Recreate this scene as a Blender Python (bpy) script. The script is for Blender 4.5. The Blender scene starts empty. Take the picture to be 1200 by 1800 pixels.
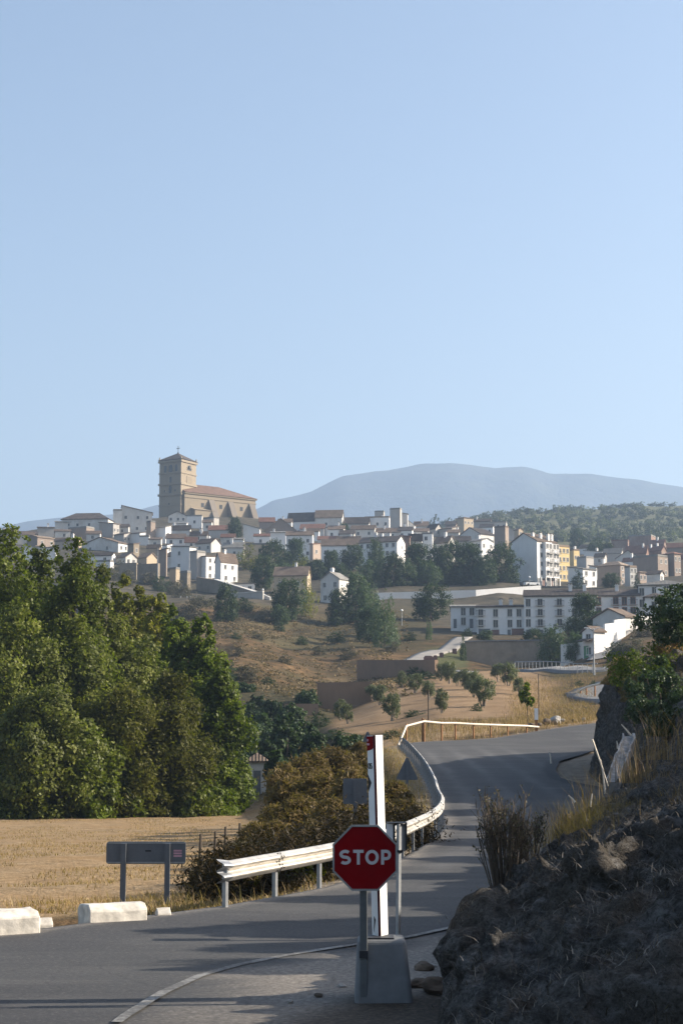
import bpy, bmesh, math, random
import numpy as np
from mathutils import Vector, Matrix

scene = bpy.context.scene
COL = scene.collection
R = math.radians
F = 3000.0
PITCH = R(7.595)
CP, SP = math.cos(PITCH), math.sin(PITCH)
SUN_AZ, SUN_EL = 5.0, 26.0          # degrees: azimuth measured from +X towards +Y


def P(px, py, Y):
    """world point at forward distance Y seen at photo pixel (px, py)"""
    u = (px - 600) / F; v = (900 - py) / F
    k = Y / (CP - SP * v)
    return Vector((u * k, Y, (SP + CP * v) * k))


def mpp(Y):
    return Y / F


def smooth(a, b, x):
    t = np.clip((x - a) / (b - a), 0, 1)
    return t * t * (3 - 2 * t)


# ---------------------------------------------------------------- noise
def _hash(ix, iy, iz):
    h = (ix * 374761393 + iy * 668265263 + iz * 2147483647) & 0xFFFFFFFF
    h = ((h ^ (h >> 13)) * 1274126177) & 0xFFFFFFFF
    return ((h ^ (h >> 16)) & 0xFFFF) / 65535.0


def vnoise(x, y, z=0.0):
    x = np.asarray(x, float); y = np.asarray(y, float); z = np.zeros_like(x) + z
    ix = np.floor(x).astype(np.int64); iy = np.floor(y).astype(np.int64); iz = np.floor(z).astype(np.int64)
    fx = x - ix; fy = y - iy; fz = z - iz
    fx = fx * fx * (3 - 2 * fx); fy = fy * fy * (3 - 2 * fy); fz = fz * fz * (3 - 2 * fz)
    r = 0
    for dx in (0, 1):
        for dy in (0, 1):
            for dz in (0, 1):
                w = (fx if dx else 1 - fx) * (fy if dy else 1 - fy) * (fz if dz else 1 - fz)
                r = r + w * _hash(ix + dx, iy + dy, iz + dz)
    return r - 0.5


def fbm(x, y, z=0.0, o=4):
    r = 0; a = 1.0
    for k in range(o):
        r = r + a * vnoise(x * 2 ** k + 17.3 * k, y * 2 ** k - 9.1 * k, z * 2 ** k)
        a *= 0.5
    return r


def ridged(x, y, z=0.0, o=4):
    r = 0; a = 1.0
    for k in range(o):
        r = r + a * (0.5 - 2 * np.abs(vnoise(x * 2 ** k + 5.3 * k, y * 2 ** k + 3.1 * k, z * 2 ** k)))
        a *= 0.5
    return r


# ---------------------------------------------------------------- materials
def mat(name, build):
    m = bpy.data.materials.new(name); m.use_nodes = True
    nt = m.node_tree; nt.nodes.clear()
    out = nt.nodes.new('ShaderNodeOutputMaterial')
    build(nt, out)
    return m


def N(nt, t, **kw):
    n = nt.nodes.new(t)
    for k, v in kw.items():
        if k.startswith('i_'):
            n.inputs[k[2:].replace('_', ' ')].default_value = v
        else:
            setattr(n, k, v)
    return n


def L(nt, a, b):
    nt.links.new(a, b)


def ramp(nt, fac, stops):
    n = nt.nodes.new('ShaderNodeValToRGB')
    e = n.color_ramp.elements
    while len(e) < len(stops):
        e.new(0.5)
    for q, (p, c) in zip(e, stops):
        q.position = p; q.color = (*c, 1) if len(c) == 3 else c
    if fac is not None:
        L(nt, fac, n.inputs['Fac'])
    return n.outputs['Color']


def mixc(nt, fac, a, b, blend='MIX'):
    n = nt.nodes.new('ShaderNodeMix'); n.data_type = 'RGBA'; n.blend_type = blend
    for s, v in ((n.inputs[0], fac), (n.inputs[6], a), (n.inputs[7], b)):
        if hasattr(v, 'links'):
            L(nt, v, s)
        elif isinstance(v, (int, float)):
            s.default_value = v
        else:
            s.default_value = (*v, 1)
    return n.outputs[2]


def noise(nt, scale, detail=4, rough=0.55, vec=None, coord='Object', mapscale=None):
    if vec is None:
        tc = nt.nodes.new('ShaderNodeTexCoord'); vec = tc.outputs[coord]
    if mapscale:
        mp = N(nt, 'ShaderNodeMapping'); mp.inputs['Scale'].default_value = mapscale
        L(nt, vec, mp.inputs['Vector']); vec = mp.outputs['Vector']
    n = N(nt, 'ShaderNodeTexNoise', i_Scale=scale, i_Detail=detail, i_Roughness=rough)
    L(nt, vec, n.inputs['Vector'])
    return n.outputs['Fac']


def bsdf(nt, out, color, rough=0.9, bump=None, bstr=0.3, bdist=0.05, spec=0.3, metal=0.0):
    b = N(nt, 'ShaderNodeBsdfPrincipled')
    if hasattr(color, 'links'):
        L(nt, color, b.inputs['Base Color'])
    else:
        b.inputs['Base Color'].default_value = (*color, 1)
    if hasattr(rough, 'links'):
        L(nt, rough, b.inputs['Roughness'])
    else:
        b.inputs['Roughness'].default_value = rough
    b.inputs['Specular IOR Level'].default_value = spec
    b.inputs['Metallic'].default_value = metal
    if bump is not None:
        bm = N(nt, 'ShaderNodeBump', i_Strength=bstr, i_Distance=bdist)
        L(nt, bump, bm.inputs['Height']); L(nt, bm.outputs['Normal'], b.inputs['Normal'])
    L(nt, b.outputs['BSDF'], out.inputs['Surface'])
    return b


def world_pos(nt):
    return N(nt, 'ShaderNodeNewGeometry').outputs['Position']


def plaster(name, c, dirt=(0.35, 0.30, 0.24), amt=0.25, scale=0.25):
    def f(nt, out):
        p = world_pos(nt)
        n1 = noise(nt, scale, 5, 0.6, p); n2 = noise(nt, scale * 6, 3, 0.6, p, mapscale=(1, 1, 0.35))
        k = ramp(nt, n1, [(0.45, (0, 0, 0)), (0.75, (amt * 1.6,) * 3)])
        c1 = mixc(nt, k, c, dirt)
        k2 = ramp(nt, n2, [(0.4, (0, 0, 0)), (0.8, (amt,) * 3)])
        c2 = mixc(nt, k2, c1, dirt)
        oi = N(nt, 'ShaderNodeObjectInfo')
        hv = N(nt, 'ShaderNodeHueSaturation')
        mr = N(nt, 'ShaderNodeMapRange'); mr.inputs['To Min'].default_value = 0.86; mr.inputs['To Max'].default_value = 1.04
        L(nt, oi.outputs['Random'], mr.inputs['Value']); L(nt, mr.outputs['Result'], hv.inputs['Value'])
        L(nt, c2, hv.inputs['Color'])
        bsdf(nt, out, hv.outputs['Color'], 0.95, n2, 0.2, 0.05, 0.1)
    return mat(name, f)


def tiles(name, c1, c2, c3):
    def f(nt, out):
        tc = N(nt, 'ShaderNodeTexCoord')
        n1 = noise(nt, 0.5, 5, 0.65, tc.outputs['Object']); n2 = noise(nt, 4.0, 3, 0.6, tc.outputs['Object'])
        c = ramp(nt, n1, [(0.3, c1), (0.5, c2), (0.72, c3)])
        d = mixc(nt, ramp(nt, n2, [(0.35, (0, 0, 0)), (0.75, (0.55,) * 3)]), c, tuple(x * 0.45 for x in c1))
        oi = N(nt, 'ShaderNodeObjectInfo'); hv = N(nt, 'ShaderNodeHueSaturation')
        mr = N(nt, 'ShaderNodeMapRange'); mr.inputs['To Min'].default_value = 0.75; mr.inputs['To Max'].default_value = 1.2
        L(nt, oi.outputs['Random'], mr.inputs['Value']); L(nt, mr.outputs['Result'], hv.inputs['Value']); L(nt, d, hv.inputs['Color'])
        wv = N(nt, 'ShaderNodeTexWave', i_Scale=1.2, i_Distortion=0.6); wv.bands_direction = 'X'
        L(nt, tc.outputs['Object'], wv.inputs['Vector'])
        bsdf(nt, out, hv.outputs['Color'], 0.9, wv.outputs['Fac'], 0.5, 0.12, 0.15)
    return mat(name, f)


def plain(name, c, rough=0.8, var=0.25, scale=3.0, metal=0.0, spec=0.3, bstr=0.15):
    def f(nt, out):
        n1 = noise(nt, scale, 5, 0.6)
        k = ramp(nt, n1, [(0.3, tuple(x * (1 - var) for x in c)), (0.7, tuple(min(1, x * (1 + var * 0.4)) for x in c))])
        bsdf(nt, out, k, rough, n1, bstr, 0.02, spec, metal)
    return mat(name, f)


def leaf(name, ca, cb, cc=None, trans=0.35, gloss=0.12):
    def f(nt, out):
        at = N(nt, 'ShaderNodeAttribute', attribute_name='tint')
        oi = N(nt, 'ShaderNodeObjectInfo')
        c = ramp(nt, at.outputs['Fac'], [(0.0, ca), (0.55, cb), (1.0, cc or cb)])
        hv = N(nt, 'ShaderNodeHueSaturation')
        mr = N(nt, 'ShaderNodeMapRange'); mr.inputs['To Min'].default_value = 0.8; mr.inputs['To Max'].default_value = 1.2
        L(nt, oi.outputs['Random'], mr.inputs['Value']); L(nt, mr.outputs['Result'], hv.inputs['Value']); L(nt, c, hv.inputs['Color'])
        d = N(nt, 'ShaderNodeBsdfPrincipled'); d.inputs['Roughness'].default_value = 0.5
        d.inputs['Specular IOR Level'].default_value = gloss * 2
        t = N(nt, 'ShaderNodeBsdfTranslucent')
        L(nt, hv.outputs['Color'], d.inputs['Base Color'])
        tcol = mixc(nt, 1.0, hv.outputs['Color'], (1.0, 1.15, 0.45), 'MULTIPLY')
        L(nt, tcol, t.inputs['Color'])
        m = N(nt, 'ShaderNodeMixShader'); m.inputs[0].default_value = trans
        L(nt, d.outputs[0], m.inputs[1]); L(nt, t.outputs[0], m.inputs[2]); L(nt, m.outputs[0], out.inputs['Surface'])
    return mat(name, f)


M = {}
M['white'] = plaster('whitewash', (0.76, 0.75, 0.735), amt=0.12)
M['white2'] = plaster('old_whitewash', (0.60, 0.585, 0.555), amt=0.36)
M['grey'] = plaster('grey_render', (0.43, 0.41, 0.385), amt=0.35)
M['mauve'] = plaster('brown_render', (0.27, 0.215, 0.18), amt=0.3)
M['tan'] = plaster('tan_render', (0.42, 0.335, 0.235), amt=0.35)
M['ochre'] = plaster('ochre_render', (0.66, 0.50, 0.24), amt=0.2)
M['brick'] = plaster('brick_wall', (0.20, 0.125, 0.098), amt=0.35)
M['pinkbrick'] = plaster('pale_brick_wall', (0.44, 0.345, 0.28), amt=0.35)
M['stone'] = plaster('rubble_stone', (0.28, 0.235, 0.18), (0.2, 0.16, 0.12), 0.6, 0.6)
M['church'] = plaster('church_stone', (0.295, 0.245, 0.18), (0.27, 0.22, 0.16), 0.42, 0.12)
M['church2'] = plaster('church_dark_stone', (0.20, 0.172, 0.142), (0.2, 0.17, 0.14), 0.4, 0.12)
M['brownwall'] = plaster('earth_wall', (0.24, 0.165, 0.115), (0.15, 0.11, 0.08), 0.3, 0.3)
M['r_brown'] = tiles('weathered_tiles', (0.12, 0.09, 0.072), (0.17, 0.128, 0.098), (0.23, 0.18, 0.14))
M['r_dark'] = tiles('dark_tiles', (0.06, 0.052, 0.048), (0.09, 0.076, 0.068), (0.13, 0.11, 0.095))
M['r_red'] = tiles('red_tiles', (0.16, 0.085, 0.065), (0.21, 0.115, 0.085), (0.25, 0.155, 0.115))
M['r_tan'] = tiles('pale_tiles', (0.21, 0.16, 0.12), (0.26, 0.20, 0.15), (0.32, 0.26, 0.20))
M['r_grey'] = tiles('grey_roofing', (0.18, 0.17, 0.16), (0.24, 0.23, 0.21), (0.30, 0.28, 0.25))
M['frame'] = plain('painted_frame', (0.6, 0.58, 0.55), 0.6)
M['frame_red'] = plain('terracotta_frame', (0.32, 0.14, 0.10), 0.7)


def _pane(nt, out):
    n1 = noise(nt, 0.4, 2, 0.5)
    bsdf(nt, out, ramp(nt, n1, [(0.3, (0.015, 0.017, 0.02)), (0.7, (0.05, 0.052, 0.055))]), 0.15, None, spec=0.5)


M['pane'] = mat('window_glass', _pane)
M['garage'] = plain('garage_metal', (0.13, 0.14, 0.15), 0.6)
M['garage2'] = plain('brown_garage_metal', (0.18, 0.10, 0.08), 0.6)
M['green'] = plain('green_door_paint', (0.08, 0.22, 0.12), 0.6)
M['iron'] = plain('dark_ironwork', (0.04, 0.04, 0.045), 0.6)
M['bark'] = plain('bark', (0.13, 0.10, 0.075), 0.95, 0.5, 6.0, bstr=0.6)
M['bark_pale'] = plain('pale_bark', (0.24, 0.21, 0.17), 0.95, 0.5, 6.0, bstr=0.6)
M['galv'] = plain('galvanised_steel', (0.33, 0.34, 0.35), 0.5, 0.2, 8.0, 0.75)
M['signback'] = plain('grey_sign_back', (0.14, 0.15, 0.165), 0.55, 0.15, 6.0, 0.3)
M['concrete'] = plain('concrete', (0.19, 0.195, 0.20), 0.9, 0.25, 4.0, bstr=0.4)
M['wood'] = plain('orange_wood', (0.34, 0.17, 0.075), 0.8, 0.35, 9.0)
M['wood_pale'] = plain('pale_peeled_wood', (0.70, 0.62, 0.51), 0.75, 0.2, 6.0)
M['fieldpost'] = plain('old_post_wood', (0.10, 0.08, 0.06), 0.95)

# leaves: dark, mid, light tint
M['l_poplar'] = leaf('poplar_leaves', (0.044, 0.058, 0.008), (0.125, 0.150, 0.016), (0.27, 0.275, 0.045), 0.44)
M['l_silver'] = leaf('white_poplar_leaves', (0.048, 0.058, 0.013), (0.135, 0.15, 0.028), (0.32, 0.315, 0.09), 0.42, 0.1)
M['l_yellow'] = leaf('yellowing_poplar_leaves', (0.09, 0.10, 0.012), (0.18, 0.175, 0.02), (0.28, 0.24, 0.04), 0.45)
M['l_bright'] = leaf('bright_leaves', (0.046, 0.066, 0.008), (0.14, 0.18, 0.014), (0.26, 0.28, 0.03), 0.46)
M['l_willow'] = leaf('willow_leaves', (0.042, 0.044, 0.009), (0.105, 0.104, 0.017), (0.16, 0.15, 0.034), 0.45, 0.08)
M['l_dark'] = leaf('dark_leaves', (0.022, 0.038, 0.015), (0.042, 0.066, 0.024), (0.08, 0.108, 0.038), 0.28, 0.08)
M['l_mid'] = leaf('mid_leaves', (0.035, 0.06, 0.025), (0.065, 0.10, 0.04), (0.11, 0.14, 0.06), 0.3)
M['l_pale'] = leaf('pale_feathery_leaves', (0.06, 0.095, 0.045), (0.10, 0.14, 0.07), (0.16, 0.19, 0.10), 0.3)
M['l_olive'] = leaf('olive_leaves', (0.085, 0.098, 0.050), (0.145, 0.16, 0.088), (0.23, 0.24, 0.155), 0.35, 0.12)
M['l_dry'] = leaf('dry_bush_leaves', (0.095, 0.068, 0.029), (0.18, 0.128, 0.054), (0.30, 0.215, 0.10), 0.4, 0.05)
M['l_scrub'] = leaf('grey_scrub_leaves', (0.06, 0.055, 0.035), (0.10, 0.09, 0.055), (0.16, 0.14, 0.085), 0.2)
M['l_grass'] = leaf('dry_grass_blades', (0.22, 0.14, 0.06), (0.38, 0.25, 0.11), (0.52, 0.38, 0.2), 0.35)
M['l_shadebrush'] = leaf('shade_dark_brush', (0.018, 0.013, 0.007), (0.045, 0.032, 0.014), (0.11, 0.08, 0.035), 0.25, 0.05)  # near-black brown: shade behind the guardrail put into the leaf colour
M['l_hillscrub'] = leaf('hillside_scrub_leaves', (0.075, 0.056, 0.028), (0.14, 0.10, 0.048), (0.24, 0.175, 0.085), 0.2, 0.05)
M['l_slope'] = leaf('brown_slope_grass', (0.14, 0.09, 0.045), (0.25, 0.165, 0.082), (0.38, 0.27, 0.15), 0.3, 0.05)
M['l_far'] = leaf('far_olive_leaves', (0.055, 0.066, 0.034), (0.080, 0.092, 0.048), (0.115, 0.125, 0.07), 0.25)
M['l_bankgrass'] = leaf('shaded_dry_grass', (0.10, 0.065, 0.03), (0.20, 0.13, 0.06), (0.34, 0.24, 0.13), 0.3)  # darker copy of the dry grass, bank shade put into the colour
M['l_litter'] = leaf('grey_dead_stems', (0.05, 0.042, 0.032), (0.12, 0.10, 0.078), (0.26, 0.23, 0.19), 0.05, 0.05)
M['l_orange'] = leaf('autumn_leaves', (0.14, 0.085, 0.03), (0.24, 0.14, 0.045), (0.34, 0.22, 0.08), 0.35)


# ---------------------------------------------------------------- objects
def setp(o, label=None, cat=None, group=None, kind=None):
    for k, v in (('label', label), ('category', cat), ('group', group), ('kind', kind)):
        if v:
            o[k] = v
    return o


def link(name, me, mats, parent=None):
    o = bpy.data.objects.new(name, me)
    for m in mats if isinstance(mats, (list, tuple)) else [mats]:
        if me is not None and len(me.materials) < (len(mats) if isinstance(mats, (list, tuple)) else 1):
            me.materials.append(m)
    COL.objects.link(o)
    if parent is not None:
        o.parent = parent
    return o


def empty(name, loc, rz=0.0, label=None, cat=None, group=None):
    o = bpy.data.objects.new(name, None); o.empty_display_size = 0.2
    COL.objects.link(o); o.location = loc; o.rotation_euler = (0, 0, rz)
    return setp(o, label, cat, group)


def copy_tree(o, parent=None):
    c = o.copy(); COL.objects.link(c)
    if parent is not None:
        c.parent = parent
    for ch in KIDS(o):
        copy_tree(ch, c)
    return c


def KIDS(o):
    return list(o.children)


def np_mesh(name, V, Q, tint=None, smooth_=False):
    """V (n,3), Q (m,k) equal-sized faces"""
    V = np.asarray(V, np.float32); Q = np.asarray(Q, np.int32)
    me = bpy.data.meshes.new(name)
    k = Q.shape[1]
    me.vertices.add(len(V)); me.vertices.foreach_set('co', V.ravel())
    me.loops.add(Q.size); me.loops.foreach_set('vertex_index', Q.ravel())
    me.polygons.add(len(Q)); me.polygons.foreach_set('loop_start', np.arange(0, Q.size, k, dtype=np.int32))
    if smooth_:
        me.polygons.foreach_set('use_smooth', np.ones(len(Q), bool))
    if tint is not None:
        a = me.attributes.new('tint', 'FLOAT', 'POINT'); a.data.foreach_set('value', np.asarray(tint, np.float32))
    me.update(calc_edges=True)
    return me


class MB:
    """collects boxes, prisms and tubes, then links them as ONE mesh object"""
    def __init__(s):
        s.v = []; s.f = []; s.m = []; s.sm = []

    def add(s, vs, fs, mi=0, sm=False):
        b = len(s.v); s.v += [tuple(x) for x in vs]
        for f in fs:
            s.f.append(tuple(i + b for i in f)); s.m.append(mi); s.sm.append(sm)

    def box(s, a, b, mi=0):
        x0, y0, z0 = a; x1, y1, z1 = b
        s.add([(x0, y0, z0), (x1, y0, z0), (x1, y1, z0), (x0, y1, z0), (x0, y0, z1), (x1, y0, z1), (x1, y1, z1), (x0, y1, z1)],
              [(0, 3, 2, 1), (4, 5, 6, 7), (0, 1, 5, 4), (1, 2, 6, 5), (2, 3, 7, 6), (3, 0, 4, 7)], mi)

    def prism(s, poly, off, mi=0):
        """poly: list of 3-D points (planar), off: extrusion vector"""
        n = len(poly); off = Vector(off)
        a = [Vector(p) for p in poly]; b = [p + off for p in a]
        s.add(a + b, [tuple(range(n))[::-1], tuple(range(n, 2 * n))] + [(i, (i + 1) % n, n + (i + 1) % n, n + i) for i in range(n)], mi)

    def tube(s, pts, rad, n=8, mi=0, cap=True, sm=True):
        pts = [Vector(p) for p in pts]
        rads = rad if isinstance(rad, (list, tuple)) else [rad] * len(pts)
        rings = []; up = Vector((0, 0, 1))
        for i, p in enumerate(pts):
            d = (pts[min(i + 1, len(pts) - 1)] - pts[max(i - 1, 0)]).normalized()
            a = d.cross(up if abs(d.z) < 0.9 else Vector((1, 0, 0))).normalized(); b = a.cross(d).normalized()
            rings.append([p + (a * math.cos(t) + b * math.sin(t)) * rads[i] for t in [2 * math.pi * k / n for k in range(n)]])
        vs = [q for r_ in rings for q in r_]; fs = []
        for i in range(len(pts) - 1):
            for k in range(n):
                fs.append((i * n + k, i * n + (k + 1) % n, (i + 1) * n + (k + 1) % n, (i + 1) * n + k))
        s.add(vs, fs, mi, sm)
        if cap:
            s.add(rings[0], [tuple(range(n))], mi); s.add(rings[-1], [tuple(range(n))[::-1]], mi)

    def build(s, name, mats, parent=None, bevel=0.0, segs=2):
        me = bpy.data.meshes.new(name)
        me.from_pydata(s.v, [], s.f)
        for i, p in enumerate(me.polygons):
            p.material_index = s.m[i]; p.use_smooth = s.sm[i]
        bm = bmesh.new(); bm.from_mesh(me)
        bmesh.ops.recalc_face_normals(bm, faces=bm.faces)
        bm.to_mesh(me); bm.free()
        me.update()
        o = link(name, me, mats if isinstance(mats, (list, tuple)) else [mats], parent)
        if bevel:
            md = o.modifiers.new('b', 'BEVEL'); md.width = bevel; md.segments = segs; md.limit_method = 'ANGLE'
        return o
# ================================================================ terrain
_T = [(0, -2.55), (45, -2.5), (54, -2.3), (62, -2.05), (78, -1.5), (95, -0.8), (108, -0.25), (113, 0.1), (118, 0.6), (125, 1.2), (140, 1.9), (200, 5.0)]
_ty = np.linspace(0, 200, 801); _tz = np.interp(_ty, [a for a, b in _T], [b for a, b in _T])
_k = np.exp(-np.linspace(-2, 2, 41) ** 2); _k /= _k.sum()
_tz = np.convolve(np.pad(_tz, 20, mode='edge'), _k, 'valid')


def zroad(Y):
    return np.interp(Y, _ty, _tz)


def X_(px, Y):
    row = 400 + (7650 / Y if 10 < Y < 60 else (40 if 10 < Y < 150 else (-80 if 150 <= Y < 380 else (-290 if Y >= 380 else 0))))
    return (px - 600) / F * Y / (CP + SP * row / 3000)     # the photo row the ground has at that distance


# far (left) edge and near (right) edge of the road as functions of Y
_XL = [(2, -40), (12, -22), (18, -11), (22.7, -4.55), (24.5, -3.3), (26.6, -1.8), (28.3, -1.0), (30, -.27), (34, 0.75), (37.5, 1.35), (43, 2.2), (47, 2.72), (51, 3.05), (56, 3.15), (62, 3.4), (70, 3.6), (78, 3.75), (88, 3.75), (95, 3.75), (103, 3.6), (107.5, 3.7), (109.5, 5.0), (112, 9.3), (115, 11.5), (118, 13.4), (125, 18.3), (132, 26), (140, 40)]
_XR = [(2, 3), (10, 4), (20, 5), (45, 9.5), (55, 10.5), (66, 10.6), (71, 9.6), (74, 9.4), (80, 9.9), (88, 11.1), (100, 14.8), (108, 22), (115, 40), (140, 70)]


def xl(Y): return np.interp(Y, [a for a, b in _XL], [b for a, b in _XL])
def xr(Y): return np.interp(Y, [a for a, b in _XR], [b for a, b in _XR])


def q(px, py, Y):
    return (Y, P(px, py, Y).z)


_near = [(1.5, -2.0), (6, -2.5), (12, -2.62), (20, -2.66)]
_far = lambda z1, z2: [(2200, z1), (4500, z2)]



def C(px, zs=(), ps=()):
    """column of heights: zs = (Y, z) pairs, ps = (Y, photo row) pairs"""
    pts = list(_near) + list(zs) + [q(px, y, Y) for Y, y in ps]
    pts.sort()
    return (X_(px, 1.0), [p[0] for p in pts], [p[1] for p in pts])


_F1 = ((26, -2.75), (50, -3.4), (110, -4.6), (170, -5.0))
COLS = [
    C(-1200, ((40, -2.9), (110, -4.6), (200, 4), (400, 25), (700, 60), (1500, 90), (2500, 60), (4500, 30))),
    C(-300, _F1 + ((260, 0), (400, 20), (520, 42), (650, 65), (760, 75), (900, 75), (1500, 40), (4500, 20))),
    C(0, _F1 + ((260, 0), (400, 22), (900, 86), (1500, 40), (4500, 20)), ((520, 1005), (650, 955), (760, 937))),
    C(150, _F1 + ((260, 2), (400, 30), (850, 106), (1000, 95), (1500, 60), (4500, 20)), ((500, 1003), (600, 962), (750, 918))),
    C(300, ((28, -2.8), (50, -3.4), (110, -4.6), (165, -4.8), (900, 108), (1100, 90), (1500, 60), (4500, 20)),
      ((205, 1262), (212, 1225), (240, 1215), (247, 1180), (330, 1125), (430, 1058), (480, 1035), (560, 985), (680, 938), (800, 906))),
    C(420, ((28, -2.8), (60, -3.6), (120, -4.8), (150, -4.6), (185, -1.5), (900, 108), (1100, 90), (1500, 60), (4500, 20)),
      ((203, 1264), (209, 1222), (232, 1213), (238, 1178), (252, 1170), (330, 1122), (420, 1062), (470, 1042), (560, 990), (680, 942), (800, 908))),
    C(520, ((30, -2.9), (60, -3.5), (80, -3.6), (120, -4.0), (155, -1.8), (900, 105), (1100, 95), (1500, 60), (4500, 20)),
      ((200, 1257), (206, 1228), (233, 1214), (240, 1196), (252, 1190), (330, 1140), (400, 1088), (450, 1052), (520, 1020), (600, 985), (700, 942), (800, 917))),
    C(590, ((31, -2.75), (45, -3.1), (70, -2.8), (100, -1.9), (130, -1.0), (900, 102), (1100, 95), (1500, 60), (4500, 20)),
      ((150, 1293), (200, 1256), (240, 1222), (262, 1188), (330, 1140), (400, 1090), (450, 1052), (520, 1015), (600, 985), (700, 942), (800, 917))),
    C(680, ((38, -2.75), (60, -2.5), (90, -1.7), (110, -.7), (130, .2), (900, 98), (1200, 110), (1500, 90), (4500, 20)),
      ((150, 1287), (200, 1228), (240, 1200), (290, 1160), (340, 1120), (400, 1075), (440, 1050), (480, 1030), (560, 988), (650, 957), (750, 930))),
    C(780, ((60, -2.3), (90, -1.3), (112, .0), (120, .6), (900, 96), (1000, 102), (1300, 163), (1800, 150), (4500, 40)),
      ((150, 1265), (200, 1217), (240, 1192), (290, 1172), (330, 1126), (400, 1083), (440, 1050), (480, 1030), (560, 990), (650, 962), (750, 938))),
    C(880, ((60, -2.3), (90, -1.2), (118, .5), (4500, 40), (1800, 165)),
      ((150, 1262), (200, 1217), (240, 1190), (295, 1173), (312, 1172), (318, 1128), (345, 1117), (400, 1088), (440, 1042), (480, 1025), (560, 992), (650, 967), (750, 945), (900, 957), (1000, 948), (1300, 906))),
    C(970, ((60, -2.3), (90, -1.2), (122, .9), (4500, 50), (1900, 190)),
      ((150, 1262), (200, 1226), (240, 1191), (260, 1183), (290, 1174), (310, 1166), (322, 1128), (345, 1117), (400, 1092), (440, 1060), (480, 1035), (520, 1022), (600, 1000), (700, 976), (900, 957), (1000, 949), (1300, 906), (1450, 896))),
    C(1050, ((60, -2.3), (90, -1.2), (128, 1.4), (4500, 50), (1900, 198), (400, 30)),
      ((150, 1258), (200, 1226), (240, 1183), (270, 1152), (300, 1114), (340, 1092), (480, 1036), (600, 1010), (700, 980), (900, 957), (1000, 949), (1300, 908), (1500, 897))),
    C(1130, ((60, -1.5), (90, 0), (130, 2), (200, 6), (4500, 50), (1900, 200), (400, 32)),
      ((240, 1165), (290, 1108), (340, 1086), (480, 1032), (600, 1005), (700, 976), (900, 957), (1000, 949), (1300, 904), (1500, 893))),
    C(1350, ((40, -1.5), (90, 2), (140, 5), (200, 10), (290, 22), (400, 36), (480, 46), (600, 62), (900, 105), (1300, 170), (1500, 205), (1900, 200), (4500, 60))),
    C(2300, ((40, 0), (90, 8), (140, 14), (200, 20), (400, 45), (900, 110), (1500, 190), (4500, 80))),
]
NU, NY = 331, 420
_u = np.concatenate([np.linspace(-0.62, -0.24, 40, endpoint=False), np.linspace(-0.24, 0.24, 251), np.linspace(0.24, 0.62, 41)[1:]])
_lny = np.linspace(math.log(1.5), math.log(4500), NY)
_Yg = np.exp(_lny)
_tab = np.array([np.interp(_lny, np.log(c[1]), np.array(c[2]) / np.array(c[1])) for c in COLS])   # elevation slope per column
_cu = np.array([c[0] for c in COLS])
_E = np.empty((NY, len(_u)))
# smooth (Catmull-like) blend between the columns
for j, u_ in enumerate(_u):
    i = int(np.clip(np.searchsorted(_cu, u_) - 1, 0, len(_cu) - 2))
    t = np.clip((u_ - _cu[i]) / (_cu[i + 1] - _cu[i]), 0, 1); t = 0.5 * t + 0.5 * t * t * (3 - 2 * t)
    _E[:, j] = _tab[i] * (1 - t) + _tab[i + 1] * t
_UU, _YY = np.meshgrid(_u, _Yg)
_XX = _UU * _YY
_ZZ = _E * _YY
# natural roughness
_rough = 0.10 * fbm(_XX * 0.5, _YY * 0.5, 0, 3) * smooth(3, 25, _YY)
_rough = _rough + fbm(_XX * 0.06, _YY * 0.06, 3.0, 4) * 1.6 * smooth(165, 260, _YY) * (1 - smooth(300, 330, _YY) * 0.5) + ridged(_XX * 0.018, _YY * 0.018, 5.0, 4) * 4.5 * smooth(820, 1200, _YY)
_gull = ridged(_XX * 0.045 + 3, _YY * 0.03, 7.0, 4) * 2.4 * smooth(200, 240, _YY) * (1 - smooth(400, 450, _YY)) * (1 - smooth(0.0, 0.03, _UU))
_ZZ = _ZZ + _rough + _gull
# the road bed is cut into the sheet
_l = xl(_YY); _r = xr(_YY); _zr = zroad(_YY)
_out = np.maximum(_l - _XX, _XX - (_r + 6))
_w = smooth(0.2, 4.0, _out)
_bed = _zr - 0.12 - 0.05 * smooth(0, 2, _out)
_ZZ = np.where(_YY < 138, _bed * (1 - _w) + _ZZ * _w, _ZZ)
_wl = smooth(138, 150, _YY)


def zg(X, Y):
    """ground height at world (X, Y)"""
    u_ = np.clip(X / max(Y, 1e-6), _u[0], _u[-1] - 1e-6); l_ = min(max(math.log(max(Y, 1.51)), _lny[0]), _lny[-1] - 1e-6)
    j = int(np.searchsorted(_u, u_, 'right') - 1); j = min(j, len(_u) - 2)
    fi = (l_ - _lny[0]) / (_lny[1] - _lny[0]); i = int(fi)
    a = fi - i; b = (u_ - _u[j]) / (_u[j + 1] - _u[j])
    return float((_ZZ[i, j] * (1 - b) + _ZZ[i, j + 1] * b) * (1 - a) + (_ZZ[i + 1, j] * (1 - b) + _ZZ[i + 1, j + 1] * b) * a)


def on_ground(px, Y, dz=0.0):
    X = X_(px, Y)
    return Vector((X, Y, zg(X, Y) + dz))


def hit(px, py, y0=20.0, y1=2500.0):
    """first ground point along the photo ray"""
    Y = y0
    while Y < y1:
        p = P(px, py, Y)
        if p.z < zg(p.x, Y):
            return p
        Y *= 1.004
    return P(px, py, y1)


def grid_faces(ni, nj):
    a = (np.arange(ni - 1)[:, None] * nj + np.arange(nj - 1)[None, :]).ravel()
    return np.stack([a, a + 1, a + nj + 1, a + nj], 1)


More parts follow.
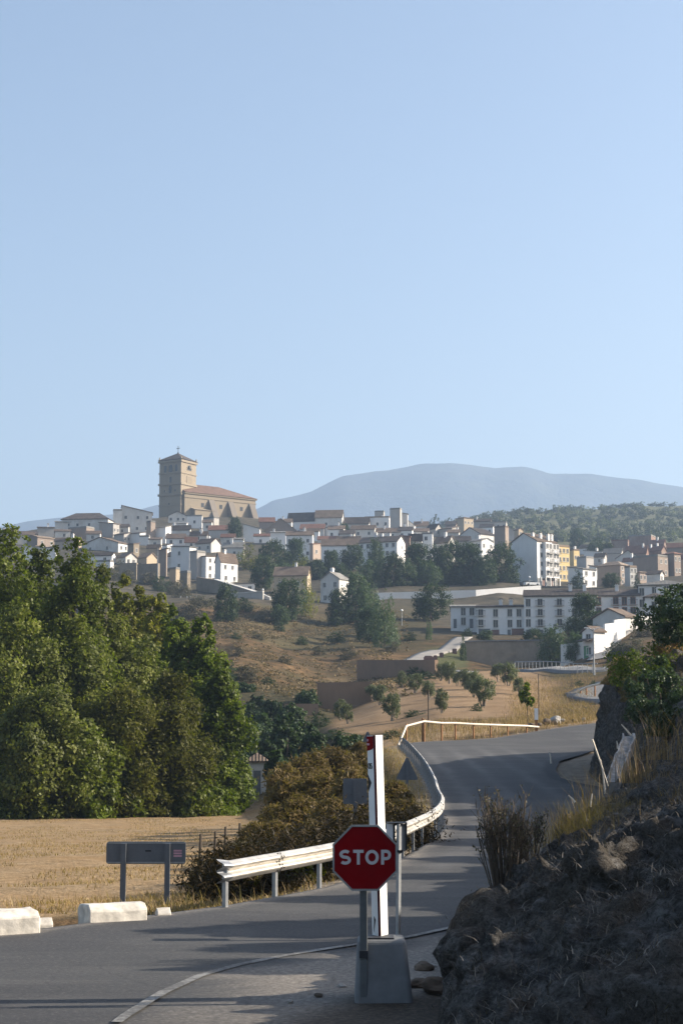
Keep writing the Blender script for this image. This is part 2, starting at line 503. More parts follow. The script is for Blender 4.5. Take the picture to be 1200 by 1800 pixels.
def _ground_mat(nt, out):
    pos = world_pos(nt)
    at = lambda n: N(nt, 'ShaderNodeAttribute', attribute_name=n).outputs['Fac']
    n_big = noise(nt, 0.03, 5, 0.6, pos); n_mid = noise(nt, 0.25, 5, 0.65, pos); n_fine = noise(nt, 2.2, 5, 0.7, pos)
    n_vf = noise(nt, 9.0, 3, 0.7, pos)
    straw = ramp(nt, n_fine, [(0.25, (0.16, 0.105, 0.058)), (0.45, (0.265, 0.188, 0.108)), (0.62, (0.345, 0.252, 0.152)), (0.8, (0.47, 0.36, 0.22))])
    straw = mixc(nt, ramp(nt, n_mid, [(0.42, (0, 0, 0)), (0.7, (0.6,) * 3)]), straw, (0.30, 0.185, 0.085))
    straw = mixc(nt, ramp(nt, n_vf, [(0.30, (0.5,) * 3), (0.45, (0, 0, 0))]), straw, (0.12, 0.075, 0.04))
    hill = ramp(nt, n_mid, [(0.28, (0.045, 0.036, 0.022)), (0.42, (0.088, 0.058, 0.031)), (0.55, (0.16, 0.098, 0.049)), (0.72, (0.235, 0.155, 0.083))])
    hill = mixc(nt, ramp(nt, n_fine, [(0.40, (0, 0, 0)), (0.72, (0.6,) * 3)]), hill, (0.07, 0.054, 0.03))
    hill = mixc(nt, ramp(nt, n_big, [(0.45, (0, 0, 0)), (0.7, (0.55,) * 3)]), hill, (0.095, 0.075, 0.048))
    soil = ramp(nt, n_mid, [(0.3, (0.19, 0.125, 0.072)), (0.55, (0.265, 0.18, 0.105)), (0.75, (0.33, 0.235, 0.145))])
    soil = mixc(nt, ramp(nt, n_fine, [(0.45, (0, 0, 0)), (0.75, (0.5,) * 3)]), soil, (0.24, 0.16, 0.09))
    town = ramp(nt, n_mid, [(0.3, (0.05, 0.048, 0.034)), (0.5, (0.082, 0.072, 0.052)), (0.7, (0.13, 0.106, 0.077))])
    farc = ramp(nt, n_mid, [(0.3, (0.075, 0.082, 0.042)), (0.5, (0.105, 0.105, 0.056)), (0.65, (0.15, 0.135, 0.08))])
    verge = ramp(nt, n_fine, [(0.25, (0.13, 0.10, 0.075)), (0.5, (0.23, 0.19, 0.145)), (0.75, (0.36, 0.31, 0.25))])
    n_str = noise(nt, 0.45, 4, 0.6, pos, mapscale=(0.16, 1.0, 2.2))
    hill = mixc(nt, ramp(nt, n_str, [(0.44, (0.75,) * 3), (0.56, (0, 0, 0))]), hill, (0.060, 0.050, 0.028))
    hill = mixc(nt, ramp(nt, n_big, [(0.50, (0, 0, 0)), (0.62, (0.45,) * 3)]), hill, (0.10, 0.092, 0.045))
    c = mixc(nt, at('m_field'), hill, straw)
    c = mixc(nt, at('m_olive'), c, soil)
    c = mixc(nt, at('m_town'), c, town)
    c = mixc(nt, at('m_far'), c, farc)
    c = mixc(nt, at('m_verge'), c, verge)
    c = mixc(nt, at('m_rock'), c, ramp(nt, n_fine, [(0.3, (0.10, 0.085, 0.065)), (0.6, (0.22, 0.19, 0.15)), (0.8, (0.33, 0.29, 0.23))]))
    c = mixc(nt, at('m_green'), c, ramp(nt, n_fine, [(0.3, (0.05, 0.065, 0.03)), (0.6, (0.11, 0.12, 0.05)), (0.8, (0.2, 0.17, 0.08))]))
    c = mixc(nt, at('m_brush'), c, ramp(nt, n_fine, [(0.3, (0.035, 0.036, 0.02)), (0.55, (0.075, 0.064, 0.036)), (0.8, (0.15, 0.115, 0.06))]))
    h = mixc(nt, 0.5, n_fine, n_vf)
    bsdf(nt, out, c, 1.0, h, 0.8, 0.18, 0.05)


M['ground'] = mat('dry_ground', _ground_mat)
_V = np.stack([_XX, _YY, _ZZ], -1).reshape(-1, 3)
_me = np_mesh('ground', _V, grid_faces(NY, len(_u)), None, True)


def _attr(me, n, a):
    t = me.attributes.new(n, 'FLOAT', 'POINT'); t.data.foreach_set('value', np.clip(a, 0, 1).astype(np.float32).ravel())


_pxg = _UU * 1.0088 * F + 600
_nz = fbm(_XX * 0.08, _YY * 0.08, 1.0, 3)
_attr(_me, 'm_field', smooth(24, 27, _YY) * (1 - smooth(118, 135, _YY + 20 * _nz)) * (1 - smooth(-0.2, 1.0, _XX - _l + 3.5 + _nz * 2)))
_attr(_me, 'm_olive', smooth(560, 640, _pxg + 60 * _nz) * (1 - smooth(930, 990, _pxg + 50 * _nz)) * smooth(145, 155, _YY) * (1 - smooth(255, 275, _YY + 20 * _nz)))
_attr(_me, 'm_town', smooth(395, 440, _YY + 40 * _nz + 75 * smooth(560, 700, _pxg)) * (1 - smooth(830, 900, _YY)))
_attr(_me, 'm_far', smooth(830, 900, _YY))
_attr(_me, 'm_verge', np.maximum(1 - smooth(17, 22, _YY), (1 - smooth(0.5, 1.6, _out + 0.8 * _nz)) * (1 - smooth(125, 140, _YY))))
_sl = np.abs(np.gradient(_ZZ, axis=0) / np.maximum(np.gradient(_YY, axis=0), 1e-3))
_attr(_me, 'm_rock', smooth(0.42, 0.75, _sl + _nz * 0.15) * smooth(170, 200, _YY) * (1 - smooth(440, 480, _YY)))
_attr(_me, 'm_brush', smooth(375, 400, _pxg) * (1 - smooth(545, 600, _pxg + 40 * _nz)) * smooth(125, 140, _YY) * (1 - smooth(205, 225, _YY + 25 * _nz)) + 0.8 * smooth(520, 600, _pxg + 60 * _nz) * (1 - smooth(735, 770, _pxg)) * smooth(300, 335, _YY + 20 * _nz) * (1 - smooth(395, 440, _YY)))
_attr(_me, 'm_green', smooth(0.05, 0.35, fbm(_XX * 0.03, _YY * 0.03, 9.0, 4)) * 0.6 * smooth(118, 135, _YY) * (1 - smooth(185, 210, _YY)) * (1 - smooth(560, 600, _pxg)) + 0.75 * smooth(740, 760, _pxg) * (1 - smooth(815, 830, _pxg)) * smooth(284, 292, _YY) * (1 - smooth(316, 322, _YY)))
setp(link('ground', _me, M['ground']), kind='structure')


# ---------------------------------------------------------------- roads
def _asphalt(nt, out):
    pos = world_pos(nt)
    n1 = noise(nt, 0.35, 4, 0.6, pos, mapscale=(0.35, 1.0, 1)); n2 = noise(nt, 60.0, 3, 0.8, pos); n3 = noise(nt, 1.2, 5, 0.65, pos, mapscale=(0.2, 1.2, 1))
    n4 = noise(nt, 17.0, 5, 0.8, pos)
    c = ramp(nt, n1, [(0.3, (0.050, 0.050, 0.052)), (0.5, (0.068, 0.068, 0.068)), (0.7, (0.090, 0.088, 0.086))])
    c = mixc(nt, ramp(nt, n3, [(0.45, (0, 0, 0)), (0.65, (0.55,) * 3)]), c, (0.108, 0.104, 0.099))
    n6 = noise(nt, 0.16, 3, 0.5, pos)
    c = mixc(nt, ramp(nt, n6, [(0.52, (0, 0, 0)), (0.535, (0.55,) * 3)]), c, (0.050, 0.050, 0.053))
    vo = N(nt, 'ShaderNodeTexVoronoi', i_Scale=0.55); vo.feature = 'DISTANCE_TO_EDGE'
    wv_ = N(nt, 'ShaderNodeVectorMath', operation='ADD'); L(nt, pos, wv_.inputs[0])
    nv_ = N(nt, 'ShaderNodeTexNoise', i_Scale=1.1, i_Detail=5); L(nt, pos, nv_.inputs['Vector']); L(nt, nv_.outputs['Color'], wv_.inputs[1]); L(nt, wv_.outputs[0], vo.inputs['Vector'])
    c = mixc(nt, ramp(nt, vo.outputs['Distance'], [(0.003, (0.35,) * 3), (0.012, (0, 0, 0))]), c, (0.03, 0.03, 0.032))
    c = mixc(nt, ramp(nt, n2, [(0.35, (0.55,) * 3), (0.55, (0, 0, 0))]), c, (0.035, 0.035, 0.036))
    c = mixc(nt, ramp(nt, n2, [(0.62, (0, 0, 0)), (0.75, (0.45,) * 3)]), c, (0.22, 0.215, 0.205))
    c = mixc(nt, ramp(nt, n4, [(0.53, (0, 0, 0)), (0.70, (0.6,) * 3)]), c, (0.17, 0.16, 0.147))
    c = mixc(nt, ramp(nt, n4, [(0.33, (0.6,) * 3), (0.46, (0, 0, 0))]), c, (0.033, 0.033, 0.034))
    dust = N(nt, 'ShaderNodeAttribute', attribute_name='dust').outputs['Fac']
    c = mixc(nt, dust, c, ramp(nt, n4, [(0.35, (0.12, 0.105, 0.088)), (0.5, (0.225, 0.197, 0.165)), (0.66, (0.36, 0.325, 0.28))]))
    soil_ = N(nt, 'ShaderNodeAttribute', attribute_name='soil').outputs['Fac']
    c = mixc(nt, soil_, c, ramp(nt, n4, [(0.35, (0.028, 0.022, 0.016)), (0.55, (0.07, 0.055, 0.040)), (0.7, (0.15, 0.12, 0.09))]))
    trk = N(nt, 'ShaderNodeAttribute', attribute_name='track').outputs['Fac']
    c = mixc(nt, trk, c, (0.17, 0.165, 0.16))
    tar = N(nt, 'ShaderNodeAttribute', attribute_name='tar').outputs['Fac']
    c = mixc(nt, tar, c, (0.035, 0.036, 0.038))
    hh = mixc(nt, 0.5, n2, n4)
    bsdf(nt, out, c, 0.88, hh, 0.6, 0.015, 0.25)


M['asphalt'] = mat('old_asphalt', _asphalt)
_ry = np.concatenate([np.linspace(2, 40, 153)[:-1], np.linspace(40, 140, 226)])
_nx = 61
_tt = np.linspace(0, 1, _nx)
_RL = xl(_ry)[:, None]; _RR = xr(_ry)[:, None]
_RX = np.where(True, np.maximum(_RL, -34) + (_RR - np.maximum(_RL, -34)) * _tt[None, :], 0)
_RY = _ry[:, None] + 0 * _RX
_RX[:, 0] += 0.0
_RZ = zroad(_RY) + 0.02 * fbm(_RX * 0.3, _RY * 0.3, 2.0, 2)
_edge = _RX - np.maximum(_RL, -34)
_V = np.stack([_RX, _RY, _RZ], -1).reshape(-1, 3)
# skirt along the far edge
_sk = np.stack([_RX[:, 0] - 0.18, _RY[:, 0], _RZ[:, 0] - 0.25], -1)
_Q = grid_faces(len(_ry), _nx)
_b = len(_V); _i = np.arange(len(_ry) - 1)
_Q = np.concatenate([_Q, np.stack([_b + _i, _i * _nx, (_i + 1) * _nx, _b + _i + 1], 1)])
_me = np_mesh('road', np.concatenate([_V, _sk]), _Q, None, True)
_edgepoly = [(205, 1800), (240, 1775), (290, 1745), (350, 1718), (420, 1698), (500, 1682), (560, 1672), (630, 1661), (720, 1648), (800, 1630), (870, 1606), (960, 1560)]


def road_pt(px, py):
    Y = 8.0
    while Y < 130:
        p = P(px, py, Y)
        if p.z < zroad(Y):
            return Vector((p.x, p.y, zroad(Y)))
        Y *= 1.0015
    return P(px, py, 130)


_line = [road_pt(*p) for p in _edgepoly]
_lx = np.array([p.x for p in _line]); _ly = np.array([p.y for p in _line])
_du = _RY - np.interp(_RX, _lx, _ly)          # < 0: on the near side of the edge line
_nn = fbm(_RX * 1.2, _RY * 1.2, 0, 4)
_d = 1.0 * smooth(0.0, 1.2, -_du + _nn * 0.9) * smooth(-2.2, -0.2, _RX + _nn) * (_RY < 24) * 0.85
_d = np.maximum(_d, (1 - smooth(0.0, 0.5, _edge + 0.25 * _nn)) * 0.6)
_attr(_me, 'dust', np.concatenate([_d.ravel(), np.ones(len(_sk)) * 0.7]))
_attr(_me, 'soil', np.concatenate([(smooth(-0.75, 0.1, _RX + 0.5 * _nn + 0.28 * (16.5 - _RY)) * (1 - smooth(16.8, 18.2, _RY + 0.8 * _nn - 0.5 * np.maximum(_RX, 0)))).ravel(), np.zeros(len(_sk))]))
_g = (1 - smooth(0.15, 0.45, np.abs(_RX - (np.interp(_RY, [58, 66, 71, 74, 80, 88, 100], [14, 10.35, 9.35, 9.15, 9.6, 10.8, 14.5])))) ) * (_RY > 60) * (_RY < 102)
_attr(_me, 'tar', np.concatenate([_g.ravel() * 0.8, np.zeros(len(_sk))]))
_o = _RX - xl(_RY)
_t = sum(np.exp(-((_o - k - 0.25 * _nn) / 0.28) ** 2) for k in (1.1, 2.7, 4.4, 6.0)) * smooth(30, 40, _RY) * (1 - smooth(95, 110, _RY)) * (0.65 + 0.7 * fbm(_RX * .8, _RY * .15, 3., 3))
_attr(_me, 'track', np.concatenate([0.4 * _t.ravel(), np.zeros(len(_sk))]))
setp(link('road', _me, M['asphalt']), kind='structure')


def _paint(nt, out):
    pos = world_pos(nt)
    n = noise(nt, 16, 4, 0.75, pos); n2 = noise(nt, 2.0, 4, 0.6, pos)
    k = ramp(nt, mixc(nt, 0.5, n, n2), [(0.43, (0, 0, 0)), (0.60, (1, 1, 1))])
    bsdf(nt, out, mixc(nt, k, (0.095, 0.093, 0.090), (0.25, 0.245, 0.23)), 0.85)


M['paint'] = mat('worn_white_paint', _paint)


def strip(name, pts, w, m, dz=0.008, kind='structure'):
    """flat ribbon of width w along world points, laid dz above the road"""
    vs = []
    P2 = []
    for i in range(len(pts) - 1):
        n = max(1, int((pts[i + 1] - pts[i]).length / 0.4))
        for k in range(n):
            P2.append(pts[i].lerp(pts[i + 1], k / n))
    P2.append(pts[-1])
    for i, p in enumerate(P2):
        d = (P2[min(i + 1, len(P2) - 1)] - P2[max(i - 1, 0)]); d.z = 0; d.normalize()
        s = Vector((-d.y, d.x, 0)) * w / 2
        k1, k2 = (1 + 0.35 * float(vnoise(np.array([i * .9]), np.array([j * 7.0]))[0]) for j in (1, 2))
        vs += [p + s * k1 + Vector((0, 0, dz)), p - s * k2 + Vector((0, 0, dz))]
    fs = [(2 * i, 2 * i + 1, 2 * i + 3, 2 * i + 2) for i in range(len(P2) - 1)]
    o = link(name, np_mesh(name, [tuple(v) for v in vs], fs), m)
    return setp(o, kind=kind)


strip('road_marking', _line, 0.12, M['paint'], 0.016)

# other lanes further up: ramp, valley road, dirt track by the white house
M['lane'] = plain('pale_lane_concrete', (0.27, 0.25, 0.225), 0.95, 0.2, 0.3)
M['lane2'] = plain('grey_lane', (0.17, 0.168, 0.166), 0.95, 0.2, 0.3)


def lane(name, pix, w, m, dz=0.5):
    """road laid on the ground through (px, Y) stations; it carries its own thick bed"""
    c = []
    for i in range(len(pix) - 1):
        for k in range(14):
            t = k / 14
            c.append((pix[i][0] * (1 - t) + pix[i + 1][0] * t, pix[i][1] * (1 - t) + pix[i + 1][1] * t))
    c.append(pix[-1])
    pts = [Vector((X_(a, b), b, 0)) for a, b in c]
    V = []
    for i, p in enumerate(pts):
        d = (pts[min(i + 1, len(pts) - 1)] - pts[max(i - 1, 0)]).normalized(); s = Vector((-d.y, d.x, 0)) * w / 2
        zc = [zg((p + s * k).x, (p + s * k).y) for k in (1, .5, 0, -.5, -1)]; zm = sum(zc) / 5
        for k, z in zip((1.12, 1, .5, 0, -.5, -1, -1.12), [zm - 1.2] + [max(z * .5 + zm * .5, z) + .12 for z in zc] + [zm - 1.2]):
            V.append((p.x + s.x * k, p.y + s.y * k, z))
    Q = grid_faces(len(pts), 7)
    return setp(link(name, np_mesh(name, V, Q), m), kind='structure')


lane('ramp_road', [(704, 286), (745, 300), (785, 315), (816, 333)], 3.4, M['lane'])
lane('valley_road', [(730, 286), (790, 282), (850, 276), (905, 262), (960, 247), (1010, 240), (1055, 238), (1100, 240)], 6.0, M['lane2'])
lane('village_road', [(1110, 178), (1060, 188), (1036, 197), (1030, 205), (1045, 214), (1080, 222)], 5.0, M['lane2'])
lane('dirt_track', [(1048, 262), (1062, 275), (1085, 292), (1110, 305)], 3.0, M['lane'])


# ---------------------------------------------------------------- bank on the right
FOOT = [(3, 0.1), (8, 0.45), (12, 0.62), (15.3, 0.78), (18, 1.0), (20, 1.35), (25, 2.4), (30, 3.5), (36, 4.7), (48, 7.1), (55, 8.6), (62, 9.8), (66, 10.4), (70, 10.7), (75, 10.9), (80, 11.4), (85, 12.4), (90, 14.0), (96, 17), (103, 24), (110, 38)]
_tg = np.concatenate([np.linspace(0, 1.2, 41), np.linspace(1.24, 5, 100), np.linspace(5.1, 26, 60), np.linspace(28, 75, 18)])
PROF = [  # Y, [(t, h)...]
    (3, [(0, 0), (.3, .5), (1, .8), (3, 1.9), (8, 4.5), (20, 8), (75, 14)]),
    (14, [(0, 0), (.25, .5), (.6, .72), (3, 1.9), (8, 4.2), (20, 7), (75, 14)]),
    (20, [(0, 0), (.25, .5), (.6, .72), (3, 1.75), (8, 3.4), (20, 6), (75, 14)]),
    (28, [(0, 0), (.3, .55), (.7, .75), (3, 1.7), (5, 3.1), (8, 4.4), (20, 7), (75, 14)]),
    (40, [(0, 0), (.3, .55), (.8, .8), (2.6, 1.7), (4.6, 3.1), (8, 4.4), (20, 7), (75, 16)]),
    (50, [(0, 0), (.4, .6), (1, .95), (3, 2.5), (4.6, 3.8), (8, 5), (20, 7.5), (75, 18)]),
    (60, [(0, 0), (.6, .8), (1.2, 2.0), (2.6, 3.6), (8, 5.6), (20, 8), (75, 20)]),
    (68, [(0, 0), (.5, .7), (.8, 2.8), (1.5, 4.5), (4, 5.3), (12, 7.5), (75, 22)]),
    (82, [(0, 0), (.45, .5), (.75, 3.2), (1.4, 4.9), (4, 5.4), (12, 7.5), (75, 22)]),
    (95, [(0, 0), (.5, .5), (1.0, 3.2), (2.0, 4.6), (5, 5.0), (12, 6.5), (75, 18)]),
    (110, [(0, 0), (2, 1), (8, 3), (20, 5), (75, 12)]),
]
_bs = np.concatenate([np.linspace(3, 8, 30)[:-1], np.linspace(8, 30, 420)[:-1], np.linspace(30, 110, 500)])
_ptab = np.array([np.interp(_tg, [a for a, b in p], [b for a, b in p]) for _, p in PROF])
_pY = [a for a, _ in PROF]
_H = np.array([[np.interp(s, _pY, _ptab[:, k]) for k in range(len(_tg))] for s in _bs])
_fx = np.interp(_bs, [a for a, b in FOOT], [b for a, b in FOOT])
_fx = np.convolve(np.pad(_fx, 12, mode='edge'), np.ones(25) / 25, 'valid')
_BX = _fx[:, None] + _tg[None, :]; _BY = _bs[:, None] + 0 * _BX
_BZ = zroad(_BY) - 0.02 + _H
_amp = smooth(0, 0.5, _tg)[None, :]
_BZ = _BZ + _amp * (0.5 * fbm(_BX * 0.9, _BY * 0.9, 0, 4) + 0.22 * ridged(_BX * 2.2, _BY * 1.3, 1, 3) * (1 - smooth(6, 12, _tg))[None, :])
_BX = _BX + 0.55 * fbm(_BY * 0.9, _BZ * 1.3, 4.0, 4) * smooth(0, .2, _tg)[None, :] * (1 - smooth(4, 8, _tg))[None, :]
_BY = _BY + 0.35 * fbm(_BX * 1.1, _BZ * 1.5, 8.0, 4) * (1 - smooth(4, 8, _tg))[None, :]
_near = (1 - smooth(7, 14, _tg))[None, :] * _amp
_BZ = _BZ + _near * (0.10 * ridged(_BX * 3.1 + _BZ, _BY * 2.4, _BZ * 2.5, 4) + 0.075 * fbm(_BX * 7, _BY * 6, _BZ * 6, 3) + .10 * np.abs(fbm(_BX * 2.3 + 1.5 * fbm(_BY, _BX, 0, 2), _BY * 1.7, 6.0, 3)))
_BX = _BX + _near * 0.09 * ridged(_BY * 4, _BZ * 6, 3.0, 3)
_BZ[:, 0] -= 0.35


def _bank(nt, out):
    pos = world_pos(nt)
    n1 = noise(nt, 0.7, 6, 0.65, pos); n2 = noise(nt, 6.0, 6, 0.7, pos); n3 = noise(nt, 1.6, 5, 0.6, pos, mapscale=(1, 1, 3.5))
    c = ramp(nt, n2, [(0.30, (0.032, 0.031, 0.030)), (0.48, (0.080, 0.076, 0.071)), (0.62, (0.16, 0.153, 0.145)), (0.78, (0.32, 0.31, 0.30))])
    c = mixc(nt, ramp(nt, n1, [(0.42, (0, 0, 0)), (0.62, (0.7,) * 3)]), c, (0.105, 0.092, 0.076))
    c = mixc(nt, ramp(nt, n3, [(0.58, (0, 0, 0)), (0.74, (0.6,) * 3)]), c, (0.30, 0.293, 0.285))
    n5 = noise(nt, 28, 4, .75, pos)
    c = mixc(nt, ramp(nt, n5, [(0.36, (0.6,) * 3), (0.52, (0, 0, 0))]), c, (0.026, 0.023, 0.019))
    c = mixc(nt, ramp(nt, n5, [(0.60, (0, 0, 0)), (0.75, (0.5,) * 3)]), c, (0.33, 0.31, 0.285))
    h = mixc(nt, 0.5, n2, n5)
    bsdf(nt, out, c, 1.0, h, 1.0, 0.12, 0.0)


M['bank'] = mat('rocky_earth', _bank)
_me = np_mesh('earth_bank', np.stack([_BX, _BY, _BZ], -1).reshape(-1, 3), grid_faces(len(_bs), len(_tg))[:, ::-1], None, True)
BANK = setp(link('earth_bank', _me, M['bank']), kind='structure')


def bank_at(Y, t):
    i = int(np.clip(np.searchsorted(_bs, Y), 0, len(_bs) - 1)); k = int(np.clip(np.searchsorted(_tg, t), 0, len(_tg) - 1))
    return Vector((float(_BX[i, k]), float(_BY[i, k]), float(_BZ[i, k])))


# ---------------------------------------------------------------- far mountains
_mx = np.linspace(-2600, 3000, 300); _my = np.linspace(3600, 6800, 130)
_ridge = [(-900, 930), (-300, 945), (0, 928), (60, 917), (110, 912), (170, 910), (230, 902), (275, 890), (310, 888), (350, 896), (400, 905), (440, 902), (458, 894), (480, 881), (520, 873), (545, 866), (575, 850), (600, 838), (640, 834), (680, 829), (740, 818), (790, 815), (830, 818), (870, 823), (920, 822), (945, 826), (965, 833), (1040, 836), (1110, 843), (1200, 859), (1400, 880), (2000, 900), (3500, 930)]
_rx = [P(a, b, 5000).x for a, b in _ridge]; _rz = [P(a, b, 5000).z for a, b in _ridge]
_MX, _MY = np.meshgrid(_mx, _my)
_hz = np.interp(_MX / _MY * 5000, _rx, _rz)
_s = np.where(_MY < 5000, smooth(3600, 5000, _MY) ** 1.7, 1 - smooth(5000, 6800, _MY) ** 1.2)
_MZ = _hz * _s * (1 + 0.0) + 38 * ridged(_MX * 0.0022, _MY * 0.0014, 2.0, 5) * np.sin(np.pi * np.clip((_MY - 3600) / 1400, 0, 1)) * (_MY < 5000) * np.clip(_hz / 400, 0.2, 1)
_MZ = _MZ + 5 * fbm(_MX * 0.01, _MY * 0.01, 0, 3) * (_s > .02)
_MZ[0, :] = 10


def _mount(nt, out):
    pos = world_pos(nt)
    n = noise(nt, 0.004, 6, 0.65, pos); n2 = noise(nt, 0.02, 5, 0.7, pos)
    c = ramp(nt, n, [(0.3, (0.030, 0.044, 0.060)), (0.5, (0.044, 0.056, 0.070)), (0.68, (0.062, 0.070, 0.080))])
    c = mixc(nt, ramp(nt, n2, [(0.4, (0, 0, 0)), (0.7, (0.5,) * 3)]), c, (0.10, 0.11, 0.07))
    bsdf(nt, out, c, 1.0, n2, 0.6, 20, 0.0)


_me = np_mesh('mountain', np.stack([_MX, _MY, _MZ], -1).reshape(-1, 3), grid_faces(130, 300), None, True)
setp(link('mountain', _me, mat('mountain_rock', _mount)), kind='structure')
# ================================================================ houses
_wcache = {}


def window_mesh(ww, hh, fr, deep=False):
    k = (round(ww, 1), round(hh, 1), fr)
    if k not in _wcache:
        b = MB(); w, h = k[0] / 2, k[1] / 2; f = 0.09
        b.box((-w - f, -0.05, -h - f), (w + f, 0.02, -h), 0); b.box((-w - f, -0.05, h), (w + f, 0.02, h + f), 0)
        b.box((-w - f, -0.05, -h), (-w, 0.02, h), 0); b.box((w, -0.05, -h), (w + f, 0.02, h), 0)
        b.box((-0.03, -0.04, -h), (0.03, 0.02, h), 0)
        b.box((-w, -0.012, -h), (-0.03, 0.02, h), 1); b.box((0.03, -0.012, -h), (w, 0.02, h), 1)
        b.box((-w - 0.15, -0.14, -h - f - 0.07), (w + 0.15, 0.02, -h - f), 0)
        o = b.build('window', [M[fr], M['pane']]); me = o.data; bpy.data.objects.remove(o)
        _wcache[k] = me
    return _wcache[k]


def door_mesh(ww, hh, mt):
    k = ('d', round(ww, 1), round(hh, 1), mt)
    if k not in _wcache:
        b = MB(); w, h = k[1] / 2, k[2]
        b.box((-w, -0.03, 0), (w, 0.02, h), 1)
        b.box((-w - .1, -0.07, 0), (-w, 0.02, h + .1), 0); b.box((w, -0.07, 0), (w + .1, 0.02, h + .1), 0); b.box((-w, -0.07, h), (w, 0.02, h + .1), 0)
        for q_ in range(1, 5):
            b.box((-w, -0.04, h * q_ / 5 - .02), (w, -0.028, h * q_ / 5 + .02), 1)
        o = b.build('door', [M['frame'], M[mt]]); me = o.data; bpy.data.objects.remove(o)
        _wcache[k] = me
    return _wcache[k]


def balcony_mesh(ww):
    k = ('b', round(ww, 1))
    if k not in _wcache:
        b = MB(); w = k[1] / 2
        b.box((-w, -0.6, -0.1), (w, 0.0, 0.0), 0)
        b.box((-w, -0.6, 0.9), (w, -0.55, 0.96), 1); b.box((-w, -0.55, 0.9), (-w + .05, 0, 0.96), 1); b.box((w - .05, -0.55, 0.9), (w, 0, 0.96), 1)
        n = int(ww / 0.16)
        for i in range(n + 1):
            x = -w + 0.02 + (2 * w - 0.06) * i / n
            b.box((x, -0.59, 0.0), (x + 0.03, -0.56, 0.9), 1)
        o = b.build('balcony', [M['white2'], M['iron']]); me = o.data; bpy.data.objects.remove(o)
        _wcache[k] = me
    return _wcache[k]


def put(name, me, parent, loc, rz=0.0):
    o = bpy.data.objects.new(name, me); COL.objects.link(o); o.parent = parent; o.location = loc; o.rotation_euler = (0, 0, rz)
    return o


_chim = None


def chimney(roof, x, y, z, s=1.0):
    global _chim
    if _chim is None:
        b = MB(); b.box((-.35, -.35, -1.2), (.35, .35, 1.0), 0); b.box((-.45, -.45, 1.0), (.45, .45, 1.12), 0)
        b.box((-.25, -.25, 1.12), (-.1, .25, 1.4), 0); b.box((.1, -.25, 1.12), (.25, .25, 1.4), 0); b.box((-.4, -.4, 1.4), (.4, .4, 1.5), 1)
        o = b.build('chimney', [M['white'], M['r_brown']]); _chim = o.data; bpy.data.objects.remove(o)
    c = put('chimney', _chim, roof, (x, y, z)); c.scale = (s, s, s)
    return c


def roof_slab(line, axis, lo, hi, t=0.24, oh=0.35):
    """line: [(a, z)...] roof profile; extruded from lo to hi along the other axis"""
    b = MB()
    a0 = Vector(line[0]); a1 = Vector(line[1]); e0 = a0 + (a0 - a1).normalized() * oh
    c0 = Vector(line[-1]); c1 = Vector(line[-2]); e1 = c0 + (c0 - c1).normalized() * oh
    L2 = [e0] + [Vector(p) for p in line[1:-1]] + [e1]
    poly = [(p.x, p.y + 0.03) for p in L2] + [(p.x, p.y + 0.03 + t) for p in L2[::-1]]
    lo -= oh * 0.8; hi += oh * 0.8
    n = len(L2)
    f = (lambda a, z, s: (s, a, z)) if axis == 'x' else (lambda a, z, s: (a, s, z))
    for i in range(n - 1):
        q4 = [poly[i], poly[i + 1], poly[2 * n - 2 - i], poly[2 * n - 1 - i]]
        b.prism([f(a, z, lo) for a, z in q4], (hi - lo, 0, 0) if axis == 'x' else (0, hi - lo, 0))
    return b


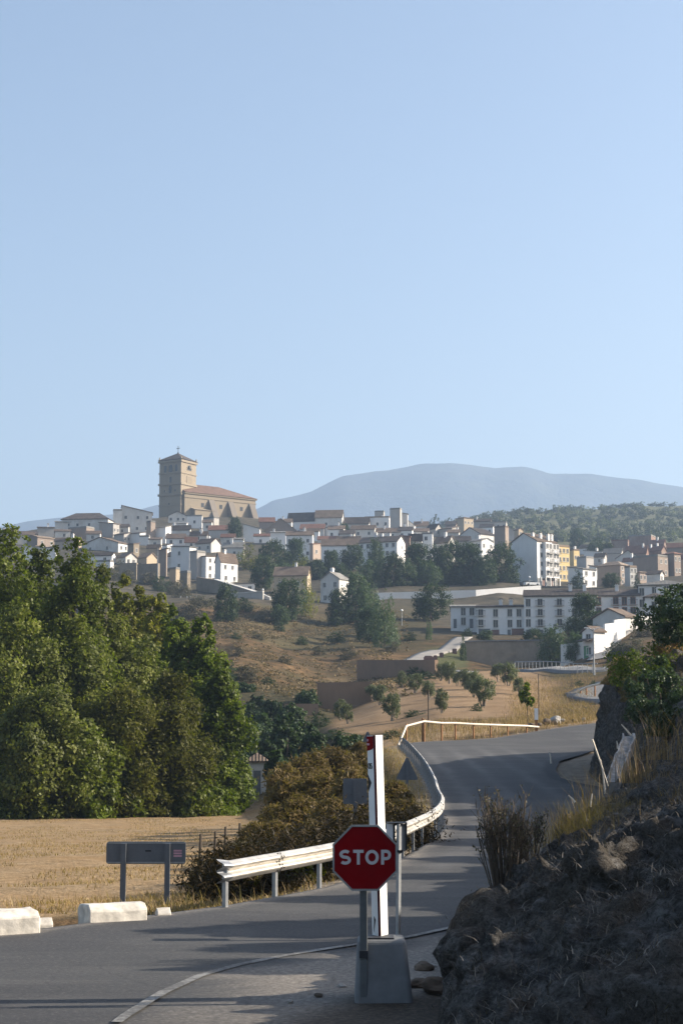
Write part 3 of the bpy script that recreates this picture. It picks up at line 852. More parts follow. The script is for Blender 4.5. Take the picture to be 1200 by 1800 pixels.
def house(xl_, xm, xr_, ye, yb, Yg, th=0, roof='x', r=6, wm='white', rm='r_brown', fw=None, sw=None, ch=0, label=None, name='house', cat='house',
          group='houses of the hill town', fixY=False, depth=None, ww=0.9, wh=1.25, fr='frame', found=6.0):
    if not fixY:
        hY = hit(xm, yb, 0.8 * Yg).y
        Yg = min(max(hY, 0.85 * Yg), 1.2 * Yg)
    m = mpp(Yg)
    p = P(xm, yb, Yg)
    tr = R(th)
    yaw = tr + math.atan2(-p.x, p.y)
    side = xr_ - xm
    w = max((xm - xl_) * m / math.cos(tr), 2.5)
    d = side * m / abs(math.sin(tr)) if side > 0.5 and abs(th) > 2 else (depth or max(5.5, min(0.75 * w, 11)))
    d = min(d, 34)
    h = (yb - ye) * m; rr = r * m
    root = empty(name, p, yaw, label, cat, group)
    z0 = -found
    W = MB(); prof = None; axis = 'x'
    if roof == 'x':
        prof = [(0, h), (d / 2, h + rr), (d, h)]
    elif roof == 'sb':
        prof = [(0, h), (d, h + rr)]
    elif roof == 'y':
        prof = [(-w, h), (-w / 2, h + rr), (0, h)]; axis = 'y'
    elif roof == 'sl':
        prof = [(-w, h + rr), (0, h)]; axis = 'y'
    elif roof == 'sr':
        prof = [(-w, h), (0, h + rr)]; axis = 'y'
    if prof:
        if axis == 'x':
            W.prism([(-w, 0, z0)] + [(-w, a, z) for a, z in prof] + [(-w, d, z0)], (w, 0, 0))
        else:
            W.prism([(-w, 0, z0)] + [(a, 0, z) for a, z in prof] + [(0, 0, z0)], (0, d, 0))
        W.build('wall', M[wm], root)
        rf = (roof_slab(prof, 'x', -w, 0) if axis == 'x' else roof_slab(prof, 'y', 0, d)).build('roof', M[rm], root)
        top = max(z for a, z in prof)
    elif roof == 'hip':
        W.box((-w, 0, z0), (0, d, h)); W.build('wall', M[wm], root)
        o = 0.4; b = MB(); k = min(w, d) / 2
        bx = [(-w - o, -o, h + .02), (o, -o, h + .02), (o, d + o, h + .02), (-w - o, d + o, h + .02)]
        b2 = [(x, y, z + 0.18) for x, y, z in bx]
        if w >= d:
            t_ = [(-w + k, d / 2, h + rr), (-k, d / 2, h + rr)]
            b.add(bx + b2 + t_, [(0, 3, 2, 1), (0, 1, 5, 4), (1, 2, 6, 5), (2, 3, 7, 6), (3, 0, 4, 7), (4, 5, 9, 8), (6, 7, 8, 9), (5, 6, 9), (7, 4, 8)])
        else:
            t_ = [(-w / 2, k, h + rr), (-w / 2, d - k, h + rr)]
            b.add(bx + b2 + t_, [(0, 3, 2, 1), (0, 1, 5, 4), (1, 2, 6, 5), (2, 3, 7, 6), (3, 0, 4, 7), (4, 5, 8), (5, 6, 9, 8), (6, 7, 9), (7, 4, 8, 9)])
        rf = b.build('roof', M[rm], root); top = h + rr
    else:
        W.box((-w, 0, z0), (0, d, h)); W.build('wall', M[wm], root)
        b = MB()
        b.box((-w - .12, -.12, h + .003), (.12, d + .12, h + .14)); b.box((-w, 0.003, h + .14), (0, .25, h + .6)); b.box((-.25, .25, h + .14), (-.003, d, h + .6)); b.box((-w + .003, .25, h + .14), (-w + .25, d, h + .6))
        rf = b.build('roof', M[rm], root); top = h + .5
    rng = random.Random(int(xl_ * 7 + yb * 13))
    for wn, L_, place in ((fw, w, 'f'), (sw, d, 's')):
        if not wn:
            continue
        c, rws = wn[:2]
        sh = h / rws
        hh = min(wh, sh * 0.52); wd = min(ww, L_ / c * 0.5)
        me = window_mesh(wd, hh, fr)
        for i in range(c):
            for j in range(rws):
                a = L_ * (i + 0.5) / c + rng.uniform(-.12, .12) * L_ / c; z = sh * (j + 0.56)
                if place == 'f':
                    put('window', me, root, (-w + a, 0, z))
                else:
                    put('window', me, root, (0, a, z), math.pi / 2)
    for i in range(ch):
        cx = -w * rng.uniform(.15, .85); cy = d * rng.uniform(.3, .7)
        if roof == 'flat':
            z = h + .4
        elif roof == 'x':
            z = h + rr * (1 - abs(cy - d / 2) / (d / 2)) + .4
        elif roof == 'y':
            z = h + rr * (1 - abs(cx + w / 2) / (w / 2)) + .4
        else:
            z = top - rr * 0.3
        chimney(rf, cx, cy, z, rng.uniform(.8, 1.1))
    root['w'] = w; root['d'] = d; root['h'] = h
    return root


HT = [
 # left of the church
 (7, 32, 32, 934, 947, 760, 0, 'x', 5, 'grey', 'r_brown', (1, 1), None, 0, 'small grey house with brown roof at the left end of the skyline'),
 (25, 66, 66, 939, 955, 720, 0, 'x', 6, 'grey', 'r_dark', None, None, 0, 'low house with long dark roof behind the poplar tops'),
 (66, 95, 97, 928, 944, 740, 0, 'sb', 4, 'grey', 'r_dark', None, None, 1, 'grey house under dark roof beside the long white hipped building'),
 (47, 66, 97, 944, 964, 620, -52, 'y', 4, 'mauve', 'r_tan', None, (2, 1), 0, 'ochre walled house with two windows and pale tiled roof above the poplars'),
 (97, 124, 124, 918, 935, 715, 0, 'sb', 4, 'white2', 'r_grey', None, None, 0, 'low white wing in front of the big hipped building'),
 (108, 190, 200, 912, 934, 745, -14, 'hip', 14, 'white2', 'r_dark', (4, 1), None, 0, 'long white building with large dark hipped roof left of the church'),
 (97, 124, 124, 934, 950, 680, 0, 'x', 4, 'white2', 'r_brown', (1, 1), None, 0, 'whitewashed cottage with one window behind the flat beige block'),
 (120, 152, 166, 927, 948, 645, -38, 'flat', 0, 'mauve', 'r_grey', None, None, 0, 'flat roofed beige block below the long hipped building'),
 (96, 139, 145, 950, 963, 600, -20, 'x', 6, 'pinkbrick', 'r_brown', None, None, 1, 'low terracotta house with a white chimney below the flat beige block'),
 (40, 98, 101, 964, 984, 560, -12, 'sl', 5, 'white', 'r_grey', None, None, 0, 'white blank gabled house half hidden by poplar tops'),
 (143, 208, 226, 954, 972, 565, -38, 'y', 12, 'white2', 'r_brown', (2, 1), (2, 1), 0, 'wide white gabled house with lit right side in the left quarter'),
 (174, 199, 210, 920, 945, 650, -42, 'sl', 4, 'grey', 'r_brown', None, (2, 1), 0, 'plain grey house with two bright openings on its sunny side'),
 (200, 218, 229, 939, 956, 610, -45, 'sb', 4, 'grey', 'r_dark', None, (2, 1), 0, 'dark walled house with white sunlit end in the left quarter'),
 (199, 216, 216, 897, 925, 735, 0, 'flat', 0, 'white2', 'r_grey', None, None, 1, 'low white annexe left of the tall white sloping building'),
 (214, 267, 267, 901, 940, 725, 0, 'sl', 12, 'white2', 'r_brown', (3, 2), None, 0, 'tall white building with sloping roofline left of the tower'),
 (226, 246, 256, 937, 957, 620, -40, 'sb', 3, 'white', 'r_dark', None, (1, 1), 0, 'small white flat house below the tall sloping building'),
 (245, 262, 264, 943, 960, 590, -20, 'flat', 0, 'white', 'r_grey', None, None, 0, 'white box house below the dark narrow house'),
 (258, 265, 273, 917, 955, 635, -50, 'flat', 0, 'mauve', 'r_grey', None, None, 0, 'dark narrow house standing left of the tower foot'),
 (273, 291, 301, 926, 956, 640, -45, 'sb', 3, 'white', 'r_grey', None, (1, 1), 0, 'white house with sunlit right side below the tower'),
 (296, 328, 328, 907, 920, 765, 0, 'y', 8, 'white2', 'r_dark', (3, 1), None, 0, 'small white gabled house at the foot of the tower'),
 (328, 355, 356, 907, 930, 745, -8, 'flat', 0, 'white', 'r_grey', (1, 1), None, 0, 'white flat topped house with arched door under the nave'),
 (357, 376, 385, 910, 925, 735, -40, 'flat', 0, 'grey', 'r_grey', None, None, 0, 'grey lean house in the shade of the first buttress'),
 (300, 334, 336, 931, 942, 680, -10, 'x', 8, 'white2', 'r_dark', None, None, 1, 'house with dark bluish roof below the white flat topped house'),
 (334, 364, 366, 941, 952, 655, -12, 'x', 7, 'white2', 'r_brown', (1, 1), None, 2, 'brown roofed house with two white chimneys below the nave'),
 (292, 325, 327, 946, 960, 620, -8, 'x', 8, 'white', 'r_brown', (2, 1), None, 0, 'white house with two windows and double brown roof below the tower'),
 (325, 346, 347, 953, 964, 605, -6, 'x', 9, 'white2', 'r_red', (1, 1), None, 0, 'cottage with reddish roof between two white houses below the church'),
 (344, 371, 388, 954, 972, 600, -38, 'x', 9, 'white2', 'r_brown', (2, 1), None, 1, 'white house with two tall windows and gabled right end below the church'),
 (366, 402, 404, 931, 947, 700, -8, 'x', 8, 'grey', 'r_red', None, None, 0, 'low house with long red roof under the buttresses'),
 (285, 294, 303, 958, 973, 565, -45, 'sb', 3, 'white', 'r_dark', None, (1, 1), 0, 'tiny white house with bright sunlit end below the tower'),
 (300, 333, 345, 961, 1006, 505, -40, 'sl', 3, 'white', 'r_grey', (1, 2), None, 0, 'tall white house with one narrow window behind the brick house'),
 (333, 346, 361, 970, 1020, 488, -48, 'flat', 0, 'grey', 'r_grey', None, None, 0, 'tall pale brick house on the cliff edge with sunlit right face'),
 (359, 362, 386, 978, 1019, 490, -46, 'sb', 2, 'white', 'r_brown', None, (2, 3), 0, 'bright white house right of the tall brick house'),
 (385, 388, 418, 987, 1026, 500, -46, 'y', 16, 'white', 'r_brown', None, (2, 2), 1, 'bright white house with two upper windows above the rubble wall'),
 (294, 322, 326, 977, 1001, 495, -20, 'sb', 7, 'white2', 'r_dark', (1, 1), None, 0, 'white house with dark roof left of the tall brick house'),
 (279, 292, 294, 968, 1015, 480, -15, 'sr', 4, 'mauve', 'r_brown', None, None, 0, 'ruined brown house above the ravine left of the brick house'),
 (298, 309, 316, 1000, 1030, 470, -45, 'flat', 0, 'tan', 'r_grey', None, None, 0, 'ruined earth house with orange sunlit corner below the brown ruin'),
 (316, 329, 335, 1006, 1036, 468, -45, 'flat', 0, 'stone', 'r_grey', None, None, 0, 'ruined stub of wall with pale sunlit edge below the brick house'),
 (224, 235, 245, 956, 980, 545, -48, 'sb', 2, 'stone', 'r_brown', None, (1, 1), 0, 'stone house with olive sunlit side right of the wide white gable'),
 (206, 221, 241, 979, 995, 515, -52, 'x', 8, 'white2', 'r_brown', None, (2, 1), 0, 'dilapidated white cottage with brown roof above the rubble yard'),
 (242, 258, 277, 980, 993, 525, -40, 'x', 9, 'tan', 'r_brown', None, None, 0, 'tan house with broad brown roof left of the utility pole'),
 (138, 197, 204, 976, 992, 535, -20, 'x', 6, 'white', 'r_dark', (2, 1), (1, 1), 0, 'long white house with dark roof just above the poplar tops'),
 (168, 194, 200, 987, 1000, 515, -30, 'flat', 0, 'white', 'r_grey', (1, 1), None, 0, 'lowest white house among trees beside the poplar tops'),
 (58, 63, 78, 960, 980, 570, -60, 'sb', 2, 'white', 'r_tan', None, (1, 1), 0, 'white sunlit cottage right below the ochre house'),
 # between church and apartment block
 (427, 456, 458, 929, 955, 645, -5, 'sl', 8, 'white', 'r_grey', None, None, 0, 'blank white house with sloping top right of the church'),
 (466, 520, 521, 932, 950, 690, -3, 'y', 21, 'mauve', 'r_tan', None, None, 0, 'broad windowless brown gable right of the church'),
 (455, 482, 483, 917, 932, 730, -4, 'x', 8, 'mauve', 'r_red', None, None, 0, 'dark red roofed house directly right of the nave end'),
 (446, 475, 476, 942, 962, 605, -5, 'x', 4, 'white', 'r_red', (1, 1), None, 1, 'low white cottage with thin red roof and one small window'),
 (475, 502, 503, 936, 970, 575, -4, 'sb', 3, 'white', 'r_grey', None, None, 1, 'white windowless front beside the house with three windows'),
 (502, 549, 551, 940, 985, 570, -6, 'x', 7, 'white', 'r_brown', (3, 2), None, 1, 'white house with three upper windows behind the dark trees'),
 (546, 550, 564, 956, 985, 560, -46, 'sb', 2, 'pinkbrick', 'r_red', None, (1, 1), 0, 'narrow house with pinkish sunlit end wall and one dark window'),
 (564, 640, 642, 958, 985, 575, -5, 'x', 12, 'white', 'r_brown', (5, 1), None, 0, 'long white house with brown roof behind the cypress tips'),
 (504, 566, 571, 915, 934, 705, -14, 'x', 16, 'white', 'r_dark', (3, 1), None, 1, 'large skyline house with dark roof and dark openings'),
 (553, 601, 604, 909, 935, 725, -8, 'x', 14, 'white2', 'r_tan', (1, 1), None, 0, 'large skyline house with pale brown roof'),
 (527, 569, 572, 929, 946, 650, -8, 'x', 9, 'white2', 'r_red', None, None, 0, 'house with orange brown roof below the two large skyline houses'),
 (552, 577, 591, 928, 946, 625, -40, 'flat', 0, 'white', 'r_grey', None, (1, 1), 0, 'white box house with one window below the pale brown roof'),
 (558, 600, 601, 948, 960, 605, -4, 'x', 6, 'white2', 'r_red', None, None, 0, 'house with low red roof above the long white house'),
 (604, 648, 650, 920, 936, 705, -6, 'x', 12, 'white2', 'r_dark', (1, 1), None, 0, 'house with long dark brown roof left of the loggia house'),
 (616, 658, 661, 930, 946, 655, -8, 'x', 8, 'white2', 'r_brown', (2, 1), None, 0, 'white house with brown roof below the long dark roof'),
 (640, 684, 687, 909, 935, 690, -8, 'flat', 0, 'white', 'r_tan', (3, 1), None, 1, 'white house with dark loggia beside the plain tower block'),
 (658, 674, 676, 899, 915, 700, -10, 'flat', 0, 'grey', 'r_grey', None, None, 0, 'grey rooftop storey behind the loggia house'),
 (685, 703, 706, 894, 940, 692, -14, 'flat', 0, 'grey', 'r_grey', None, None, 0, 'tall plain grey tower block on the skyline'),
 (703, 716, 717, 903, 938, 698, -5, 'sl', 2, 'white2', 'r_grey', None, None, 0, 'pale slab standing right against the grey tower block'),
 (708, 728, 730, 923, 938, 668, -8, 'y', 8, 'white', 'r_brown', None, None, 0, 'white blank gable in front of the tower block'),
 (727, 752, 753, 924, 938, 680, -4, 'x', 8, 'white2', 'r_brown', (2, 1), None, 1, 'brown roofed skyline cottage right of the white blank gable'),
 (658, 703, 705, 935, 948, 625, -6, 'x', 8, 'white2', 'r_brown', (2, 1), None, 1, 'house with broad brown roof below the grey tower block'),
 (630, 698, 712, 951, 992, 575, -22, 'x', 11, 'white', 'r_dark', (6, 3), (1, 2), 3, 'long three storey white building with sunlit right end behind the trees'),
 (590, 632, 634, 956, 968, 605, -6, 'x', 14, 'white2', 'r_brown', None, None, 1, 'house under a big greenish brown roof left of the long white building'),
 (748, 765, 777, 929, 943, 665, -45, 'x', 9, 'grey', 'r_dark', None, (1, 1), 0, 'house with sunlit white side below the skyline trees'),
 (703, 720, 721, 943, 990, 585, -5, 'sl', 2, 'brick', 'r_red', None, None, 0, 'narrow red brick house right of the long white building'),
 (719, 741, 742, 950, 990, 575, -5, 'x', 12, 'white', 'r_dark', (2, 2), None, 0, 'white house with dark roof right of the narrow brick house'),
 (741, 760, 761, 938, 990, 572, -5, 'flat', 0, 'white', 'r_grey', (1, 3), None, 0, 'white house with framed dark roof terrace'),
 (761, 787, 801, 953, 990, 578, -40, 'x', 12, 'white2', 'r_brown', (1, 2), (1, 2), 1, 'house with brown roof and dormer above the park trees'),
 (770, 794, 806, 928, 945, 645, -45, 'sb', 4, 'grey', 'r_brown', None, None, 0, 'white sunlit block below the yellow loggia house'),
 (798, 826, 827, 950, 985, 585, -4, 'x', 8, 'grey', 'r_dark', (2, 2), None, 0, 'grey house with dark roof left of the balcony houses'),
 (800, 815, 832, 910, 928, 730, -48, 'hip', 4, 'tan', 'r_brown', None, (3, 1), 0, 'tan house with yellow sunlit openings on the skyline'),
 (782, 801, 803, 922, 935, 715, -6, 'x', 7, 'mauve', 'r_dark', None, None, 0, 'dark roofed house left of the yellow loggia house'),
 (806, 844, 870, 938, 964, 615, -42, 'y', 13, 'white2', 'r_dark', (1, 1), (3, 1), 0, 'big white gable with dark roof and three side windows'),
 (824, 846, 867, 950, 988, 562, -42, 'x', 5, 'white', 'r_grey', (2, 2), (2, 2), 1, 'bright white balcony house at the right edge of the park trees'),
 (868, 888, 894, 926, 972, 645, -25, 'flat', 0, 'mauve', 'r_brown', None, None, 0, 'brown blind walled building left of the tall apartment block'),
 (862, 889, 891, 918, 932, 668, -6, 'flat', 0, 'grey', 'r_grey', (3, 1), None, 0, 'grey top storey with pale windows behind the brown blind building'),
 (887, 905, 906, 932, 950, 655, -4, 'sl', 8, 'grey', 'r_grey', None, None, 0, 'blank grey sloping house left of the apartment roof'),
 (903, 911, 919, 931, 945, 605, -45, 'x', 3, 'tan', 'r_brown', None, (1, 1), 0, 'small tan penthouse just above the apartment block'),
 # right hand quarter
 (978, 981, 1001, 960, 1022, 532, -50, 'flat', 0, 'ochre', 'r_tan', None, (3, 4), 0, 'tall yellow building right of the white apartment block'),
 (1001, 1008, 1018, 967, 995, 585, -50, 'flat', 0, 'ochre', 'r_brown', None, (2, 1), 2, 'brown and yellow house behind the tall yellow building'),
 (998, 1024, 1048, 1000, 1033, 475, -44, 'sl', 6, 'white', 'r_grey', None, (2, 2), 0, 'white modern stepped house below the yellow building'),
 (1035, 1047, 1061, 997, 1020, 485, -48, 'sl', 4, 'white', 'r_dark', None, (1, 1), 0, 'white house with dark roof right of the stepped house'),
 (1013, 1030, 1043, 980, 1003, 525, -44, 'flat', 0, 'grey', 'r_grey', None, None, 0, 'cream windowless cube above the stepped white house'),
 (1026, 1058, 1066, 970, 990, 605, -25, 'sl', 4, 'white', 'r_grey', None, (1, 1), 1, 'long low white house behind the cream cube'),
 (1049, 1090, 1106, 993, 1029, 482, -34, 'hip', 9, 'mauve', 'r_tan', None, (2, 3), 1, 'large brown block with tan sunlit front and pale roof'),
 (1101, 1107, 1119, 997, 1031, 478, -52, 'flat', 0, 'white2', 'r_tan', None, (2, 3), 0, 'narrow white house joined to the large brown block'),
 (1117, 1124, 1136, 1006, 1026, 505, -50, 'hip', 3, 'pinkbrick', 'r_tan', None, (2, 1), 0, 'small pink house right of the narrow white house'),
 (1112, 1156, 1174, 977, 1016, 565, -34, 'flat', 0, 'mauve', 'r_grey', None, (2, 2), 0, 'large brown block with bright white windowed front'),
 (1164, 1185, 1196, 973, 1013, 595, -40, 'hip', 5, 'mauve', 'r_red', None, (2, 2), 0, 'brown house with yellow sunlit strip near the right edge'),
 (1098, 1135, 1140, 972, 986, 645, -12, 'x', 14, 'brick', 'r_red', None, None, 1, 'house under a big dark red roof behind the brown blocks'),
 (1082, 1124, 1126, 981, 994, 602, -5, 'y', 14, 'white2', 'r_brown', None, None, 0, 'white gable in front of the big dark red roof'),
 (1074, 1103, 1105, 950, 970, 770, -8, 'flat', 0, 'brick', 'r_red', None, None, 0, 'lower dark brick block at the foot of the olive hill'),
 (1104, 1144, 1152, 941, 967, 790, -14, 'flat', 0, 'brick', 'r_grey', None, None, 0, 'higher dark brick block at the foot of the olive hill'),
 (1130, 1162, 1171, 967, 984, 655, -30, 'x', 8, 'brick', 'r_red', None, (1, 1), 2, 'brick house with red roof and white chimneys near the right edge'),
 (1172, 1204, 1206, 962, 985, 665, -5, 'x', 9, 'mauve', 'r_red', None, None, 0, 'brown house with red roof cut by the right edge'),
 (1060, 1091, 1095, 972, 990, 645, -12, 'x', 9, 'grey', 'r_grey', None, None, 0, 'house with long grey roof left of the white gable'),
 # further small houses between the others
 (152, 176, 178, 938, 952, 630, -10, 'x', 5, 'white2', 'r_brown', (1, 1), None, 0, 'small white house with brown roof right of the flat beige block'),
 (40, 60, 61, 940, 958, 650, -5, 'x', 5, 'grey', 'r_brown', None, None, 0, 'grey cottage left of the ochre house'),
 (206, 226, 228, 926, 942, 670, -10, 'x', 5, 'white2', 'r_dark', (1, 1), None, 0, 'white cottage with dark roof below the tall white sloping building'),
 (262, 283, 285, 948, 966, 600, -15, 'sb', 3, 'white2', 'r_brown', (1, 1), None, 0, 'dirty white cottage left of the sunlit house below the tower'),
 (258, 280, 283, 963, 980, 560, -20, 'x', 6, 'tan', 'r_brown', None, None, 0, 'brown roofed shed above the utility pole'),
 (303, 328, 330, 920, 934, 705, -6, 'sb', 3, 'white', 'r_grey', (2, 1), None, 0, 'low white house in front of the small tower foot house'),
 (356, 372, 374, 918, 936, 700, -8, 'x', 5, 'white2', 'r_brown', (1, 1), None, 0, 'white cottage between the flat topped house and the red roof'),
 (388, 412, 414, 944, 962, 640, -8, 'x', 6, 'white2', 'r_red', (1, 1), None, 0, 'cottage with red roof below the church tree'),
 (392, 428, 430, 962, 985, 560, -8, 'x', 9, 'white2', 'r_grey', (1, 1), None, 1, 'house with broad greenish roof above the bright white houses'),
 (410, 428, 429, 948, 966, 610, -5, 'sb', 3, 'white', 'r_grey', (1, 1), None, 0, 'white cottage left of the blank sloping house'),
 (430, 470, 471, 957, 985, 560, -5, 'flat', 0, 'tan', 'r_grey', None, None, 0, 'beige terrace wall house under the low white cottage'),
 (488, 512, 514, 918, 938, 670, -6, 'x', 7, 'white2', 'r_brown', (1, 1), None, 1, 'house with brown roof left of the large dark roof'),
 (540, 560, 562, 934, 952, 610, -8, 'x', 6, 'white', 'r_brown', (1, 1), None, 0, 'white cottage below the orange brown roof'),
 (576, 604, 606, 930, 950, 650, -6, 'x', 7, 'white', 'r_brown', (2, 1), None, 1, 'white house right of the white box house'),
 (596, 622, 624, 938, 958, 630, -6, 'x', 7, 'white2', 'r_dark', (1, 1), None, 0, 'cottage with dark roof above the big greenish roof'),
 (700, 724, 726, 932, 950, 640, -6, 'x', 7, 'white', 'r_dark', (2, 1), None, 1, 'white house with dark roof above the red brick house'),
 (728, 752, 754, 934, 950, 640, -6, 'x', 6, 'white', 'r_brown', (2, 1), None, 0, 'white cottage above the framed roof terrace'),
 (786, 806, 808, 936, 954, 610, -6, 'x', 6, 'white2', 'r_brown', (1, 1), None, 1, 'cottage with brown roof right of the dormer house'),
 (842, 866, 868, 926, 942, 660, -10, 'x', 6, 'white', 'r_dark', (2, 1), None, 0, 'white house with dark roof behind the big white gable'),
 (832, 862, 864, 916, 932, 700, -8, 'x', 5, 'grey', 'r_dark', None, None, 1, 'grey skyline house right of the yellow loggia house'),
 (1018, 1040, 1046, 962, 976, 640, -30, 'x', 6, 'white', 'r_brown', None, (1, 1), 0, 'white cottage behind the brown and yellow house'),
 (1044, 1062, 1066, 978, 994, 560, -25, 'x', 6, 'white2', 'r_brown', (1, 1), None, 0, 'cottage between the cream cube and the large brown block'),
 (1094, 1112, 1116, 986, 1002, 560, -25, 'x', 6, 'white', 'r_red', None, (1, 1), 1, 'white house with red roof between the two brown blocks'),
 (1140, 1166, 1170, 956, 972, 700, -20, 'x', 8, 'brick', 'r_red', None, (1, 1), 1, 'brick house with red roof behind the windowed brown block'),
 (1178, 1204, 1206, 982, 1010, 560, -10, 'x', 8, 'tan', 'r_red', (1, 2), None, 0, 'tan house with red roof at the right edge below the others'),
 (1136, 1160, 1166, 1008, 1026, 490, -25, 'x', 5, 'white2', 'r_brown', None, (1, 1), 0, 'low white house between the pink house and the terrace roof'),
 # lower houses in front of the trees
 (481, 540, 546, 1011, 1045, 445, -10, 'x', 16, 'tan', 'r_brown', (2, 1), None, 1, 'tan house with broad brown roof among the dark slope trees'),
 (563, 596, 613, 1017, 1062, 432, -32, 'y', 12, 'white2', 'r_grey', (2, 2), None, 1, 'white gabled house with grey roof among the slope trees'),
 (416, 446, 448, 1027, 1044, 462, -6, 'sr', 1, 'white', 'r_grey', (2, 1), None, 0, 'low white house at the end of the rubble terrace'),
]
for h_ in HT:
    house(*h_[:14], label=h_[14])

# ---------------------------------------------------------------- tall apartment block
ap = house(897, 944, 979, 950, 1030, 500, -40, 'y', 16, 'white', 'r_brown', (1, 1), None, 0,
           'tall five storey white apartment block with sunlit balconied front', 'apartment_building', 'apartment block', None)
_d, _h, _w = ap['d'], ap['h'], ap['w']
b = MB()
for k_ in range(2):
    y0 = _d * (0.30 + 0.36 * k_); y1 = _d * (0.62 + 0.36 * k_)
    b.box((0.0, y0, _h * .2), (1.1, y1, _h - .2 - k_ * .6))
b.build('bay', M['white'], ap)
for k_ in range(2):
    y0 = _d * (0.30 + 0.36 * k_); y1 = _d * (0.62 + 0.36 * k_)
    for j in range(4):
        for i in range(2):
            put('window', window_mesh(1.0, 1.4, 'frame'), ap, (1.1, y0 + (y1 - y0) * (i + .5) / 2, _h * (.2 + .2 * j + .1)), math.pi / 2)
    for j in range(3):
        put('balcony', balcony_mesh(2.2), ap, (1.1, y0 + (y1 - y0) * .75, _h * (.4 + .2 * j - .06)), math.pi / 2)
for j in range(4):
    put('window', window_mesh(0.9, 1.3, 'frame'), ap, (0, _d * .22, _h * (.3 + .2 * j)), math.pi / 2)
for i in range(5):
    put('door', door_mesh(1.8, 2.3, 'garage2' if i % 2 else 'garage'), ap, (0, _d * (.12 + .19 * i), 0), math.pi / 2)
b = MB()
for i in range(5):
    y = _d * (.04 + .235 * i); b.box((.75, y, -1), (1.1, y + .4, _h * .2))
b.build('pillar', M['white2'], ap)
for x_, y_ in ((-_w * .3, _d * .2), (-_w * .2, _d * .45), (-_w * .1, _d * .7), (-_w * .12, _d * .9)):
    chimney([c for c in ap.children if c.name.startswith('roof')][0], x_, y_, _h + 1.6 - abs(x_ + _w / 2) * .1, 1.1)

# ---------------------------------------------------------------- the white terrace in the valley
def row(xl_, xr_, ye, yb, Y, r, rm, label, wins, doors=(), balc=(), fr='frame', ch=(), depth=9, roof='x', ww=0.95, wh=1.5):
    m = mpp(Y)
    o = house(xl_, xr_, xr_, ye, yb, Y, 0, roof, r, 'white', rm, None, None, 0, label, 'terraced_house', 'house', 'white houses of the valley terrace', True, depth)
    rf = [c for c in o.children if c.name.startswith('roof')][0]
    for x, y in wins:
        put('window', window_mesh(ww, wh, fr), o, ((x - xr_) * m, 0, (yb - y) * m))
    for x0, x1, y, mt in doors:
        me = door_mesh((x1 - x0) * m, (yb - y) * m, mt)
        put('garage_door' if (x1 - x0) > 9 else 'door', me, o, (((x0 + x1) / 2 - xr_) * m, 0, 0))
    for x, y in balc:
        put('balcony', balcony_mesh(1.9), o, ((x - xr_) * m, 0, (yb - y) * m))
    for x, dy in ch:
        chimney(rf, (x - xr_) * m, 3.2, (yb - ye) * m + r * m * .9, 1.0)
    return o


row(792, 838, 1067, 1104, 352, 5, 'r_grey', 'lowest terraced house at the left end above the ramp', [(814, 1075), (829, 1075), (814, 1092)], [(825, 831, 1088, 'garage'), (797, 802, 1088, 'garage')])
row(838.3, 921.7, 1067, 1118, 345, 5, 'r_dark', 'two storey terraced house over three garage doors', [(845, 1077), (871, 1077), (896, 1077), (912, 1077), (845, 1095), (871, 1096), (896, 1096), (912, 1096)],
    [(841, 861, 1105, 'garage'), (864, 877, 1107, 'garage2'), (899, 920, 1105, 'garage2'), (892, 897, 1107, 'garage')], [(845, 1081), (845, 1099)], ch=((880, 0), (898, 0)))
row(922, 1047.7, 1047, 1120, 342, 13, 'r_dark', 'tallest three storey terraced house with iron balconies', [(x, y) for x in (929, 950, 984, 1010, 1032) for y in (1058, 1076, 1094)],
    [(925, 955, 1106, 'garage'), (965, 976, 1106, 'garage2')], [(x, y + 5) for x in (950, 984) for y in (1058, 1076, 1094)], ch=((1003, 0), (1028, 0)))
row(1048, 1123.7, 1047, 1112, 342, 13, 'r_dark', 'white terraced house with terracotta framed windows', [(x, y) for x in (1053, 1083, 1098, 1113) for y in (1056, 1074, 1092)], (), [(1083, 1062), (1113, 1062), (1083, 1080), (1113, 1080)], 'frame_red', ch=((1085, 0),))
row(1124, 1215, 1028, 1110, 341, 14, 'r_grey', 'tall white house with grey hipped roof at the right end', [(1130, 1039), (1152, 1037), (1173, 1036), (1130, 1059), (1195, 1037), (1130, 1080), (1190, 1060)], roof='hip', depth=12)
row(1134, 1170, 1050, 1100, 326, 10, 'r_dark', 'small white house with dark hipped roof in front of the tall one', [(1150, 1064), (1140, 1085)], ch=((1157, 0),), roof='hip', depth=8)

# gabled house and farm below the terrace
house(1041, 1098, 1119, 1084, 1110, 300, -38, 'y', 15, 'white2', 'r_brown', None, None, 0, 'blank white gabled barn in front of the terrace', group=None, fixY=True, name='barn', cat='barn', found=3)
fh = house(1026, 1044, 1063, 1110, 1157, 272, -42, 'y', 8, 'white', 'r_brown', (1, 2), None, 0, 'small white farmhouse with green door beside the dirt track', group=None, fixY=True, name='farmhouse', found=3)
put('door', door_mesh(1.0, 2.0, 'green'), fh, (-fh['w'] * .68, 0, 0))
b = MB(); b.prism([(-fh['w'], -1.6, 2.7), (-fh['w'], 0, 3.1), (-fh['w'], 0, 3.2), (-fh['w'], -1.6, 2.8)], (fh['w'], 0, 0)); b.build('canopy', M['r_dark'], fh)

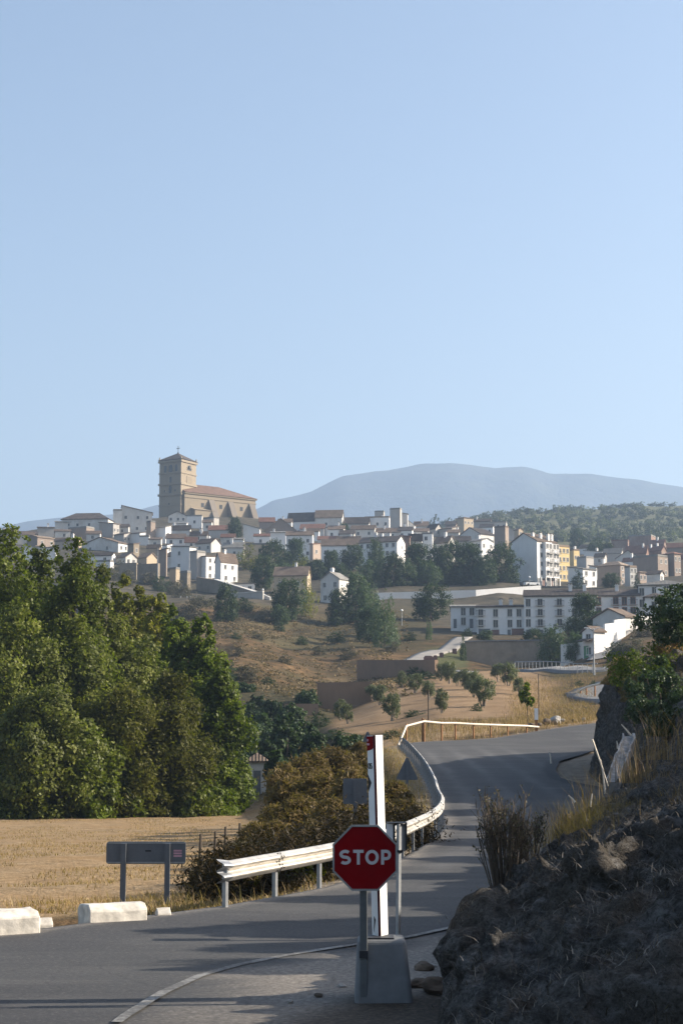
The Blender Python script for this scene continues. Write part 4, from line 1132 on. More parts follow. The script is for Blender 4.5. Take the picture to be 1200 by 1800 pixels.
# ---------------------------------------------------------------- church
M['r_nave'] = tiles('brown_nave_tiles', (0.13, 0.085, 0.065), (0.18, 0.115, 0.085), (0.23, 0.15, 0.115))
Yc = 800.0; mc = mpp(Yc)
pc = P(317.5, 913, Yc)
church = empty('church', pc, R(-35) + math.atan2(-pc.x, pc.y), 'big stone church with square belfry tower on top of the hill', 'church')
tw, td = 38.5 * mc / math.cos(R(35)), 27 * mc / math.sin(R(35))
th_ = (913 - 806) * mc
zt = lambda y: (913 - y) * mc
b = MB(); b.box((-tw, 0, -12), (0, td, th_)); tower = b.build('tower', M['church'], church)
b = MB()
for y, e, t in ((807, .55, .5), (828, .3, .35), (848, .45, .45), (867, .55, .5), (886, .2, .3)):
    z = zt(y); b.box((-tw - e, -e, z - t), (e, td + e, z + t))
b.build('cornice', M['church'], tower)
o_ = .7; zr_ = th_ + .52
b = MB(); b.add([(-tw - o_, -o_, zr_), (o_, -o_, zr_), (o_, td + o_, zr_), (-tw - o_, td + o_, zr_), (-tw / 2, td / 2, zt(788.5))], [(0, 3, 2, 1), (0, 1, 4), (1, 2, 4), (2, 3, 4), (3, 0, 4)])
rf = b.build('tower_roof', M['r_dark'], tower)
b = MB(); cx, cy, cz = -tw / 2, td / 2, zt(789)
b.tube([(cx, cy, cz), (cx, cy, cz + 3.6)], .14, 6); b.box((cx - .9, cy - .1, cz + 2.3), (cx + .9, cy + .1, cz + 2.6)); b.tube([(cx, cy, cz - .3), (cx, cy, cz + .4)], .4, 8)
b.build('cross', M['iron'], tower)
for px_, py_ in ((-tw, 0), (0, 0), (0, td), (-tw, td)):
    b = MB(); b.tube([(px_, py_, zr_), (px_, py_, zr_ + .8), (px_, py_, zr_ + 1.7)], [.45, .35, .05], 6); b.build('pinnacle', M['church'], tower)


def arch(parent, x, z, w, h, side=False, name='window', depth=.08):
    """dark arched opening with a stone surround"""
    b = MB(); n = 8
    pts = [(-w / 2, -h / 2)] + [(w / 2, -h / 2)] + [(w / 2 * math.cos(math.pi * k / n), h / 2 - w / 2 + w / 2 * math.sin(math.pi * k / n)) for k in range(n + 1)]
    out = [(a * 1.25, c * 1.07) for a, c in pts]
    for i in range(len(pts)):
        j = (i + 1) % len(pts)
        q4 = [(pts[i][0], -.1, pts[i][1]), (pts[j][0], -.1, pts[j][1]), (out[j][0], -.1, out[j][1]), (out[i][0], -.1, out[i][1])]
        b.prism(q4, (0, .2, 0), 0)
    b.prism([(a, -.03, c) for a, c in pts], (0, .1, 0), 1)
    o = b.build(name, [M['church'], M['pane']], parent)
    o.location = (0, x, z) if side else (x, 0, z)
    if side:
        o.rotation_euler = (0, 0, math.pi / 2)
    return o


fx = lambda z5: -tw + (z5 - 150) / 200 * tw       # from the enlarged crop of the front face
for a, w_, y0, y1 in ((205, 1.5, 814, 827), (253, 2.2, 813, 828.5), (305, 1.5, 813, 825.5), (255, 1.2, 834.5, 845), (253, 1.7, 850.5, 869), (243, 1.0, 882, 887), (200, .7, 858, 862), (298, .7, 858, 862)):
    arch(tower, fx(a), (zt(y0) + zt(y1)) / 2, w_, (y1 - y0) * mc)
sy = lambda z5: (z5 - 350) / 140 * td
for a, w_, y0, y1 in ((425, 3.6, 812.5, 822), (443, 1.2, 882, 887)):
    arch(tower, sy(a), (zt(y0) + zt(y1)) / 2, w_, (y1 - y0) * mc, True)
b = MB(); b.box((0, sy(400), zt(846)), (.15, sy(450), zt(833))); b.build('stone_panel', M['church'], tower)
bl = MB(); bl.tube([(.2, sy(425), zt(814)), (.2, sy(425), zt(815.5)), (.2, sy(425), zt(818)), (.2, sy(425), zt(819))], [.1, .5, .7, 1.0], 10); bl.build('bell', M['concrete'], tower)

# nave in its own frame, wall running back to the right
pn = P(343, 913, Yc + 4)
nv = MB(); Ln = 110 * mc / math.cos(R(33)); Dn = 18.0; hn = (913 - 868) * mc; rn = 14 * mc
nave = empty('nave', (0, 0, 0)); nave.parent = church
ang = R(33) + math.atan2(-pn.x, pn.y) - church.rotation_euler.z
nave.location = Matrix.Rotation(-church.rotation_euler.z, 3, 'Z') @ (pn - pc); nave.rotation_euler = (0, 0, ang)
bpy.data.objects.remove(nave)
NM = Matrix.Translation(Matrix.Rotation(-church.rotation_euler.z, 3, 'Z') @ (pn - pc)) @ Matrix.Rotation(ang, 4, 'Z')


def npart(b, name, m):
    b.v = [tuple(NM @ Vector(v)) for v in b.v]
    return b.build(name, m, church)


b = MB(); b.box((-6, 0, -12), (Ln, Dn, hn)); npart(b, 'nave_wall', M['church'])
b = MB(); b.box((-6, -.5, hn + .003), (Ln + .5, Dn + .5, hn + .7)); b.box((-6, -.25, hn - 1.9), (Ln + .25, -.003, hn - 1.5)); npart(b, 'nave_cornice', M['church'])
b = MB(); z1 = hn + .71; zt_ = hn + 21 * mc + .7
b.add([(-6, -.8, z1), (Ln + .8, -.8, z1), (Ln + .8, Dn + .8, z1), (-6, Dn + .8, z1), (-6, Dn / 2, zt_), (Ln * .55, Dn / 2, zt_)], [(0, 3, 2, 1), (0, 1, 5, 4), (1, 2, 5), (2, 3, 4, 5), (3, 0, 4)])
npart(b, 'nave_roof', M['r_nave'])
for t_ in (.26, .58, .93):
    x = Ln * t_
    b = MB(); hb = hn * .70
    b.prism([(x - 1.6, 0, -10), (x - 1.6, -5.5, -10), (x - 1.6, -4.6, 1.5), (x - 1.6, -1.2, hb), (x - 1.6, 0, hb + 2)], (3.2, 0, 0))
    npart(b, 'buttress', M['church2'])
b = MB(); b.prism([(Ln, 2, -10), (Ln + 5, 2, -10), (Ln + 3.6, 2, 1), (Ln + .8, 2, hn * .75), (Ln, 2, hn * .8)], (0, 3, 0)); npart(b, 'buttress', M['church2'])
b = MB(); b.box((-2, -3.0, -8), (9, -.003, hn * .36)); b.prism([(-2.4, -3.4, hn * .36), (-2.4, 0, hn * .36 + 1.2), (-2.4, 0, hn * .36)], (11.8, 0, 0)); npart(b, 'side_chapel', M['church'])
for t_ in (.12, .42, .76):
    b = MB(); x = Ln * t_; b.box((x - .8, -.08, hn * .52), (x + .8, .05, hn * .68)); npart(b, 'nave_window', M['pane'])
# ================================================================ plants
def leaf_quads(rng, pos, nrm, size, aspect=1.6):
    """one small leaf (or leaf spray) per position, facing roughly along nrm"""
    n = len(pos)
    r = rng.normal(size=(n, 3)); nn = nrm + 0.55 * r; nn /= np.linalg.norm(nn, axis=1, keepdims=True) + 1e-9
    t = np.cross(nn, rng.normal(size=(n, 3))); t /= np.linalg.norm(t, axis=1, keepdims=True) + 1e-9
    bt = np.cross(nn, t)
    s = (size * (0.6 + 0.8 * rng.random(n)))[:, None]
    a = t * s * aspect * .5; b_ = bt * s * .5
    V = np.stack([pos - a, pos - 0.15 * a + b_, pos + a, pos - 0.15 * a - b_], 1).reshape(-1, 3)
    Q = np.arange(4 * n).reshape(n, 4)
    return V, Q


PROFS = {
    'poplar': lambda f: np.clip(1.25 - 0.25 * f, 0, 1) * np.clip((1 - f) / 0.40, 0, 1) ** 0.48 * np.clip(f / 0.08 + .5, 0, 1),
    'round': lambda f: np.sqrt(np.clip(1 - (2 * f - 1) ** 2, 0, 1)),
    'wide': lambda f: np.sqrt(np.clip(1 - (1.6 * f - .6) ** 2, 0, 1)),
    'bush': lambda f: np.sqrt(np.clip(1 - f ** 2, 0, 1)),
    'cone': lambda f: (1 - f) * 0.9 + 0.1 * np.sin(np.pi * f),
    'cypress': lambda f: np.sin(np.pi * np.clip(f, 0, 1) ** 0.6) ** 0.5 * (1 - 0.6 * f),
}


def crown_mesh(seed, H, Rd, prof='round', z0=0.15, nclump=45, nleaf=5000, leafsize=0.3, clump=0.32, droop=0.0, fill=0.35, spray=.17, aspect=1.5):
    rng = np.random.default_rng(seed)
    f = rng.random(nclump * 3); pr = PROFS[prof](f)
    keep = rng.random(len(f)) < (0.25 + 0.75 * pr); f = f[keep][:nclump]; pr = pr[keep][:nclump]
    az = rng.random(len(f)) * 2 * np.pi
    rad = Rd * pr * (fill + (1 - fill) * rng.random(len(f)) ** 0.5) * (0.8 + 0.3 * np.sin(az * 2 + seed) * rng.random(len(f)))
    cz = H * (z0 + (1 - z0) * f)
    C_ = np.stack([rad * np.cos(az), rad * np.sin(az), cz], 1)
    cr = Rd * clump * (0.55 + 0.7 * rng.random(len(f))) * (0.55 + 0.6 * pr)
    cr = np.maximum(cr, Rd * .12)
    w = cr ** 2; w /= w.sum()
    nsp = max(60, nleaf // 14)
    si = rng.choice(len(f), nsp, p=w)                       # each spray belongs to one bough
    d = rng.normal(size=(nsp, 3)); d /= np.linalg.norm(d, axis=1, keepdims=True)
    sp = C_[si] + d * (cr[si] * (0.35 + 0.75 * rng.random(nsp) ** 0.7))[:, None] * np.array([1, 1, 0.9 if prof != 'poplar' else 1.3])
    k = rng.integers(nsp, size=nleaf); idx = si[k]
    pos = sp[k] + rng.normal(size=(nleaf, 3)) * (spray * cr[idx])[:, None]
    if droop:
        pos[:, 2] -= droop * rng.random(nleaf) * cr[idx]
    pos[:, 2] = np.maximum(pos[:, 2], 0.02 * H)
    nr = d[k] + np.array([0, 0, 0.25])
    V, Q = leaf_quads(rng, pos, nr, leafsize, aspect)
    ct = rng.random(nsp) * .5 + .5 *rng.random(len(f))[si]
    ct0 = rng.random(len(f))
    tint = np.clip(0.40 + 0.60 * (ct[k] - .5) + 0.26 * (rng.random(nleaf) ** 2) - 0.08, 0, 1)
    return V, Q, np.repeat(tint, 4), C_


def trunk_mb(rng, H, r0, C_, z0, nlimb=7, top=0.8):
    b = MB()
    n = 7; p = Vector((0, 0, -0.5)); pts = [p.copy()]; rad = [r0 * 1.35]
    for i in range(1, n + 1):
        p = Vector((rng.uniform(-1, 1) * r0 * 1.2 * i / n, rng.uniform(-1, 1) * r0 * 1.2 * i / n, H * top * i / n)); pts.append(p); rad.append(r0 * (1 - i / n * .85))
    b.tube(pts, rad, 8)
    for k in range(min(nlimb, len(C_))):
        c = Vector(C_[int(rng.random() * len(C_))]); zb = max(H * z0 * .7, min(c.z * .7, H * top * .9)); i = zb / (H * top) * n
        j = int(min(max(i, 0), n - 1)); base = pts[j].lerp(pts[j + 1], i - j if i - j <= 1 else 1)
        rr_ = max(rad[j] * .5, .02); mid = base.lerp(c, .5) + Vector((0, 0, -abs(c.x) * .1))
        b.tube([base, mid, c], [rr_, rr_ * .6, rr_ * .2], 5)
    return b


def tree(name, loc, H, Rd, mt, prof='round', z0=0.15, nclump=45, nleaf=5000, leafsize=0.3, clump=0.32, seed=1, label=None, cat='tree', group=None,
         trunk='bark', tr=None, droop=0.0, fill=0.35, crown='crown', nlimb=7, top=.8, stems=1, spray=.17, aspect=1.5):
    root = empty(name, loc, 0, label, cat, group)
    V, Q, t, C_ = crown_mesh(seed, H, Rd, prof, z0, nclump, nleaf, leafsize, clump, droop, fill, spray, aspect)
    link(crown, np_mesh(crown, V, Q, t), M[mt], root)
    rng = random.Random(seed)
    if trunk:
        if stems == 1:
            trunk_mb(rng, H, tr or H * .02, C_, z0, nlimb, top).build('trunk', M[trunk], root)
        else:
            b = MB()
            for k in range(stems):
                c = Vector(C_[int(rng.random() * len(C_))]); a = Vector((rng.uniform(-.2, .2) * Rd, rng.uniform(-.2, .2) * Rd, -.4)); r0 = tr or H * .02
                b.tube([a, a.lerp(c, .45) + Vector((0, 0, H * .06)), c], [r0, r0 * .7, r0 * .25], 6)
            b.build('trunk', M[trunk], root)
    return root


def tree_px(name, px, ptop, base, wpx, Y, mt, **kw):
    """tree whose crown spans wpx and whose foot stands on the ground at distance Y"""
    loc = on_ground(px, Y, -0.1)
    H = P(px, ptop, Y).z - loc.z
    return tree(name, loc, max(H, .6), wpx * mpp(Y) / 2, mt, **kw)


# ---------------------------------------------------------------- the grove on the left
G = [  # px, top, w, Y, kind, label
    (8, 936, 110, 112, 'l_poplar', 'poplar', 'tallest dark green poplar cut by the left edge'),
    (66, 968, 95, 118, 'l_poplar', 'poplar', 'dark poplar right of the tallest one at the left edge'),
    (122, 958, 110, 110, 'l_poplar', 'poplar', 'broad dark poplar with pointed top in the middle of the grove'),
    (176, 1000, 90, 114, 'l_silver', 'poplar', 'silvery poplar right of the broad pointed poplar'),
    (214, 1013, 58, 134, 'l_yellow', 'poplar', 'yellowish slim poplar tip left of the twin tips'),
    (240, 1022, 54, 136, 'l_yellow', 'poplar', 'yellow green slim poplar tip rising behind the grove'),
    (272, 1048, 74, 128, 'l_yellow', 'poplar', 'golden green poplar on the right shoulder of the grove'),
    (304, 1072, 84, 124, 'l_bright', 'poplar', 'green poplar between the golden one and the last bright one'),
    (360, 1074, 78, 118, 'l_bright', 'poplar', 'bright green pointed poplar at the right end of the grove'),
    (386, 1175, 92, 113, 'l_bright', 'poplar', 'bright green leafy lower tree on the right rim of the grove'),
    (330, 1120, 90, 120, 'l_bright', 'poplar', 'dark gapped green tree below the two bright poplars'),
    (225, 1085, 130, 116, 'l_silver', 'round', 'silvery round tree in the heart of the grove'),
    (132, 1090, 130, 108, 'l_silver', 'round', 'grey green round tree below the broad poplar'),
    (30, 1060, 150, 106, 'l_silver', 'round', 'pale silvery tree at the left edge of the grove'),
    (296, 1178, 140, 105, 'l_willow', 'round', 'olive brown willow with rounded dome facing the field'),
    (206, 1205, 130, 103, 'l_willow', 'round', 'dark willow left of the rounded olive brown dome'),
    (70, 1225, 160, 100, 'l_silver', 'round', 'front silver poplar thicket facing the field'),
    (148, 1270, 120, 101, 'l_poplar', 'round', 'dark low tree between silver thicket and willows'),
]
for i, (px, tp, w, Y, mt, pf, lab) in enumerate(G):
    loc = on_ground(px, Y, -.2); H = P(px, tp, Y).z - loc.z
    big = w * mpp(Y) / 2
    tree('willow' if mt == 'l_willow' else 'poplar', loc, H, big * (1.22 if px < 270 else 1.08), mt, prof='poplar' if pf == 'poplar' else 'wide', z0=0.05 if pf == 'poplar' else .02,
         nclump=110 if pf == 'poplar' else 80, nleaf=42000 if mt != 'l_willow' else 46000, leafsize=0.15 if mt != 'l_willow' else .10, clump=0.34 if pf == 'poplar' else .30,
         seed=100 + i, label=lab, group='trees of the riverside grove', droop=.8 if mt == 'l_willow' else 0, tr=.25, nlimb=14, spray=.2 if mt == 'l_willow' else .16, aspect=2.6 if mt == 'l_willow' else 1.4)
for i, (px, tp, w, Y, mt, lab) in enumerate([(338, 1372, 100, 104, 'l_poplar', 'low dark rounded bush at the foot of the willow'), (268, 1372, 70, 103, 'l_willow', 'small olive bush left of the rounded dark bush'), (386, 1385, 70, 106, 'l_bright', 'green bush at the right foot of the grove'),
                                             (166, 1392, 50, 99, 'l_bright', 'bright green sapling bush before the dark trunks'), (100, 1375, 90, 101, 'l_poplar', 'dark bush under the silver thicket'), (20, 1370, 90, 101, 'l_poplar', 'dark bush at the left end of the field'), (215, 1380, 80, 102, 'l_poplar', 'dark bush under the dark willow')]):
    tree_px('bush', px, tp, 0, w, Y, mt, prof='bush', z0=0.0, nclump=40, nleaf=12000, leafsize=.12, clump=.36, seed=160 + i, label=lab, cat='bush', group='bushes along the grove', trunk='bark', tr=.06, stems=4)

# ---------------------------------------------------------------- valley greenery right of the grove
VB = [
    (440, 1235, 46, 178, 'l_dark', 'round', 'grey green tree below the dark rocky cut'),
    (424, 1282, 54, 150, 'l_mid', 'round', 'soft green tree beside the right rim of the grove'),
    (462, 1255, 50, 165, 'l_mid', 'round', 'hazy green tree above the white hut'),
    (500, 1256, 60, 146, 'l_mid', 'round', 'green tree above and right of the white hut'),
    (535, 1268, 44, 150, 'l_mid', 'round', 'small green tree left of the first olive trees'),
    (541, 1218, 44, 205, 'l_dark', 'round', 'dark tree against the lower brown wall'),
    (486, 1318, 44, 118, 'l_mid', 'round', 'light leafy shrub right beside the white hut'),
    (452, 1222, 40, 196, 'l_dark', 'round', 'dark round tree left of the low brown wall'),
    (478, 1232, 44, 188, 'l_dark', 'round', 'dark bushy tree below the low brown wall'),
    (512, 1240, 46, 180, 'l_mid', 'round', 'dark tree left of the dark wall tree'),
    (425, 1205, 40, 214, 'l_dark', 'round', 'dark bush at the left end of the rocky cut'),
    (552, 1290, 50, 138, 'l_dark', 'round', 'dark shrub above the dry bush crest'),
    (612, 1296, 56, 128, 'l_dark', 'round', 'dark shrub left of the white route post top'),
    (470, 1304, 44, 140, 'l_mid', 'round', 'dark leafy shrub above the hut roof'),
]
for i, (px, tp, w, Y, mt, pf, lab) in enumerate(VB):
    tree_px('tree', px, tp, 0, w, Y, mt, prof='wide', z0=.05, nclump=44, nleaf=11000, leafsize=.16, clump=.34, seed=200 + i, label=lab, group='valley trees', stems=3, tr=.1)

# dry bushes on the road slope
DB = [(632, 1312, 70, 82), (590, 1318, 90, 78), (545, 1328, 90, 74), (506, 1345, 80, 70), (560, 1365, 110, 62), (620, 1360, 90, 60), (500, 1372, 66, 62), (480, 1418, 60, 56), (520, 1405, 110, 52), (590, 1410, 100, 48), (650, 1395, 80, 52), (446, 1452, 60, 49), (480, 1450, 100, 45), (560, 1452, 110, 41), (418, 1486, 56, 43), (690, 1380, 60, 62), (452, 1492, 90, 38), (366, 1516, 50, 38), (520, 1490, 80, 37), (380, 1524, 60, 35), (625, 1450, 80, 43), (705, 1412, 60, 54)]
_dl = ['russet', 'brown', 'golden brown', 'dull brown', 'dark brown', 'tangled brown']
_pos = ['at the top of the road slope behind the route post', 'left of the slope crest', 'on the crest right of the white hut', 'on the left shoulder of the slope', 'in the middle of the slope', 'behind the small square sign', 'on the lower left shoulder', 'at the field edge below the hut', 'below the slope centre', 'left of the small square sign post', 'directly behind the white route post', 'at the field edge by the old fence posts', 'halfway down to the guardrail', 'behind the guardrail near the stop sign', 'at the right end of the field', 'beside the curved guardrail', 'in the dark hollow behind the guardrail', 'right of the directional board', 'above the middle of the guardrail', 'at the end of the guardrail', 'behind the stop sign', 'under the triangular sign']
for i, (px, tp, w, Y) in enumerate(DB):
    if i in (18, 19, 20):
        continue
    mt = 'l_dry' if i not in (7, 11, 14, 16, 17) else ('l_dry' if i % 2 else 'l_scrub')
    tree_px('dry_bush', px, tp, 0, w, Y, mt, prof='bush', z0=0.0, nclump=90, nleaf=20000, leafsize=.016 + Y * .0005, clump=.26, seed=300 + i, aspect=4.0, spray=.5,
            label=f'{_dl[i % 6]} dry bush {_pos[i]}', cat='bush', group='dry bushes on the road slope', trunk='fieldpost', tr=.03, stems=7)
for i, (x, Y, h, r_) in enumerate([(-1.7, 31.2, .8, 1.0), (-.9, 33.4, .85, 1.1), (-.3, 36.0, .9, 1.2), (.4, 39.0, .95, 1.3), (1.1, 43.0, 1.0, 1.4), (-2.2, 34.6, .9, 1.1), (-1.4, 37.5, 1.0, 1.4)]):  # low brush added where shade lies; its dark colour stands in for it
    tree('dry_bush', (x, Y, zg(x, Y) - .1), h, r_, 'l_shadebrush', prof='bush', z0=0.0, nclump=60, nleaf=9000, leafsize=.03, clump=.26, seed=370 + i, aspect=4, spray=.5, trunk='fieldpost', tr=.02, stems=6,
         label='low shade-coloured brush ' + ['behind the first guardrail bay', 'behind the second guardrail bay', 'behind the third guardrail bay', 'behind the stop sign at the guardrail', 'behind the start of the guardrail curve', 'in the dark hollow left of the stop sign', 'under the small square sign'][i], cat='bush', group='dry bushes on the road slope')
for i, (px, Y, h) in enumerate([(470, 31.0, .55), (530, 32.5, .6), (555, 33, .5), (455, 31.5, .4)]):
    tree('yellow_weed', on_ground(px, Y, -.05), h, h * .7, 'l_yellow', prof='bush', z0=0, nclump=14, nleaf=500, leafsize=.07, seed=340 + i, label=['yellow weed under the first guardrail bay', 'yellow weed under the second guardrail bay', 'small yellow weed right of the second post', 'small yellow weed nearest the guardrail end'][i],
         cat='weed', group='yellow weeds under the guardrail', trunk='bark', tr=.012, stems=4)

# ---------------------------------------------------------------- olive grove
OL = [(598, 1267, 38, 28, 'small olive tree at the left corner of the grove'), (611, 1272, 34, 22, 'slim olive tree right of the corner one'), (688, 1268, 50, 36, 'olive tree standing lowest at the field edge'), (655, 1234, 30, 28, 'olive tree at the left end of the second row'), (669, 1239, 36, 30, 'olive tree right of the left second row one'),
      (707, 1208, 28, 20, 'small olive tree below the brown walls'), (729, 1219, 36, 28, 'double olive tree below the brown walls'), (752, 1233, 36, 26, 'thin olive tree behind the leafless stake'), (776, 1254, 44, 26, 'olive tree right of the leafless stake'), (774, 1197, 30, 24, 'olive tree at the top edge left of the tallest pair'),
      (790, 1202, 40, 28, 'tall olive tree at the top edge of the grove'), (805, 1207, 26, 20, 'low olive tree right of the tall top one'), (818, 1212, 36, 30, 'round olive tree in the centre of the grove'), (832, 1225, 44, 34, 'olive tree behind the largest one'), (850, 1242, 52, 42, 'largest olive tree with forked trunk at the lower edge'),
      (876, 1198, 32, 26, 'olive tree at the right end of the top row'), (892, 1206, 42, 34, 'forked olive tree at the right end of the grove'), (912, 1222, 30, 24, 'low olive tree nearest the dry slope on the right'),]
_otpl = []
for v in range(4):
    t_ = tree('olive_tree', (0, 0, 0), 3.4, 1.55, 'l_olive', prof='wide', z0=.30, nclump=34, nleaf=6000, leafsize=.085, clump=.34, aspect=2.2, seed=400 + v, tr=.13, stems=3, trunk='bark_pale', cat='tree', group='olive trees of the grove', label='x')
    _otpl.append(t_)
for i, (px, by, hp, wp, lab) in enumerate(OL):
    p = hit(px, by, 130, 300); o = _otpl[i] if i < 4 else copy_tree(_otpl[i % 4])
    m = mpp(p.y)
    o.location = (p.x, p.y, p.z - .1); s = hp * m / 3.4; o.scale = (wp * m / 3.1, wp * m / 3.1, s); o.rotation_euler = (0, 0, i * 1.9)
    o['label'] = lab
# ---------------------------------------------------------------- trees in and around the town
def tpl(mt, prof, seed, n=9500, ls=.027, z0=.08, ncl=52, cl=.36, trunk='bark', **kw):
    t = tree('tree', (0, 0, 0), 1.0, .5, mt, prof=prof, z0=z0, nclump=ncl, nleaf=n, leafsize=ls, clump=cl, seed=seed, tr=.02, label='x', cat='tree', trunk=trunk, **kw)
    return t


